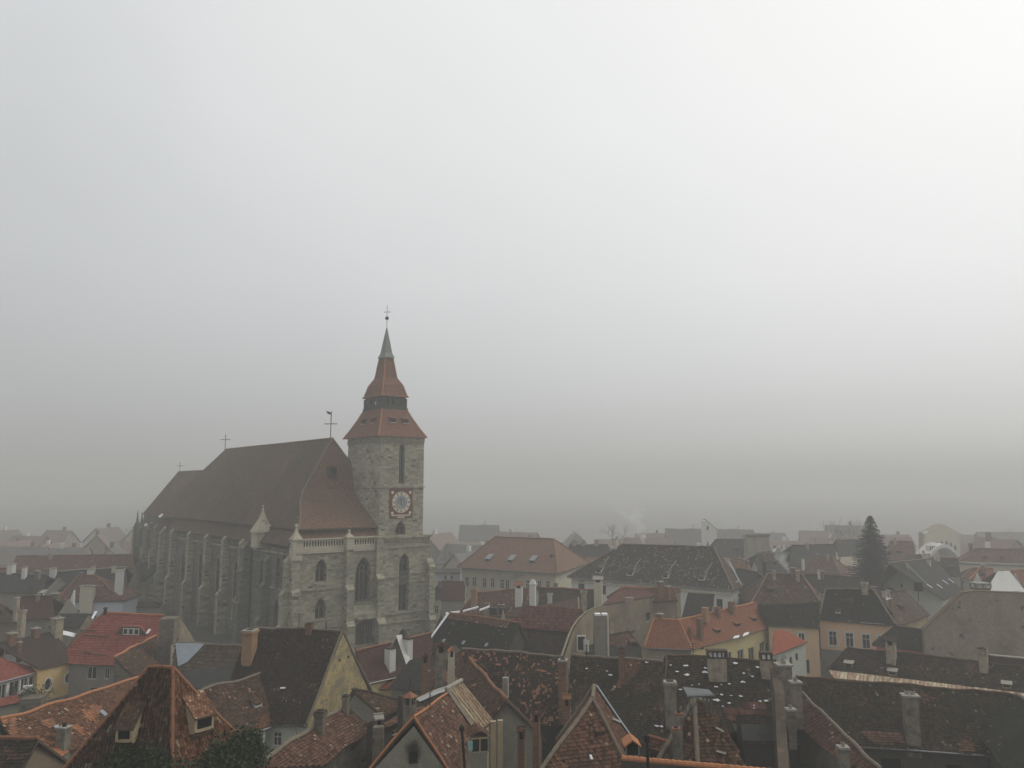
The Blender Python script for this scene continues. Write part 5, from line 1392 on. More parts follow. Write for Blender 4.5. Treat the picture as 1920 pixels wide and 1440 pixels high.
h = house('lower wing with rust brown tiles meeting the big dark roof in a valley', (366, 1300), (497, 1262), (395, 1404), (506, 1361), 8, 44, roof='brown', wall='whitish_green', ridge='mortar', gutter=True, tiles=BT,
          wins=[('front', 486, 1398, 12, 40, 'x'), ('front', 470, 1410, 8, 30, 'o')])
dormer(h, 484, 1318, 1325, 8, 478, 1308, roof='brown', wall='frame'); on_slope(h, [(478, 1362), (498, 1340), (503, 1358), (476, 1374)], 'repair_patch', 'orange_old', .05)
mb = MB(); mb.tube([at(556, 1363, 73), at(556, 1420, 73)], .05, 6); mb.build('downpipe', M['zinc'], GAB.root)
h = house('house with weathered orange red roof sloping down to a rubble wall', (470, 1440), (640, 1330), (598, 1436), (699, 1361), 11, 38, roof='red_old', wall='rubble', ridge='mortar', tiles=BT,
          wins=[('front', 683, 1427, 9, 10, 'v')])
chimney(h, 600, 1372, 1332, 20, 'rubble', 'brick', capm='ridge_dark'); chimney(h, 648, 1336, 1303, 12, 'rubble', 'brick', capm='ridge_dark')
h = house('small building with a sagging reddish roof beside the ochre gable', (660, 1294), (744, 1312), (716, 1342), (750, 1331), 9, 30, roof='brown', wall='plaster_grey', ridge='ridge_dark', B1=(640, 1330))
chimney(h, 709, 1372, 1338, 18, 'plaster_grey', 'gable', D=60, capm='conc')
h = house('maroon roofed house with white clad dormers in front of the church tower', (668, 1221), (816, 1186), (690, 1281), (805, 1256), 7.5, 44, roof='maroon', wall='lemon', ridge='clay', gutter=True, sgk=.4, wins=[('front', 722, 1306, 22, 20, 'av')])
for (x0, x1, yt, yb) in ((729, 743, 1217, 1260), (762, 775, 1199, 1243)):
    P = onpl((x0 + x1) / 2, yb, h.near); w = (x1 - x0) * P.y / FPX; zt = at(x0, yt, P.y).z
    mb = MB(); bx = h.ax * (w / 2); by = h.pp * .5
    if by.y < 0: by = -by
    mb.box(Vector((P.x, P.y, (P.z + zt) / 2)) + by, bx, by, ZUP * ((zt - P.z) / 2), 0)
    mb.box(Vector((P.x, P.y, P.z - .12)) + by, bx * 1.15, by * 1.1, ZUP * .12, 1)
    mb.box(Vector((P.x, P.y, zt + .08)) + by, bx * 1.15, by * 1.15, ZUP * .08, 2)
    mb.build('dormer_chimney', [M['frame'], M['snow'], M['maroon']], h.root)
P = onpl(768, 1254, h.near); Q = onpl(739, 1212, h.near); ap = at(748, 1193, Q.y - .5); ap2 = at(738, 1211, Q.y)
mb = MB()
for a, b in ((P + ZUP * .2, ap), (ap, ap2)):
    d = (b - a).normalized(); s_ = h.ax * .42
    mb.prism([a - s_, a + s_, b + s_, b - s_], ZUP * .16)
mb.prism([P, ap, ap2, onpl(746, 1250, h.near)], h.ax * .1, 1)
mb.build('parapet_gable', [M['frame'], M['dark_wall']], h.root)
h2 = house('low dark slate lean-to in the yard below the maroon roof', (768, 1238), (800, 1230), (728, 1290), (800, 1296), 7, 40, roof='slate', wall='plaster_grey', ridge=None, mono=True)
pipe(h2, 768, 1298, 1272, .06, 'iron')
h2 = house('strip of bright orange tiles under the eave of the maroon house', (703, 1279), (748, 1270), (702, 1291), (735, 1291), 6.5, 30, roof='bright_red', wall='lemon', ridge=None, mono=True)

# ===== centre
h = house('dark mossy roof with a white metal verge right of the church portal', (840, 1150), (975, 1167), (792, 1222), (946, 1236), 9, 44, roof='dark_wet', wall='plaster_grey', ridge='clay', gwall='dark_wall')
strip_on(h, (842, 1150), (792, 1221), .3, 'verge_flashing', 'snow', .08)
for (x, y) in ((831, 1202), (868, 1206), (911, 1211)): on_slope(h, [(x - 3, y + 3), (x + 2, y + 3), (x + 6, y - 3), (x + 1, y - 3)], 'skylight', 'tinblue', .1)
on_slope(h, [(842, 1151), (956, 1166), (950, 1178), (836, 1160)], 'repair_patch', 'red_old', .05)
h = house('red house with wide striped tiles over a darker lower slope', (990, 1139), (1092, 1146), (925, 1226), (1054, 1231), 8.5, 46, roof='striped_dark', wall='plaster_fire', ridge='clay', rr=.12)
pr_ = [onpl(x, y, h.near) for x, y in ((945, 1178), (1067, 1188), (1092, 1145), (989, 1138))]
mb = MB(); nn = h.near[1]; mb.prism([p + nn * .22 for p in pr_], nn * .14, 0, 1); mb.build('upper_roof', [M['striped_red'], M['wood']], h.root)
mb = MB()     # eyebrow vent with snow on it
P = onpl(972, 1210, h.near); hd = Vector((h.near[1].x, h.near[1].y, 0)).normalized()
for i in range(8):
    a, b = math.pi * i / 8, math.pi * (i + 1) / 8
    q = [P + h.ax * (math.cos(x) * .55) + ZUP * (math.sin(x) * .6) for x in (a, b)]
    mb.face([q[0] + hd * .1, q[1] + hd * .1, q[1] - hd * 1.0, q[0] - hd * 1.0], 0); mb.face([P, q[0], q[1]], 1)
mb.box(P - ZUP * .12 + hd * .1, h.ax * .5, hd * .25, ZUP * .08, 0)
mb.build('eyebrow_vent', [M['snow'], M['void']], h.root)
h = house('tall building with a long blank plastered firewall, curved at its left end', (1165, 1104), (1275, 1104), (1128, 1134), (1277, 1108), 12.3, 22, roof='striped_red', wall='plaster_fire', ridge='clay', mono=True, hip=(0, 0), ov=.05,
          wins=[('front', 1216, 1156, 9, 18, 'w')])
chimney(h, 1239, 1108, 1090, 12, 'brick', 'slab', D=h.r1.y); chimney(h, 1253, 1110, 1099, 10, 'brick', 'slab', D=h.r1.y)
# the curved wing of that firewall, coming forward to the striped roof
mb = MB(); prof = [(1129, 1134), (1110, 1140), (1095, 1148), (1082, 1160), (1072, 1174), (1064, 1192), (1056, 1215), (1050, 1232)]
Dp = [115, 112, 109, 106, 103, 100.5, 97.5, 95]
tp = [at(x, y, d) for (x, y), d in zip(prof, Dp)]
for a, b in zip(tp[:-1], tp[1:]):
    n = Vector((b.y - a.y, a.x - b.x, 0)).normalized() * .45
    mb.face([zero(a), zero(b), b, a]); mb.face([a, b, b - n * .6, a - n * .6], 0); mb.face([zero(a) - n, zero(b) - n, b - n, a - n])
fw = mb.build('firewall', [M['plaster_fire']]); tag(fw, 'curved plastered firewall rising behind the striped red roof', 'firewall')
def wallbox(name, px, py0, py1, D, wpx, hpx, mat): pass
# thin rough pilaster on the firewall
mb = MB(); P = at(1182, 1206, 118.0); T = at(1178, 1124, 118.0); mb.box(Vector((P.x, P.y - .1, (P.z + T.z) / 2 - 2)), Vector((.55, 0, 0)), Vector((0, .5, 0)), ZUP * ((T.z - P.z) / 2 + 2.3)); mb.build('pilaster', M['plaster_beige'], h.root)
mb = MB(); P = at(1128, 1232, 104.0); T = at(1128, 1153, 104.0)
mb.box(Vector((P.x, P.y, (P.z + T.z) / 2)), Vector((.95, 0, 0)), Vector((0, .8, 0)), ZUP * ((T.z - P.z) / 2)); mb.box(Vector((P.x - .45, P.y, T.z + .1)), Vector((.35, 0, 0)), Vector((0, .5, 0)), ZUP * .1, 1); mb.box(Vector((P.x + .45, P.y, T.z + .1)), Vector((.35, 0, 0)), Vector((0, .5, 0)), ZUP * .1, 1)
mb.tube([Vector((P.x + .75, P.y - .85, T.z)), Vector((P.x + .75, P.y - .85, 0))], .12, 6, 2); c_ = mb.build('chimney_stack', [M['plaster_grey'], M['snow'], M['cream_grey']]); tag(c_, 'thick sooty grey chimney stack with two white caps before the firewall', 'chimney')
mb = MB(); a = at(1090, 1206, 101.0); mb.box(a, Vector((.55, 0, 0)), Vector((0, .1, 0)), ZUP * .95, 0); mb.box(a + Vector((.0, -.12, 0)), Vector((.42, 0, 0)), Vector((0, .02, 0)), ZUP * .8, 1); mb.box(a + Vector((.55, -.5, -.2)), Vector((.3, -.3, 0)), Vector((.03, .03, 0)), ZUP * .7, 0)
w_ = mb.build('window', [M['frame'], M['glass']], None, None); tag(w_, 'white framed window with an open casement in the curved firewall', 'window')
h = house('low red roof tucked between the grey stack and the orange roof', (1140, 1192), (1180, 1186), (1128, 1218), (1202, 1216), 8, 36, roof='red_old', wall='plaster_fire', ridge='ridge_dark', hip=(0, 1))
dormer(h, 1189, 1204, 1213, 12, 1182, 1196, roof='red_old', wall='wood')
h = house('narrow blackened lean-to roof behind the long mossy roofs', (1112, 1206), (1202, 1214), (1060, 1236), (1205, 1243), 7.5, 34, roof='slate', wall='plaster_beige', ridge=None, mono=True)
h = house('new orange tiled house with pale yellow walls and brown chimneys', (1273, 1164), (1414, 1131), (1297, 1217), (1456, 1172), 9, 42, roof='orange_new', wall='lemon', ridge='orange', hip=(1, 1), sgk=.3, ov=.55, gutter=True,
          wins=[('front', 1389, 1230, 11, 24, 'p'), ('front', 1409, 1227, 11, 26, 'p'), ('front', 1429, 1213, 9, 18, 'p'), ('front', 1451, 1213, 12, 24, 'p'), ('front', 1367, 1233, 10, 20, 'p'), ('front', 1330, 1240, 10, 20, 'p')])
ORG = h
o2 = house('', (1226, 1161), (1273, 1164), (1208, 1214), (1297, 1217.5), 9, 42, roof='orange_new', wall='plaster_beige', ridge='orange', hip=(1, 0), sgk=.3, ov=.55, root=h.root, gutter=True)
for (x, yb, yt, w) in ((1313, 1199, 1160, 13), (1346, 1156, 1138, 13), (1372, 1150, 1128, 14)): chimney(h, x, yb, yt, w, 'brick', None)
chimney(h, 1238, 1166, 1150, 14, 'brick', 'slab', D=o2.r1.y)
chimney(h, 1322, 1150, 1139, 15, 'brick_pale', None, D=h.r1.y + 3)
for (x, y) in ((1347, 1187), (1384, 1175), (1416, 1165)): dormer(h, x, y - 6, y, 10, x - 8, y - 11, roof='orange_new', wall='wood')
for (x, y) in ((1379, 1196), (1397, 1191)): on_slope(h, [(x - 6, y + 4), (x + 5, y + 1), (x + 7, y - 4), (x - 3, y - 2)], 'snow_patch', 'snow', .08)
h = slab_house('tiny white house with a vivid red hipped roof and thin windows', (1463, 1223), (1514, 1204), 8.2, 36, [(1452, 1184), (1464, 1180), (1480, 1186), (1515, 1204), (1463, 1224), (1448, 1229)], 'bright_red', 'whitish_green', back=.8,
          wins=[('front', 1483, 1240, 5, 16, 'o'), ('front', 1494, 1232, 5, 14, 'o')])
P = onpl(1467, 1236, (h.sides['front'][0], h.sides['front'][2])); nv = -h.sides['front'][2]; ds = MB()
tt = Vector((-nv.y, nv.x, 0)); fc = (nv + ZUP * .5).normalized(); s1 = tt; s2 = fc.cross(tt)
ring_ = lambda r, d: [P + nv * .35 + fc * d + (s1 * math.cos(i * math.pi / 6) + s2 * math.sin(i * math.pi / 6)) * r for i in range(12)]
R0, R1_ = ring_(.15, 0), ring_(.55, .12)
for i in range(12): j = (i + 1) % 12; ds.face([R0[i], R0[j], R1_[j], R1_[i]])
ds.face(R0); ds.tube([P, P + nv * .35], .05, 5); ds.build('satellite_dish', M['zinc'], h.root)

# ===== right middle
h = house('peach coloured house with three tall white framed windows under a dark roof', (1548, 1105), (1637, 1107), (1535, 1161), (1679, 1171), 10, 46, roof='dark_wet', wall='peach', ridge='mortar', verge='12', gutter=True, band=(5.6, 'plaster_grey'),
          wins=[('front', 1561.5, 1197, 15, 27, 'xs'), ('front', 1593, 1200, 15, 27, 'xs'), ('front', 1624, 1203, 15, 27, 'xs'), ('front', 1653, 1206, 14, 27, 'xs')])
dormer(h, 1571, 1145, 1150, 8, 1573, 1140, roof='dark', wall='frame')
on_slope(h, [(1575, 1124), (1600, 1122), (1602, 1127), (1578, 1129)], 'repair_patch', 'brown', .05)
chimney(h, 1622, 1112, 1092, 14, 'plaster_beige', 'brick')
h = house('peach house set back with a single upper window and a tall brown door', (1420, 1134), (1536, 1130), (1440, 1172), (1537, 1176), 9.5, 40, roof='dark_wet', wall='peach', ridge=None, gutter=True,
          wins=[('front', 1503, 1198, 12, 22, 'ps'), ('front', 1512, 1250, 12, 26, 'o')])
h = house('house with broad faded brown hipped roof behind the two peach houses', (1440, 1076), (1503, 1077), (1408, 1132), (1540, 1133), 9.5, 42, roof='brown', wall='dark_wall', ridge='mortar', hip=(1, 1))
chimney(h, 1487, 1080, 1064, 8, 'brick', 'slab'); antenna(h, 1456, 1130, 1102)
h = house('two brown gabled roofs with a sliver of cream wall beside the peach house', (1628, 1116), (1698, 1107), (1684, 1174), (1744, 1152), 8, 40, roof='brown', wall='plaster_ochre', ridge='ridge_dark')
antenna(h, 1669, 1148, 1124); on_slope(h, [(1655, 1120), (1664, 1117), (1671, 1124), (1661, 1127)], 'skylight', 'zinc', .1)
h = house('house with a pale green white gable and slanting slate roof with bright skylights', (1666, 1057), (1750, 1046), (1770, 1125), (1806, 1108), 8, 42, roof='slate', wall='whitish_green', ridge='mortar', wins=[('end1', 1690, 1098, 6, 8, 'v')], B1=(1640, 1112))
for (x, y) in ((1741, 1100), (1760, 1101), (1771, 1093), (1782, 1090)): strip_on(h, (x - 5, y - 4), (x + 6, y + 4), .35, 'skylight', 'snow', .12)
mb = MB(); P = at(1722, 1128, 138); T = at(1722, 1104, 138); mb.tube([P, T], .07, 5); mb.box(T + ZUP * .4, Vector((.6, 0, 0)), Vector((0, .35, 0)), ZUP * .8); c_ = mb.build('chimney_pipe', M['iron']); tag(c_, 'black metal chimney pipe with a box cowl before the pale green gable', 'chimney pipe')
# big plastered gable wall
poly = [(1732, 1181), (1768, 1147), (1804, 1112), (1828, 1109), (1990, 1116), (1990, 1210)]
D0 = 108; tp = [at(x, y, D0 - (x - 1732) * .035) for x, y in poly]
mb = MB(); base = [zero(tp[0]), *[p for p in tp[:5]], zero(tp[4])]
mb.prism(base, Vector((.05, .7, 0)), 0, 1)
rootg = thing('building', (tp[2].x, tp[2].y, 0), 'big blank gable wall of weathered beige render with dark holes near its top', 'building')
mb.build('gable_wall', [M['plaster_beige'], M['plaster_brown']], rootg)
mb = MB()
for a, b in zip(tp[0:4], tp[1:5]): mb.prism([a + ZUP * .02 + Vector((0, -.1, 0)), b + ZUP * .02 + Vector((0, -.1, 0)), b + Vector((.05, .85, .02)), a + Vector((.05, .85, .02))], ZUP * .1)
mb.build('coping', M['plaster_brown'], rootg)
mb = MB(); q0, q1 = tp[1] + Vector((4, .8, -2.2)), tp[4] + Vector((0, .8, -2.5)); dv = Vector((.4, 9, -3.5)); mb.prism([q0, q1, q1 + dv, q0 + dv], ZUP * .15); mb.build('roof', M['dark_wet'], rootg)
HG = House(); HG.root = rootg; HG.ax = Vector((1, 0, 0)); HG.pp = Vector((0, 1, 0)); HG.near = (tp[2], ZUP)
chimney(HG, 1839, 1112, 1092, 24, 'rubble', 'holes', D=D0 + .5, capm='conc')
h = house('white house with stepped gable top flanked by orange roofs, behind the beige wall', (1870, 1071), (1892, 1071), (1848, 1108), (1925, 1110), 9.5, 40, roof='white', wall='white', ridge=None, hip=(0, 0), ov=.1)
h = house('orange roof on the left shoulder of the white gable', (1840, 1064), (1862, 1066), (1818, 1088), (1866, 1090), 10, 40, roof='orange_new', wall='white', ridge='orange', hip=(1, 0))
h = house('orange roof on the right shoulder of the white gable', (1895, 1070), (1940, 1068), (1890, 1096), (1950, 1102), 10, 40, roof='orange_new', wall='white', ridge='orange')
h = house('long blackish roof with two stubby chimneys below the beige gable wall', (1677, 1176), (1932, 1198), (1636, 1208), (1932, 1246), 8, 40, roof='dark_wet', wall='pinkred', ridge='ridge_dark', hip=(1, 0))
chimney(h, 1742, 1203, 1180, 10, 'rubble', None); chimney(h, 1880, 1222, 1196, 12, 'rubble', None)
on_slope(h, [(1888, 1198), (1928, 1202), (1930, 1234), (1886, 1226)], 'repair_patch', 'brown_dark', .05)
mb = MB(); a = at(1856, 1229, 96); b = at(1935, 1236, 94); mb.box((a + b) / 2 - ZUP * 1.1, (b - a) / 2, Vector((0, .3, 0)), ZUP * 1.1, 0); mb.box((a + b) / 2 + ZUP * .06, (b - a) / 2, Vector((0, .4, 0)), ZUP * .06, 1)
c_ = mb.build('roof_parapet', [M['maroon'], M['conc']]); tag(c_, 'low maroon parapet with a pale coping behind the mossy roof', 'parapet')
h = house('mossy black hipped roof edged below by a rusty sheet metal strip', (1590, 1216), (1935, 1254), (1552, 1257), (1935, 1303), 8.5, 38, roof='dark', wall='plaster_brown', ridge='ridge_dark', hip=(1, 0))
chimney(h, 1672, 1240, 1192, 22, 'plaster_beige', 'gable', capm='ridge_dark'); chimney(h, 1845, 1257, 1214, 19, 'plaster_beige', 'brick', capm='red_old')
for (x, y) in ((1591, 1252), (1673, 1267), (1888, 1291)): dormer(h, x, y - 8, y, 12, x + 2, y - 14, roof='conc', wall='frame_old')
mb = MB(); e1_, e2_ = h.e1, h.e2; o_ = Vector((0, -1, 0)); prv = None; nn_ = 26
for i in range(nn_):
    a, b = e1_.lerp(e2_, i / nn_), e1_.lerp(e2_, (i + 1) / nn_); wdt = lambda k: 1.9 - 1.3 * min(1, k * 1.3)
    wa, wb = wdt(i / nn_), wdt((i + 1) / nn_)
    mb.prism([a + o_ * wa - ZUP * (.25 * wa), b + o_ * wb - ZUP * (.25 * wb), b + ZUP * .05, a + ZUP * .05], ZUP * .05)
mb.build('metal_strip', M['rust'], h.root)
h = house('large dark roof speckled with lichen, a tall grey chimney standing on it', (1495, 1271), (1902, 1303), (1490, 1392), (1858, 1416), 9, 42, roof='dark', wall='dark_wall', ridge='ridge_umber', rr=.1, gutter=True,
          wins=[('front', 1672, 1440, 38, 36, 'v'), ('front', 1790, 1450, 30, 30, 'v')])
chimney(h, 1711, 1388, 1302, 29, 'plaster_grey', 'slab', dr=.8)
on_slope(h, [(1610, 1371), (1690, 1377), (1696, 1396), (1640, 1400), (1625, 1385)], 'repair_patch', 'red_old', .04); on_slope(h, [(1795, 1392), (1820, 1390), (1828, 1408), (1800, 1410)], 'repair_patch', 'orange_old', .04)
h = house('dark hip roof filling the lower right corner', (1906, 1300), (2090, 1450), (1838, 1378), (1985, 1560), 10, 40, roof='dark_wet', wall='dark_wall', ridge='mortar')
h = house('brown tiled roof running down toward the viewer over a grey green wall', (1462, 1262), (1652, 1446), (1487, 1351), (1590, 1432), 11, 45, roof='red_old', wall='plaster_green', ridge='mortar', tiles=BT)
chimney(h, 1494, 1335, 1277, 18, 'plaster_grey', 'slab', D=64.5); chimney(h, 1471, 1300, 1244, 24, 'plaster_grey', 'slab', D=69); chimney(h, 1484, 1372, 1328, 15, 'rubble', 'slab', D=62); chimney(h, 1583, 1446, 1399, 17, 'plaster_grey', 'slab', D=55)
mb = MB(); tp = [at(1452, 1246, 70), at(1462, 1300, 66), at(1466, 1380, 61), at(1470, 1445, 57.5)]
for a, b in zip(tp[:-1], tp[1:]):
    s_ = Vector((.42, .1, 0)); mb.face([a - s_, a + s_, b + s_, b - s_], 0); mb.face([b - s_, b + s_, zero(b + s_), zero(b - s_)], 0); mb.face([a + s_, b + s_, zero(b + s_), zero(a + s_)], 0); mb.face([a - s_, b - s_, zero(b - s_), zero(a - s_)], 0)
fw = mb.build('firewall', [M['wall_brown_dark']]); tag(fw, 'narrow rough firewall top dividing the littered roof from the brown roof', 'firewall')
h = house('black mossy roof strewn with white bits, two chimneys pierced by white holes', (1250, 1230), (1455, 1240), (1238, 1390), (1462, 1392), 9, 42, roof='dark', wall='dark_wall', ridge='ridge_umber', verge='1', rr=.1)
LIT = h
chimney(h, 1345, 1272, 1218, 34, 'plaster_beige', 'holes', dr=.5, capm='ridge_dark'); chimney(h, 1437, 1266, 1222, 20, 'plaster_beige', 'holes', dr=.8, capm='ridge_dark'); chimney(h, 1258, 1356, 1277, 22, 'plaster_grey', 'brick', dr=.9)
on_slope(h, [(1352, 1326), (1432, 1324), (1434, 1344), (1362, 1346)], 'repair_patch', 'striped_red', .05); on_slope(h, [(1372, 1360), (1455, 1358), (1456, 1390), (1385, 1390)], 'metal_sheet', 'felt', .1)
h = house('dark spotted roof with a strip of fresh brick red tiles beside a thin chimney', (1072, 1230), (1244, 1241), (1062, 1390), (1242, 1394), 9, 42, roof='dark', wall='dark_wall', ridge='mortar')
on_slope(h, [(1169, 1239), (1206, 1241), (1196, 1262), (1170, 1287), (1147, 1296), (1164, 1272)], 'repair_patch', 'red_old', .05)
chimney(h, 1166, 1270, 1213, 13, 'brick', 'brick', dr=1.3, capm='ridge_dark')
SPOT2 = h
h = house('dark roof flecked with red tiles in the middle of the old town', (866, 1218), (1054, 1231), (900, 1352), (1050, 1360), 9, 42, roof='dark_spot', wall='dark_wall', ridge='mortar')
chimney(h, 948, 1312, 1270, 12, 'conc', None, capm='zinc')
chimney(h, 1056, 1330, 1236, 18, 'brick', 'brick', D=72, dr=1.1); chimney(h, 1064, 1400, 1302, 14, 'brick', 'gable', D=63, capm='ridge_clay')
chimney(h, 1006, 1450, 1330, 15, 'brick', 'gable', D=58, capm='red_old'); chimney(h, 978, 1460, 1362, 15, 'brick', 'gable', D=54.5, capm='red_old')
h = house('brown roof whose ridge runs straight toward the viewer beside the red flecked roof', (866, 1219), (951, 1316), (790, 1268), (872, 1400), 10, 44, roof='brown', wall='plaster_grey', ridge='clay', tiles=BT)
chimney(h, 796, 1300, 1224, 14, 'brick', 'gable', D=70, capm='red_old'); chimney(h, 826, 1270, 1202, 20, 'plaster_grey', 'gable', D=73, capm='brown'); chimney(h, 846, 1262, 1214, 13, 'cream_grey', 'gable', D=75, capm='ridge_orange')
on_slope(h, [(826, 1258), (850, 1264), (862, 1278), (842, 1282)], 'repair_patch', 'repair_orange', .05)
# ===== nearest centre
h = house('grey gable with a soot stained window and a steep orange brown tiled roof', (776, 1348), (838, 1303), (852, 1462), (902, 1398), 11.5, 52, roof='red_old', wall='plaster_green', ridge='ridge_orange', tiles=BT, B1=(670, 1470), verge='1', rr=.085,
          wins=[('end1', 775, 1421, 16, 24, 'v')])
GREY = h
pl = (h.sides['end1'][0], h.sides['end1'][2]); q = [onpl(x, y, pl) - pl[1] * .012 for x, y in ((748, 1446), (802, 1446), (802, 1372), (748, 1372))]
mb = MB(); mb.face(q, 0, [(0, 0), (1, 0), (1, 1), (0, 1)]); mb.build('soot_stain', M['soot'], h.root)
mb = MB(); P = at(866, 1372, 46); mb.tube([at(872, 1450, 46), at(866, 1366, 46)], .075, 8); mb.lathe(at(866, 1366, 46), [(.14, -.12), (.15, .1), (.02, .22)], 8); mb.build('flue_pipe', M['iron'], h.root)
h = house('rusty corrugated metal roof patched with bare sheets above the grey gable', (836, 1295), (865, 1277), (893, 1374), (925, 1350), 12, 45, roof='rust', wall='lemon', ridge='conc', rr=.16, sgk=.3)
mb = MB(); nn_ = h.near[1]
for i in range(7):
    a, b = h.e1.lerp(h.e2, (i + .3) / 7), h.r1.lerp(h.r2, (i + .3) / 7); s_ = h.ax * .05
    mb.prism([a - s_ + nn_ * .05, a + s_ + nn_ * .05, b + s_ + nn_ * .05, b - s_ + nn_ * .05], nn_ * .09)
mb.build('standing_seams', M['rust'], h.root)
strip_on(h, (838, 1297), (892, 1374), .5, 'mortar_edge', 'mortar', .06)
mb = MB()
for (x, y0, y1) in ((905, 1372, 1450), (925, 1352, 1450), (938, 1350, 1450)): mb.box((at(x, y0, 52) + at(x, y1, 52)) / 2, Vector((.16, 0, 0)), Vector((0, .16, 0)), ZUP * ((at(x, y0, 52).z - at(x, y1, 52).z) / 2))
mb.build('post', M['wood_pale'], h.root)
hb = House(); hb.root = thing('roof_dormer', (at(903, 1410, 47).x, 47, 0), 'small tiled dormer with dark panes and a turquoise board under the rusty roof', 'dormer')
P = at(900, 1410, 47); mb = MB(); X, Y = Vector((.48, .1, 0)), Vector((-.15, .7, 0)); C_ = P + ZUP * .38
mb.box(C_ + Y, X, Y, ZUP * .4, 0); g0 = C_ + ZUP * .85 - Vector((0, .2, 0)); g1 = g0 + Y * 2.2
mb.face([C_ - X * 1.4 + ZUP * .36, g0, g1, C_ - X * 1.4 + Y * 2.2 + ZUP * .36], 1); mb.face([C_ + X * 1.4 + ZUP * .36, g0, g1, C_ + X * 1.4 + Y * 2.2 + ZUP * .36], 1); mb.box(C_ + Y - ZUP * 5, X * .9, Y, ZUP * 4.6, 2)
mb.box(C_ - X * 1.1 - Vector((0, .05, 0)), Vector((.12, 0, 0)), Vector((0, .03, 0)), ZUP * .25, 3)
mb.build('dormer_body', [M['wood_pale'], M['red_old'], M['plaster_green'], M['teal']], hb.root)
mb = MB()
for k_ in (-.5, .5): mb.box(C_ + X * k_ - Vector((0, .02, 0)), X * .4, Vector((0, .02, 0)), ZUP * .32)
mb.build('dormer_pane', M['glass'], hb.root)
h = house('long narrow house with a thin tiled eave and pale metal strips on its dark ridge', (775, 1316), (857, 1284), (716, 1364), (800, 1330), 12, 30, roof='brown_dark', wall='dark_wall', ridge='conc', wins=[('front', 742, 1382, 14, 30, 'x')])
strip_on(h, (722, 1360), (797, 1330), .5, 'eave_tiles', 'red_old', .03); strip_on(h, (782, 1316), (850, 1291), .35, 'metal_strip', 'zinc', .1)
chimney(h, 768, 1345, 1296, 24, 'plaster_grey', 'pyramid', D=58, capm='ridge_clay'); chimney(h, 750, 1350, 1304, 10, 'dark_wall', None, D=58.5)
mb = MB(); P = at(709, 1362, 55); T = at(709, 1450, 55); mb.box((P + T) / 2, Vector((.34, 0, 0)), Vector((0, .3, 0)), ZUP * ((P.z - T.z) / 2)); c_ = mb.build('stone_pier', M['rubble']); tag(c_, 'mossy stone pier at the corner of the courtyard', 'pier')
h = house('pointed brown tiled roof with thick grey mortar hips at the front edge of the town', (1111, 1309), (1114, 1289), (1180, 1446), (1191, 1400), 13.8, zr=17.4, roof='red_old', wall='plaster_grey', ridge='mortar', hip=(1, 0), tiles=BT, B1=(992, 1480), verge='2', rr=.12)
strip_on(h, (1115, 1290), (1188, 1397), .3, 'verge_flashing', 'tinblue', .1); on_slope(h, [(1143, 1350), (1160, 1356), (1159, 1360), (1145, 1354)], 'skylight', 'conc', .12)
P = onpl(1107, 1428, h.hip1); on_slope(h, [(1103, 1416), (1107, 1416), (1110, 1424), (1106, 1425)], 'snow_patch', 'snow', .1, pl=h.hip1); dormer(h, 1125, 1373, 1379, 12, 1120, 1366, pl=h.hip1, roof='red_old', wall='wood')
h = house('steep roof with a mossy left face and a grey metal canopy on its tip', (1302, 1310), (1330, 1316), (1309, 1446), (1404, 1446), 13.3, zr=16.6, roof='brown', wall='dark_wall', ridge='mortar', hip=(1, 0), tiles=BT, B1=(1232, 1432), rr=.15)
mb = MB(); c = at(1309, 1302, 48.2); X = Vector((.72, .1, 0)); Y = Vector((-.05, .32, 0))
for (a, b) in ((-1, -1), (1, -1), (1, 1), (-1, 1)): mb.tube([c + X * a * .9 + Y * b - ZUP * 1.1, c + X * a * .9 + Y * b], .05, 5)
mb.prism([c - X * 1.1 - Y * 1.1, c + X * 1.1 - Y * 1.1, c + X * 1.1 + Y * 1.1 + ZUP * .1, c - X * 1.1 + Y * 1.1 + ZUP * .3], ZUP * .07); mb.tube([c - X * 1.15 - Y * 1.15, c + X * 1.15 - Y * 1.15], .07, 6); mb.tube([c - X * .9 - Y - ZUP * 1.1, c - X * .1 - Y], .04, 5); mb.tube([c + X * .9 - Y - ZUP * 1.1, c + X * .1 - Y], .04, 5)
mb.build('metal_canopy', M['old_zinc'], h.root)
for (x0, y0, x1, y1) in ((1341, 1365, 1356, 1373), (1342, 1408, 1360, 1413)): strip_on(h, (x0, y0), (x1, y1), .12, 'roof_batten', 'conc', .1)
chimney(h, 1274, 1380, 1336, 13, 'plaster_grey', 'brick', D=47, capm='ridge_clay'); chimney(h, 1269, 1425, 1364, 15, 'plaster_grey', 'brick', D=45.5, capm='ridge_clay')
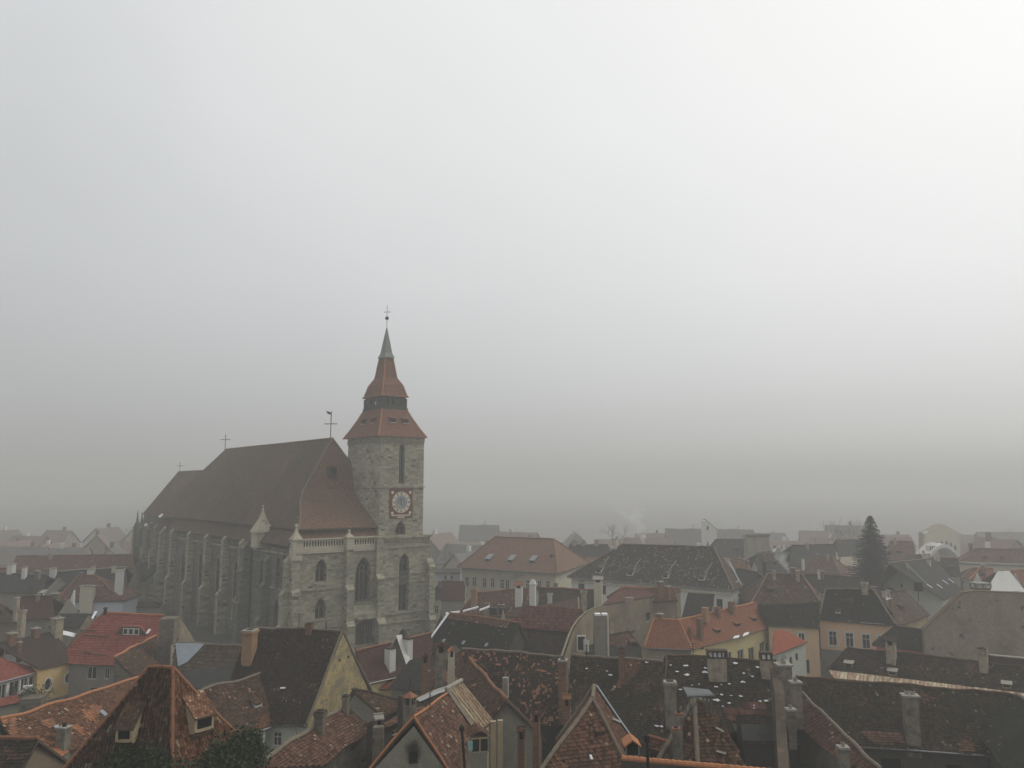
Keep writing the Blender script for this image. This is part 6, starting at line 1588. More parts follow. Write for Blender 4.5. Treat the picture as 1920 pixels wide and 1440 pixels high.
# tiled yard wall along the lower edge
a, b = at(1166, 1424, 41.5), at(1480, 1452, 39.5)
mb = MB(); d = (b - a); dn_ = d.normalized(); n = Vector((-dn_.y, dn_.x, 0)) * .18
mb.face([zero(a) - n, zero(b) - n, b - n, a - n], 0); mb.face([zero(a) + n, zero(b) + n, b + n, a + n], 0); mb.face([a - n, b - n, b + n, a + n], 0); mb.face([zero(a) - n, zero(a) + n, a + n, a - n], 0)
yw = mb.build('yard_wall', [M['dark_wall']]); tag(yw, 'dark yard wall topped by a row of rounded orange tiles', 'wall')
mb = MB()
for i in range(26):
    p, q = a.lerp(b, i / 26), a.lerp(b, (i + .96) / 26); mb.tube([p + ZUP * .05, q + ZUP * .03], [.17, .15], 8)
mb.build('coping_tiles', M['ridge_orange'], yw)
def tilehut(label, x, y, D, wpx, hpx, rows=1):
    r = thing('tiled_vent', (at(x, y, D).x, D, 0), label, 'roof vent')
    P = at(x, y, D); w = wpx * D / FPX / 2; hh = hpx * D / FPX; mb = MB()
    X = Vector((w, 0, 0)); Y = Vector((0, .5, 0)); mb.box(Vector((P.x, P.y + .5, P.z / 2 + .0)), X, Y, ZUP * (P.z / 2), 0)
    mb.box(P + ZUP * (hh * .3) + Y, X * .95, Y * .95, ZUP * (hh * .3), 1); 
    for s_ in (-1, 1): mb.box(P + X * (s_ * .93) + ZUP * (hh * .3), X * .08, Vector((0, .06, 0)), ZUP * (hh * .3), 0)
    g0 = P + ZUP * hh - Vector((0, .2, 0)); g1 = g0 + Y * 2.4
    for s_ in (-1, 1):
        e0 = P + X * (1.25 * s_) + ZUP * (hh * .56) - Vector((0, .2, 0)); e1 = e0 + Y * 2.4; mb.prism([e0, g0, g1, e1], ZUP * .07, 2)
    mb.build('vent_body', [M['plaster_grey'], M['void'], M['ridge_orange']], r)
tilehut('little tile capped vent at the right foot of the pointed roof', 1186, 1416, 43, 24, 26)
h = house('low row of tiles over a dark slot between the two pointed roofs', (1214, 1384), (1264, 1394), (1212, 1404), (1264, 1410), 13.6, 35, roof='red_old', wall='dark_wall', ridge='ridge_clay', tiles=BT)
mb = MB(); mb.tube([at(1216, 1455, 40), at(1213, 1382, 40)], .07, 8); mb.lathe(at(1213, 1382, 40), [(.09, -.25), (.14, -.2), (.14, .08), (.02, .16)], 8); c_ = mb.build('flue_pipe', M['iron']); tag(c_, 'thin black flue pipe with a thick top standing by the yard wall', 'pipe')

# ===== before the palaces
h = house('long faded red roof with two slim white chimneys below the pale palace', (893, 1113), (1006, 1102), (858, 1150), (1000, 1158), 8, 40, roof='red_old', wall='plaster_grey', ridge='clay', hip=(1, 0))
chimney(h, 889, 1134, 1104, 12, 'brick_pale', 'brick', capm='brick_pale'); chimney(h, 973, 1132, 1091, 15, 'frame', 'gable', capm='ridge_clay'); chimney(h, 999, 1137, 1087, 13, 'frame', 'cone', capm='frame')
chimney(h, 913, 1150, 1131, 11, 'plaster_grey', None); chimney(h, 940, 1146, 1130, 12, 'plaster_grey', 'pot')
for x in (924, 942):
    mb = MB(); P = at(x, 1152, 112); mb.lathe(P, [(.5, 0), (.55, .9), (.5, .95)], 10); mb.tube([P + ZUP * .9, P + ZUP * 1.5 + Vector((.5, 0, 0))], .04, 4); c_ = mb.build('water_tank', M['felt']); tag(c_, 'dark round tank on the flat roof edge, ' + ('left one of two' if x < 930 else 'right one of two'), 'tank', 'dark tanks on the roof edge')
mb = MB()
for (p, q) in (((836, 1150), (862, 1147)), ((868, 1146), (897, 1138)), ((899, 1144), (918, 1137))):
    a, b = at(*p, 108), at(*q, 109.5); mb.box((a + b) / 2, (b - a) / 2, Vector((0, .25, 0)), ZUP * .1)
c_ = mb.build('parapet', M['snow']); tag(c_, 'thin white parapet edging along the roof right of the church', 'parapet')
h = house('dark maroon ridge with a beige chimney running below the dark palace', (1005, 1101), (1118, 1107), (1000, 1150), (1122, 1152), 8, 40, roof='brown_dark', wall='plaster_grey', ridge='clay')
chimney(h, 1031, 1134, 1112, 9, 'whitish_green', 'brick'); chimney(h, 1122, 1136, 1080, 17, 'cream_grey', 'gable', capm='conc'); chimney(h, 1095, 1142, 1108, 12, 'plaster_beige', 'brick'); chimney(h, 1042, 1106, 1092, 8, 'plaster_grey', 'slab', D=h.r1.y)
h = house('small red roof climbing left of the dark palace wall', (1086, 1146), (1084, 1122), (1000, 1156), (985, 1140), 9, 34, roof='red_old', wall='plaster_fire', ridge='mortar', mono=True)
h = house('red roof with tiled attic between the firewall and the dark palace', (1170, 1101), (1260, 1103), (1150, 1128), (1272, 1126), 11.5, 36, roof='striped_red', wall='plaster_fire', ridge='clay', hip=(1, 0))
h = house('narrow dark gabled shed against the white palace wall', (1290, 1112), (1340, 1114), (1276, 1166), (1330, 1170), 7, 48, roof='slate', wall='plaster_grey', ridge=None, mono=True)
# ===== the two palaces
pw = [('front', x, y, 7.5, 18, 'x') for x, y in ((875, 1091), (889, 1091), (908, 1093), (923, 1093), (941, 1095), (951, 1096), (989, 1097), (1011, 1098), (1027, 1098))]
h = house('long cream palace with pale orange hipped roof and three tubular dormers', (928, 1007), (1038, 1011), (857, 1063), (1045, 1075), 11, 40, roof='palace', wall='cream_grey', ridge='clay', hip=(1, 1), B2=(1106, 1056), sgk=.4, ov=.9, wins=pw, gutter=True)
for (x, y) in ((914, 1053), (956, 1055), (997, 1056)): dormer(h, x, y - 5, y, 9, x + 10, y - 14, roof='zinc', wall='zinc')
antenna(h, 958, 1009, 993); on_slope(h, [(1031, 1041), (1037, 1041), (1037, 1045), (1031, 1045)], 'vent', 'iron', .1)
s_ = h.sides['front']; mb = MB()
for zz, dd in ((.5, .55), (1.0, .3)): mb.box(s_[0] + s_[1] * (s_[4] / 2) - s_[2] * (dd / 2) + ZUP * (s_[3][2][1] - zz), s_[1] * (s_[4] / 2), s_[2] * (dd / 2 + .02), ZUP * .17)
mb.build('cornice', M['cream_grey'], h.root)
h = house('wide white palace under a huge dark hipped roof with four sloping dormers', (1167, 1021), (1338, 1026), (1063, 1082), (1376, 1107), 11, 42, roof='palace_dark', wall='white', ridge='mortar', hip=(1, 1), hmat='brown', B2=(1394, 1098), sgk=.4, ov=.7, gutter=True,
          wins=[('front', x, y, 12, 22, 'o') for x, y in ((1323, 1132), (1349, 1134), (1090, 1100), (1130, 1104))])
for (x, y) in ((1122, 1074), (1181, 1079), (1247, 1084), (1315, 1088)): dormer(h, x, y - 6, y, 10, x + 19, y - 26, roof='palace_dark', wall='frame'); strip_on(h, (x + 5, y - 5), (x + 22, y - 29), .16, 'dormer_flashing', 'conc', .35)
s_ = h.sides['front']; mb = MB()
for zz, dd in ((.45, .5), (1.4, .2)): mb.box(s_[0] + s_[1] * (s_[4] / 2) - s_[2] * (dd / 2) + ZUP * (s_[3][2][1] - zz), s_[1] * (s_[4] / 2), s_[2] * (dd / 2 + .02), ZUP * .16)
mb.build('cornice', M['cream'], h.root)
chimney(h, 1155, 1030, 1010, 8, 'cream', 'slab', D=h.r1.y); strip_on(h, (1366, 1054), (1389, 1098), .6, 'roof_flashing', 'tinblue', .1, pl=h.hip2)
# ===== right of the church tower
h = house('small cream house with a white barred window beside the tower foot', (822, 1096), (826, 1094), (806, 1122), (828, 1122), 8.2, 44, roof='slate', wall='cream_grey', ridge=None, wins=[('front', 818, 1143, 9, 16, 'x'), ('front', 815, 1112, 3, 4, 'v')])
h = house('plain dark red roof between the church tower and the cream palace', (824, 1089), (870, 1089), (826, 1124), (872, 1124), 8, 44, roof='maroon', wall='plaster_green', ridge=None)
h = house('white and pale blue flat topped house peeping out beside the church tower', (806, 1066), (864, 1066), (806, 1074), (864, 1074), 9, 20, roof='felt', wall='bluewhite', ridge=None, wins=[('front', 835, 1083, 5, 9, ''), ('front', 847, 1083, 5, 9, '')])
# ------------------------------------------------------------------ left background
h = house('grey roofed house cut by the left edge, a dark brown wall under it', (-40, 1110), (0, 1131), (-40, 1168), (32, 1166), 8.5, 40, roof='umber', wall='plaster_brown', ridge='mortar')
chimney(h, 39, 1185, 1143, 12, 'plaster_beige', 'brick', D=118); chimney(h, 30, 1150, 1120, 9, 'plaster_beige', 'slab', D=125)
h = house('long dark green grey roof behind the bright red roof', (112, 1150), (176, 1150), (90, 1176), (168, 1176), 9, 36, roof='slate', wall='plaster_grey', ridge=None); strip_on(h, (172, 1163), (181, 1147), .4, 'verge_flashing', 'snow', .1)
h = house('purple brown roof in the dip left of the bright red roof', (38, 1121), (98, 1119), (30, 1160), (104, 1160), 9, 38, roof='maroon', wall='plaster_grey', ridge='ridge_dark')
chimney(h, 101, 1150, 1112, 12, 'rubble', 'slab', D=140)
h = house('salmon hipped roof with tall white party walls standing through it', (146, 1080), (178, 1079), (104, 1128), (232, 1126), 8, 42, roof='red_old', wall='bluewhite', ridge='clay', hip=(1, 1))
chimney(h, 162, 1148, 1098, 25, 'cream_grey', 'slab', D=h.e1.y + 1, dr=.5); chimney(h, 223, 1104, 1065, 14, 'frame', 'brick', capm='red_old')
mb = MB(); a, b, c = at(122, 1148, 148), at(139, 1148, 148), at(138, 1107, 148); mb.prism([zero(a), zero(b), c, a], Vector((0, .6, 0))); mb.build('party_wall', M['white'], h.root)
dormer(h, 193, 1117, 1120, 8, 195, 1112, roof='red_old', wall='wood')
h = house('dark grey roof with a long white ridge flashing, fading into fog at left', (104, 1072), (236, 1064), (40, 1108), (240, 1104), 9, 34, roof='slate', wall='plaster_grey', ridge='conc', sgk=.5)
chimney(h, 99, 1081, 1065, 12, 'frame', 'slab'); chimney(h, 169, 1080, 1066, 11, 'frame', 'slab')
h = house('dusky roof with two pale chimneys at the far left', (0, 1076), (88, 1080), (-10, 1110), (80, 1112), 9, 34, roof='slate', wall='plaster_grey', ridge='ridge_dark')
chimney(h, 45, 1083, 1063, 8, 'frame', 'slab'); chimney(h, 21, 1073, 1056, 12, 'frame', 'slab', D=h.r1.y); dormer(h, 76, 1112, 1117, 10, 78, 1106, roof='conc', wall='frame')
h = house('blunt gabled brown roof cut by the left border above the dusky roof', (-60, 1060), (14, 1066), (-60, 1096), (2, 1092), 10, 40, roof='red_old', wall='plaster_grey', ridge='clay')
h = house('pale plastered house with blue grey end wall beside the church porch', (180, 1104), (226, 1102), (176, 1126), (228, 1124), 7.5, 38, roof='red_old', wall='bluewhite', ridge='clay')
h = house('long reddish roof stretching behind the white chimneys into the fog', (30, 1043), (250, 1040), (20, 1070), (252, 1066), 10, 36, roof='red_old', wall='plaster_grey', ridge='clay', sgk=.6)
h = house('low house wall glimpsed between the church porch and the bright red roof', (210, 1128), (290, 1128), (200, 1138), (300, 1138), 5.5, 30, roof='slate', wall='plaster_green', ridge=None)
# ------------------------------------------------------------------ right background
def spruce(px, ytop, ybase, D, wpx, label):
    B = at(px, ybase, D); T = at(px, ytop, D); g = Vector((B.x, B.y, 0)); Ht = T.z; zb = max(.8, B.z - 2.0)
    r = thing('spruce_tree', g, label, 'tree')
    mb = MB(); mb.tube([g, g + ZUP * Ht * .5, g + ZUP * (Ht - .3)], [.42, .25, .03], 8); mb.build('trunk', M['bark'], r)
    mb = MB(); R = wpx * D / FPX / 2; rg = random.Random(5); z = zb
    while z < Ht - .25:
        f = (Ht - z) / (Ht - zb); rad = R * (f ** .72) * rg.uniform(.86, 1.1) + .08
        n = max(6, int(8 + 16 * f))
        for k in range(n):
            a = 2 * math.pi * (k + rg.random()) / n; l = rad * rg.uniform(.65, 1.12); d = Vector((math.cos(a), math.sin(a), 0)); s_ = Vector((-d.y, d.x, 0))
            o = g + ZUP * (z + rg.uniform(-.15, .15)); segs = max(2, int(l / .5)); prev = None
            for q in range(segs + 1):
                t = q / segs; c = o + d * (l * t) + ZUP * (-.38 * l * t + .16 * l * t * t * t)
                if prev is not None:
                    for _ in range(5):
                        wv = (.16 + .34 * math.sin(math.pi * min(1, t * .85 + .1))) * min(1, l * .5) * rg.uniform(.7, 1.3)
                        e = prev.lerp(c, rg.random())
                        for sd in (-1, 1):
                            tip = e + s_ * (sd * wv * rg.uniform(.8, 1.5)) + d * (.28 * rg.uniform(.5, 1.4)) - ZUP * rg.uniform(.05, .32)
                            mb.face([e - d * .12, e + d * .14, tip])
                    mb.face([prev + s_ * .05, prev - s_ * .05, c - s_ * .03, c + s_ * .03])
                prev = c
        z += .30 + .12 * f
    mb.build('crown', M['needles'], r)
def leafy(name, label, cat, c, rad, n, leaf, mat, bark=True, seed=3, squash=.8):
    rg = random.Random(seed); g = Vector((c.x, c.y, 0)); r = thing(name, g, label, cat)
    if bark:
        mb = MB(); mb.tube([g, g + ZUP * (c.z * .6), c], [.25, .17, .05], 7)
        for k in range(9):
            a = k * 2.4; e = c + Vector((math.cos(a), math.sin(a), .5 * math.sin(k))) * rad * .8; mb.tube([g + ZUP * (c.z * (.5 + .05 * (k % 4))), e], [.09, .02], 5)
        mb.build('trunk', M['bark'], r)
    mb = MB(); cl = [(c + Vector((rg.gauss(0, .5), rg.gauss(0, .5), rg.gauss(0, .4 * squash))) * rad, rad * rg.uniform(.25, .5)) for _ in range(14)]
    for i in range(n):
        o, rr_ = rg.choice(cl); p = o + Vector((rg.gauss(0, .5), rg.gauss(0, .5), rg.gauss(0, .5))) * rr_
        a = Vector((rg.uniform(-1, 1), rg.uniform(-1, 1), rg.uniform(-1, 1))).normalized(); b = a.cross(Vector((rg.uniform(-1, 1), rg.uniform(-1, 1), 1))).normalized(); l = leaf * rg.uniform(.6, 1.3)
        mb.face([p - a * l, p + b * l * .5, p + a * l, p - b * l * .5])
    mb.build('crown', M[mat], r)
def bare_tree(label, c, rad, seed):
    rg = random.Random(seed); g = Vector((c.x, c.y, 0)); r = thing('bare_tree', g, label, 'tree'); top = c.z + rad
    tm = MB(); cm = MB()
    def grow(p, d, l, rr, depth):
        q = p + d * l; (tm if depth > 3 else cm).tube([p, p.lerp(q, .5) + Vector((rg.gauss(0, .04), rg.gauss(0, .04), 0)) * l, q], [rr, rr * .85, rr * .65], 5 if depth > 3 else 3, 0, False)
        if depth == 0: return
        for k in range(3 if depth > 1 else 4):
            e = (d + Vector((rg.gauss(0, .5), rg.gauss(0, .5), rg.gauss(.05, .3)))).normalized(); grow(p.lerp(q, rg.uniform(.55, 1)), e, l * rg.uniform(.6, .82), rr * .55, depth - 1)
    grow(g, Vector((0, 0, 1)), top * .4, .035 * top * .4, 5)
    tm.build('trunk', M['bark'], r); cm.build('crown', M['bark'], r)
def leaf_mat(name, c1, c2):
    k = NT(name, .7, .2); n1 = k.noise(.8, 3, .6); n2 = k.noise(9, 2, .5); k.color(k.mix(k.math('ADD', k.math('MULTIPLY', n1, .6), k.math('MULTIPLY', n2, .4)), c1, c2)); return k.mat
M['bark'] = plaster_mat('bark', (.09, .07, .05), (.04, .035, .028), .5, 2.0)
M['needles'] = leaf_mat('spruce_needles', (.004, .007, .005), (.014, .021, .014))
M['ivy'] = leaf_mat('ivy_leaves', (.008, .014, .008), (.045, .068, .026))
M['twigs'] = leaf_mat('bare_twigs', (.05, .042, .03), (.12, .10, .07))
M['hedge'] = leaf_mat('hedge_leaves', (.02, .028, .014), (.06, .065, .035))
spruce(1638, 964, 1084, 173, 96, 'tall dark spruce rising out of the roofs on the right')
h = house('dark long roof in front of the spruce foot', (1507, 1078), (1616, 1083), (1537, 1110), (1618, 1112), 9, 38, roof='dark_wet', wall='plaster_grey', ridge='ridge_dark')
c = at(1690, 1098, 175); leafy('shrub', 'brownish bare shrub filling the garden below the spruce', 'shrub', c, 3.6, 900, .18, 'twigs', seed=4)
c = at(1662, 1090, 185); leafy('shrub', 'dark green hedge bush right under the spruce', 'shrub', c, 2.6, 900, .16, 'hedge', seed=6)
h = house('reddish garden wall house with broken pale top below the spruce', (1632, 1100), (1678, 1102), (1632, 1116), (1682, 1118), 8, 30, roof='red_old', wall='plaster_beige', ridge='conc')
h = house('salmon double hipped roof left of the spruce', (1524, 1045), (1560, 1044), (1500, 1072), (1576, 1078), 9, 40, roof='red_old', wall='pinkred', ridge='clay', hip=(1, 1)); chimney(h, 1506, 1060, 1048, 6, 'frame', 'slab', D=h.e1.y)
h = house('dark roof over a cream gable wall touching the spruce', (1566, 1013), (1618, 1013), (1572, 1043), (1622, 1043), 10, 40, roof='slate', wall='cream', ridge='ridge_dark', B2=(1630, 1030))
h = house('pale cream outbuilding catching light just left of the spruce', (1576, 1045), (1606, 1043), (1574, 1060), (1612, 1062), 9, 20, roof='plaster_beige', wall='cream', ridge=None)
h = house('dark grey roof left of the salmon hipped roof', (1484, 1023), (1566, 1021), (1480, 1060), (1568, 1058), 10, 40, roof='slate', wall='plaster_grey', ridge='ridge_dark')
h = house('charcoal roof with a pale verge behind the orange tiled sliver', (1340, 1012), (1398, 1012), (1336, 1044), (1402, 1044), 10, 40, roof='slate', wall='plaster_grey', ridge='ridge_dark'); strip_on(h, (1398, 1014), (1396, 1042), .6, 'verge_flashing', 'conc', .1)
h = house('brownish old building block with a flat dark top, right of the charcoal roof', (1402, 1002), (1442, 1001), (1402, 1005), (1444, 1004), 16, 12, roof='slate', wall='plaster_beige', ridge=None)
h = house('small white gabled house peeping over the dark green roof', (1456, 1018), (1452, 1015), (1448, 1034), (1464, 1036), 10, 45, roof='white', wall='white', ridge=None)
h = house('dark green roof with a smoking chimney in front of the brownish block', (1420, 1038), (1466, 1036), (1408, 1072), (1468, 1070), 9, 40, roof='slate', wall='plaster_grey', ridge=None)
h = house('narrow orange roof strip right of the huge dark palace roof', (1368, 1046), (1404, 1052), (1372, 1066), (1408, 1068), 10, 36, roof='orange_old', wall='plaster_grey', ridge='clay'); chimney(h, 1402, 1082, 1050, 8, 'brick', 'brick', D=h.e2.y - 1)
h = house('black roofed house wedged behind the right end of the dark palace', (1380, 1066), (1420, 1074), (1376, 1122), (1420, 1134), 8.5, 44, roof='slate', wall='plaster_grey', ridge='ridge_dark'); chimney(h, 1434, 1096, 1052, 6, 'dark_wall', None, D=150)
Dw = 272; r_ = thing('house', zero(at(1332, 1000, Dw)), 'white tall gabled house standing alone in the fog', 'house')
pts = [at(x, y, Dw) for x, y in ((1321, 1003), (1321, 977), (1324, 976), (1344, 993), (1344, 1003))]; pts[0] = zero(pts[0]); pts[-1] = zero(pts[-1])
mb = MB(); mb.prism(pts, Vector((1, 9, 0))); mb.build('wall', M['white'], r_)
mb = MB(); mb.prism([pts[2] + ZUP * .05, pts[3] + ZUP * .05, pts[3] + Vector((1, 9, .05)), pts[2] + Vector((1, 9, .05))], ZUP * .2); mb.build('roof', M['slate'], r_)
mb = MB(); P = at(1327, 990, Dw - .1); mb.box(P, Vector((.25, 0, 0)), Vector((0, .05, 0)), ZUP * .7); mb.build('window', M['glass'], r_)
h = house('dark roof with three pale chimneys behind the cream palace', (1068, 1021), (1140, 1021), (1064, 1048), (1146, 1048), 10, 40, roof='slate', wall='plaster_grey', ridge='conc')
for x in (1076, 1093, 1118): chimney(h, x, 1023, 1012, 7, 'plaster_beige', 'brick', D=h.r1.y)
h = house('orange brown roof corner showing between the two palaces', (1100, 1046), (1124, 1046), (1094, 1064), (1130, 1064), 9, 38, roof='palace', wall='plaster_grey', ridge='clay')
h = house('brown roof with pale chimney cluster right of the spruce', (1745, 1046), (1796, 1047), (1738, 1078), (1802, 1080), 9, 40, roof='brown_dark', wall='plaster_beige', ridge='clay'); chimney(h, 1738, 1076, 1040, 11, 'cream_grey', 'brick', D=h.e1.y - 2)
h = house('muted red roof just right of the spruce top half', (1668, 1014), (1712, 1016), (1664, 1050), (1716, 1052), 10, 38, roof='red_old', wall='plaster_grey', ridge='clay')
h = house('dull brown roof below the muted red one, right of the spruce', (1700, 1040), (1744, 1040), (1696, 1066), (1742, 1068), 9, 38, roof='brown', wall='plaster_grey', ridge='clay')
h = house('wide reddish roof with a white eave line near the right border', (1830, 1029), (1960, 1031), (1797, 1056), (1960, 1062), 10, 36, roof='red_old', wall='cream_grey', ridge='clay', hip=(1, 0), gutter=True); strip_on(h, (1800, 1055), (1958, 1061), .35, 'eave_board', 'conc', .05)
chimney(h, 1821, 1042, 1018, 8, 'brick', 'brick', D=h.r1.y)
h = house('low orange roofs in a row left of the white stepped gable', (1822, 1066), (1850, 1065), (1802, 1084), (1852, 1086), 8.5, 38, roof='red_old', wall='plaster_beige', ridge='clay', hip=(1, 0))
# pale domed church front in the fog
D = 285
def fb(px, py, d=0): return at(px, py, D + d)
wc = thing('pale_church', zero(fb(1765, 1050)), 'pale church front with round arched gable and small arched windows, half lost in fog', 'church')
out = [(1733, 1075), (1733, 999), (1740, 997), (1750, 991), (1760, 985), (1767, 983), (1774, 985), (1784, 991), (1794, 997), (1801, 999), (1801, 1075)]
mb = MB(); pts = [fb(x, y) for x, y in out]; pts[0] = zero(pts[0]); pts[-1] = zero(pts[-1]); mb.prism(pts, Vector((0, 4, 0)), 0, 1); mb.build('facade', [M['cream'], M['plaster_beige']], wc)
mb = MB(); ar_ = [(1738 + 66 * i / 16, 1047 - 27 * math.sin(math.pi * i / 16)) for i in range(17)]
for a, b in zip(ar_[:-1], ar_[1:]): mb.prism([fb(a[0], a[1], -9), fb(b[0], b[1], -9), fb(b[0], b[1] + 7, -9), fb(a[0], a[1] + 7, -9)], Vector((0, 9, 0)))
mb.build('arched_gable', M['white'], wc)
for x, y in ((1757, 1021), (1766, 1019), (1775, 1019), (1783, 1022), (1791, 1027), (1749, 1026)):
    mb = MB(); P = fb(x, y, -.1); mb.prism([P + Vector((q[0], 0, q[1])) for q in shape('arch', 0, 0, .55, 1.7)], Vector((0, -.08, 0))); mb.build('window', M['glass'], wc)
mb = MB(); P = fb(1748, 1032, -6); mb.box(Vector((P.x, P.y, P.z / 2 + .8)), Vector((1.5, 0, 0)), Vector((0, 1.5, 0)), ZUP * (P.z / 2 + .8))
for k in range(5): mb.box(P + Vector((-1.3 + k * .65, -1.55, .9)), Vector((.14, 0, 0)), Vector((0, .06, 0)), ZUP * .8, 1)
mb.build('turret', [M['cream'], M['void']], wc)
mb = MB(); mb.prism([fb(1733, 999, -.3), fb(1740, 996, -.3), fb(1740, 1000, -.3), fb(1733, 1002, -.3)], Vector((0, 1, 0))); mb.prism([fb(1801, 999, -.3), fb(1794, 996, -.3), fb(1794, 1000, -.3), fb(1801, 1002, -.3)], Vector((0, 1, 0))); mb.build('cornice', M['white'], wc)
# ------------------------------------------------------------------ houses that are almost gone in the fog
rg = random.Random(21)
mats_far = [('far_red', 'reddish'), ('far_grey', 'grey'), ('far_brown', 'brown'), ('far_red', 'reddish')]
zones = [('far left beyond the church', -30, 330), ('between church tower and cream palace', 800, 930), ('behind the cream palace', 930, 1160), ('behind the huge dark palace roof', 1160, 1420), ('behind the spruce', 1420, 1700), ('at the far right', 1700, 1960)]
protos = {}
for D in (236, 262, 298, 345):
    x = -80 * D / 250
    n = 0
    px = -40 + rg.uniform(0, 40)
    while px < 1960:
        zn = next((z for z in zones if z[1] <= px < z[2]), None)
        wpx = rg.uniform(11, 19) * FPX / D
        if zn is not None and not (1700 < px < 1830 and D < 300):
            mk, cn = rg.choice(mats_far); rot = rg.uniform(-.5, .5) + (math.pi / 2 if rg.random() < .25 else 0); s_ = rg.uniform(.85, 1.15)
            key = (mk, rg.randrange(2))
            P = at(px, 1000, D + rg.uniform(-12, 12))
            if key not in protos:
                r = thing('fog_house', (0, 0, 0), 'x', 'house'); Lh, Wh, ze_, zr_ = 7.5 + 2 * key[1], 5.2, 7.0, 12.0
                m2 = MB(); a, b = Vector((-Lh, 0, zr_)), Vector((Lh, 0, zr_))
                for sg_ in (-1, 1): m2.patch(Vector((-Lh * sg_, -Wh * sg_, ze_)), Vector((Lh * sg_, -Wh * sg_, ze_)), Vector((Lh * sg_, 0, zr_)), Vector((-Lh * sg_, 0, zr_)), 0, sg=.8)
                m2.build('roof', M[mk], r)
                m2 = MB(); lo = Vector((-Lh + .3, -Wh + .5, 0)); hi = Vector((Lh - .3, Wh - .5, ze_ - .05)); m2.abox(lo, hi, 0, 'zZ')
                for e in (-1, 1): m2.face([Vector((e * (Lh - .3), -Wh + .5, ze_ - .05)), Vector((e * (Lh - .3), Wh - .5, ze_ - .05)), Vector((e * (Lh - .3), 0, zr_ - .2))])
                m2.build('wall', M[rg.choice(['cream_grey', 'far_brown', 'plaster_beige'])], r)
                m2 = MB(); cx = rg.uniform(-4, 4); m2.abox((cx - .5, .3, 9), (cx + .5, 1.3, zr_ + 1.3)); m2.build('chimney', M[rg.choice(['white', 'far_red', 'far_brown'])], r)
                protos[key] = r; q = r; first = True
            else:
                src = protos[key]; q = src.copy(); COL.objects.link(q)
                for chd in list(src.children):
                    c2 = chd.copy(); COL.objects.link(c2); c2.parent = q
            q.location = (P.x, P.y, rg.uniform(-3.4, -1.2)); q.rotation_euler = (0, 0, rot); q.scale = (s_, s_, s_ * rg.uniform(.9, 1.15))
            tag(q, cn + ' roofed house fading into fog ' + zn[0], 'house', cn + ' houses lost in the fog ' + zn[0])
        px += wpx * rg.uniform(.9, 1.5)
# ------------------------------------------------------------------ plants in front, snow, smoke
def ivy():
    rg = random.Random(9); r = thing('ivy', (TURRET.e2.x, TURRET.e2.y, 0), 'dark green ivy smothering the foot of the hipped pantile roof', 'ivy')
    mb = MB(); blobs = []
    for (x, y, rpx) in ((250, 1426, 26), (285, 1440, 36), (238, 1450, 40), (312, 1446, 26), (340, 1456, 20), (380, 1445, 28), (405, 1425, 30), (430, 1420, 38), (452, 1400, 28), (440, 1440, 42), (462, 1385, 20), (470, 1415, 22), (300, 1420, 14)):
        pl = TURRET.near if x < 322 else TURRET.hip2
        p = onpl(x, y, pl); p = p - Vector((pl[1].x, pl[1].y, 0)) * -.25; blobs.append((p, rpx * p.y / FPX, pl[1]))
    for p, rr_, n in blobs:
        for i in range(int(420 * (rr_ / .8) ** 1.6)):
            q = p + Vector((rg.gauss(0, .55), rg.gauss(0, .4), rg.gauss(0, .5))) * rr_
            q = q + n * (.18 + abs(rg.gauss(0, .2)) - (q - p).dot(n) * .75)
            a = (Vector((rg.uniform(-1, 1), rg.uniform(-1, 1), rg.uniform(-1, .3)))).normalized(); b = a.cross(n + Vector((rg.gauss(0, .5), rg.gauss(0, .5), rg.gauss(0, .5)))).normalized(); l = rg.uniform(.07, .15)
            mb.face([q - a * l, q + b * l * .7, q + a * l, q - b * l * .7])
    mb.build('foliage', M['ivy'], r)
ivy()
c = at(58, 1302, 88); leafy('bush', 'dark rounded bush growing on top of the rough yard chimney at left', 'bush', c, 1.5, 900, .12, 'hedge', bark=False, seed=12)
mb = MB(); P = at(60, 1345, 87); T = at(60, 1306, 87); mb.box(Vector((P.x, P.y, T.z / 2)), Vector((1.0, .2, 0)), Vector((-.2, .9, 0)), ZUP * (T.z / 2)); c_ = mb.build('yard_stack', M['rubble']); tag(c_, 'rough plastered stack under the dark bush at left', 'chimney')
c = at(242, 1002, 268); bare_tree('thin bare tree beside the far end of the church', c, 3.0, 8)
def snowbits(label, H, pix, seed, smin=.06, smax=.19):
    rg = random.Random(seed); mb = MB()
    for x, y in pix:
        p = sg3(onpl(x, y, H.near)); n = H.near[1]; p = p + n * .06; t, b = tb_of(n); r0 = rg.uniform(smin, smax)
        q = [p + t * (math.cos(a) * r0 * rg.uniform(.5, 2.0)) + b * (math.sin(a) * r0 * rg.uniform(.2, .9)) + n * .06 for a in [k * math.pi / 4 for k in range(8)]]
        mb.prism(q, n * .05)
    o = mb.build('snow', M['snow']); tag(o, label, 'snow', kind='stuff')
snowbits('scraps of old snow dotted over the black mossy roof', LIT, [(1257, 1247), (1288, 1265), (1322, 1256), (1322, 1264), (1310, 1284), (1297, 1284), (1342, 1290), (1352, 1287), (1367, 1287), (1410, 1269), (1392, 1282), (1378, 1246), (1340, 1313), (1346, 1315), (1370, 1308), (1388, 1308), (1425, 1317), (1437, 1316), (1414, 1325), (1413, 1330), (1355, 1327), (1367, 1321), (1450, 1337), (1285, 1250), (1291, 1292), (1275, 1292), (1394, 1265), (1270, 1260), (1305, 1300), (1330, 1244), (1420, 1250), (1352, 1305)], 3)
snowbits('pale flecks of snow on the spotted dark roof', SPOT2, [(1138, 1260), (1144, 1268), (1100, 1256), (1120, 1300), (1232, 1362), (1212, 1244), (1240, 1362)], 4, .06, .14)
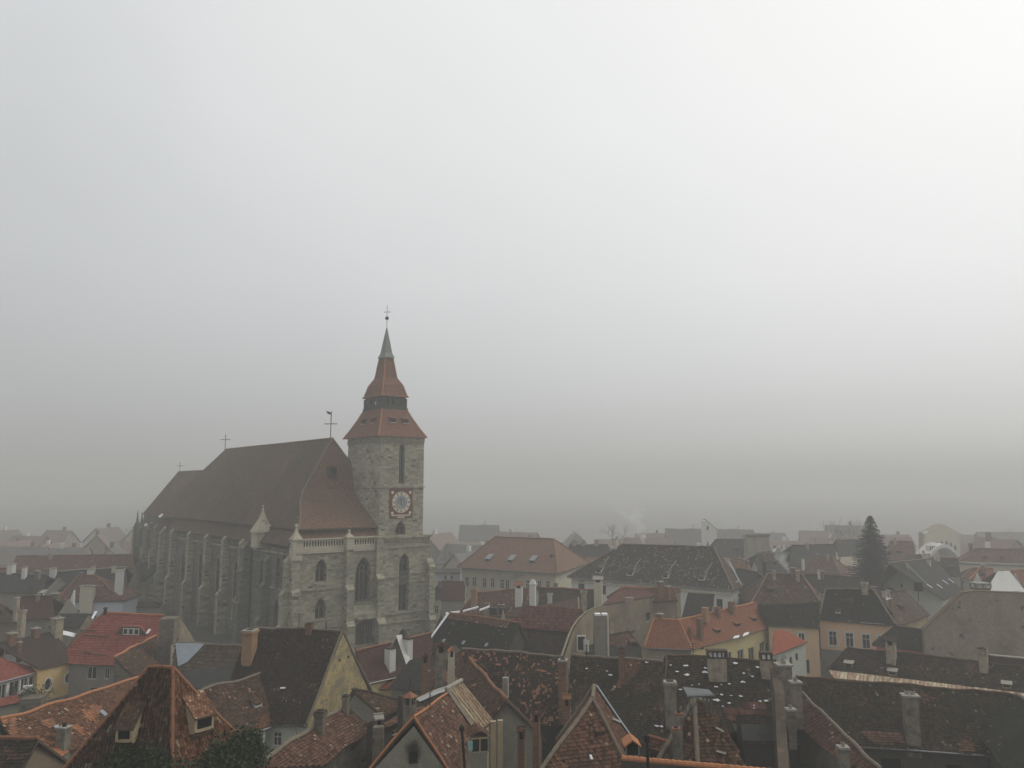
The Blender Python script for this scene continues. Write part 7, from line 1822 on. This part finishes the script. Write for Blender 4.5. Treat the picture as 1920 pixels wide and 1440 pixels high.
mb = MB(); rg2 = random.Random(2)
for u, v, z in ((-15.4, 86, 22.4), (-14.6, 90, 22.6), (-13.4, 80, 24.0), (-12.6, 74, 24.4), (-16.2, 97, 19.6), (-15.9, 93, 20.2), (-14.2, 84, 23.4), (-11.4, 69, 27.2)):
    r0 = rg2.uniform(.5, 1.1); mb.prism([L(u, v, z) + CV * (math.cos(k) * r0 * rg2.uniform(.8, 1.6)) + ZUP * (math.sin(k) * r0 * .5) + CU * (math.sin(k) * r0 * .35 - .25) for k in [i * .785 for i in range(8)]], CU * -.08 + ZUP * .06)
o = mb.build('snow', M['snow']); tag(o, 'patches of snow lying on the choir roofs of the church', 'snow', kind='stuff')
def smoke(label, pts, dens, seed):
    """a plume: soft-edged, thinning as it rises"""
    rg = random.Random(seed); m = bpy.data.materials.new('chimney_smoke'); m.use_nodes = True; t = m.node_tree; t.nodes.clear()
    o = t.nodes.new('ShaderNodeOutputMaterial'); v = t.nodes.new('ShaderNodeVolumePrincipled'); v.inputs['Color'].default_value = (.95, .95, .95, 1)
    tc = t.nodes.new('ShaderNodeTexCoord'); sx = t.nodes.new('ShaderNodeSeparateXYZ'); t.links.new(tc.outputs['Generated'], sx.inputs[0])
    mr = t.nodes.new('ShaderNodeMapRange'); mr.inputs['From Min'].default_value = .98; mr.inputs['From Max'].default_value = 0.0; mr.inputs['To Min'].default_value = 0.0; mr.inputs['To Max'].default_value = 1.0; t.links.new(sx.outputs[2], mr.inputs['Value'])
    pw = t.nodes.new('ShaderNodeMath'); pw.operation = 'POWER'; t.links.new(mr.outputs[0], pw.inputs[0]); pw.inputs[1].default_value = 1.7
    nz = t.nodes.new('ShaderNodeTexNoise'); nz.inputs['Scale'].default_value = .55; nz.inputs['Detail'].default_value = 3; t.links.new(tc.outputs['Object'], nz.inputs['Vector'])
    n2 = t.nodes.new('ShaderNodeMapRange'); n2.inputs['From Min'].default_value = .36; n2.inputs['From Max'].default_value = .68; t.links.new(nz.outputs[0], n2.inputs['Value'])
    mu = t.nodes.new('ShaderNodeMath'); mu.operation = 'MULTIPLY'; t.links.new(pw.outputs[0], mu.inputs[0]); t.links.new(n2.outputs[0], mu.inputs[1])
    m3 = t.nodes.new('ShaderNodeMath'); m3.operation = 'MULTIPLY'; t.links.new(mu.outputs[0], m3.inputs[0]); m3.inputs[1].default_value = dens; t.links.new(m3.outputs[0], v.inputs['Density'])
    t.links.new(v.outputs[0], o.inputs['Volume'])
    bm = bmesh.new(); path = [at(x, y, d) for x, y, d, r in pts]; rs = [r for *_, r in pts]; R = []; N = 4; full = []
    for i in range(len(path) - 1):
        for k in range(N): full.append((path[i].lerp(path[i + 1], k / N), rs[i] + (rs[i + 1] - rs[i]) * k / N))
    full.append((path[-1], rs[-1] * .7))
    for i, (p, r) in enumerate(full):
        c = p + Vector((rg.uniform(-.25, .25) * r, rg.uniform(-.25, .25) * r, 0))
        R.append([bm.verts.new(c + Vector((math.cos(k * math.pi / 5), math.sin(k * math.pi / 5), 0)) * r * rg.uniform(.8, 1.2)) for k in range(10)])
    for a, b in zip(R[:-1], R[1:]):
        for k in range(10): bm.faces.new([a[k], a[(k + 1) % 10], b[(k + 1) % 10], b[k]])
    bm.faces.new(R[0][::-1]); bm.faces.new(R[-1]); bmesh.ops.recalc_face_normals(bm, faces=bm.faces)
    for vv in bm.verts: vv.co -= path[0]
    me = bpy.data.meshes.new('smoke'); bm.to_mesh(me); bm.free(); me.materials.append(m)
    ob = bpy.data.objects.new('smoke', me); ob.location = path[0]; COL.objects.link(ob)
    tag(ob, label, 'smoke', kind='stuff')
smoke('thin white plume of smoke drifting up behind the huge dark palace roof', [(1207, 1020, 200, .4), (1204, 1006, 200, .9), (1198, 990, 200, 1.7), (1188, 972, 200, 2.8), (1176, 950, 200, 4.2), (1166, 930, 200, 5.5)], .8, 1)
smoke('small puff of chimney smoke before the dark green roof', [(1479, 1074, 178, .35), (1473, 1063, 178, .8), (1467, 1050, 178, 1.3), (1462, 1036, 178, 1.8), (1458, 1022, 178, 2.2)], 1.2, 2)
for (x, y, D, r0, lb) in ((842, 1050, 235, 4.0, 'misty bare tree between the church tower and the cream palace'), (1560, 1000, 300, 4.5, 'faint bare tree in the fog left of the spruce'), (1590, 996, 330, 5, 'very faint tree in the fog beside the spruce tip'), (1150, 1000, 300, 4, 'faint bare tree in the fog over the dark palace')):
    bare_tree(lb, at(x, y, D), r0, int(x))
auto_details()
antenna(LIT, 1300, 1238, 1205); antenna(GAB, 560, 1184, 1150); antenna(SPOT2, 1100, 1236, 1208); antenna(GREY, 806, 1330, 1296)
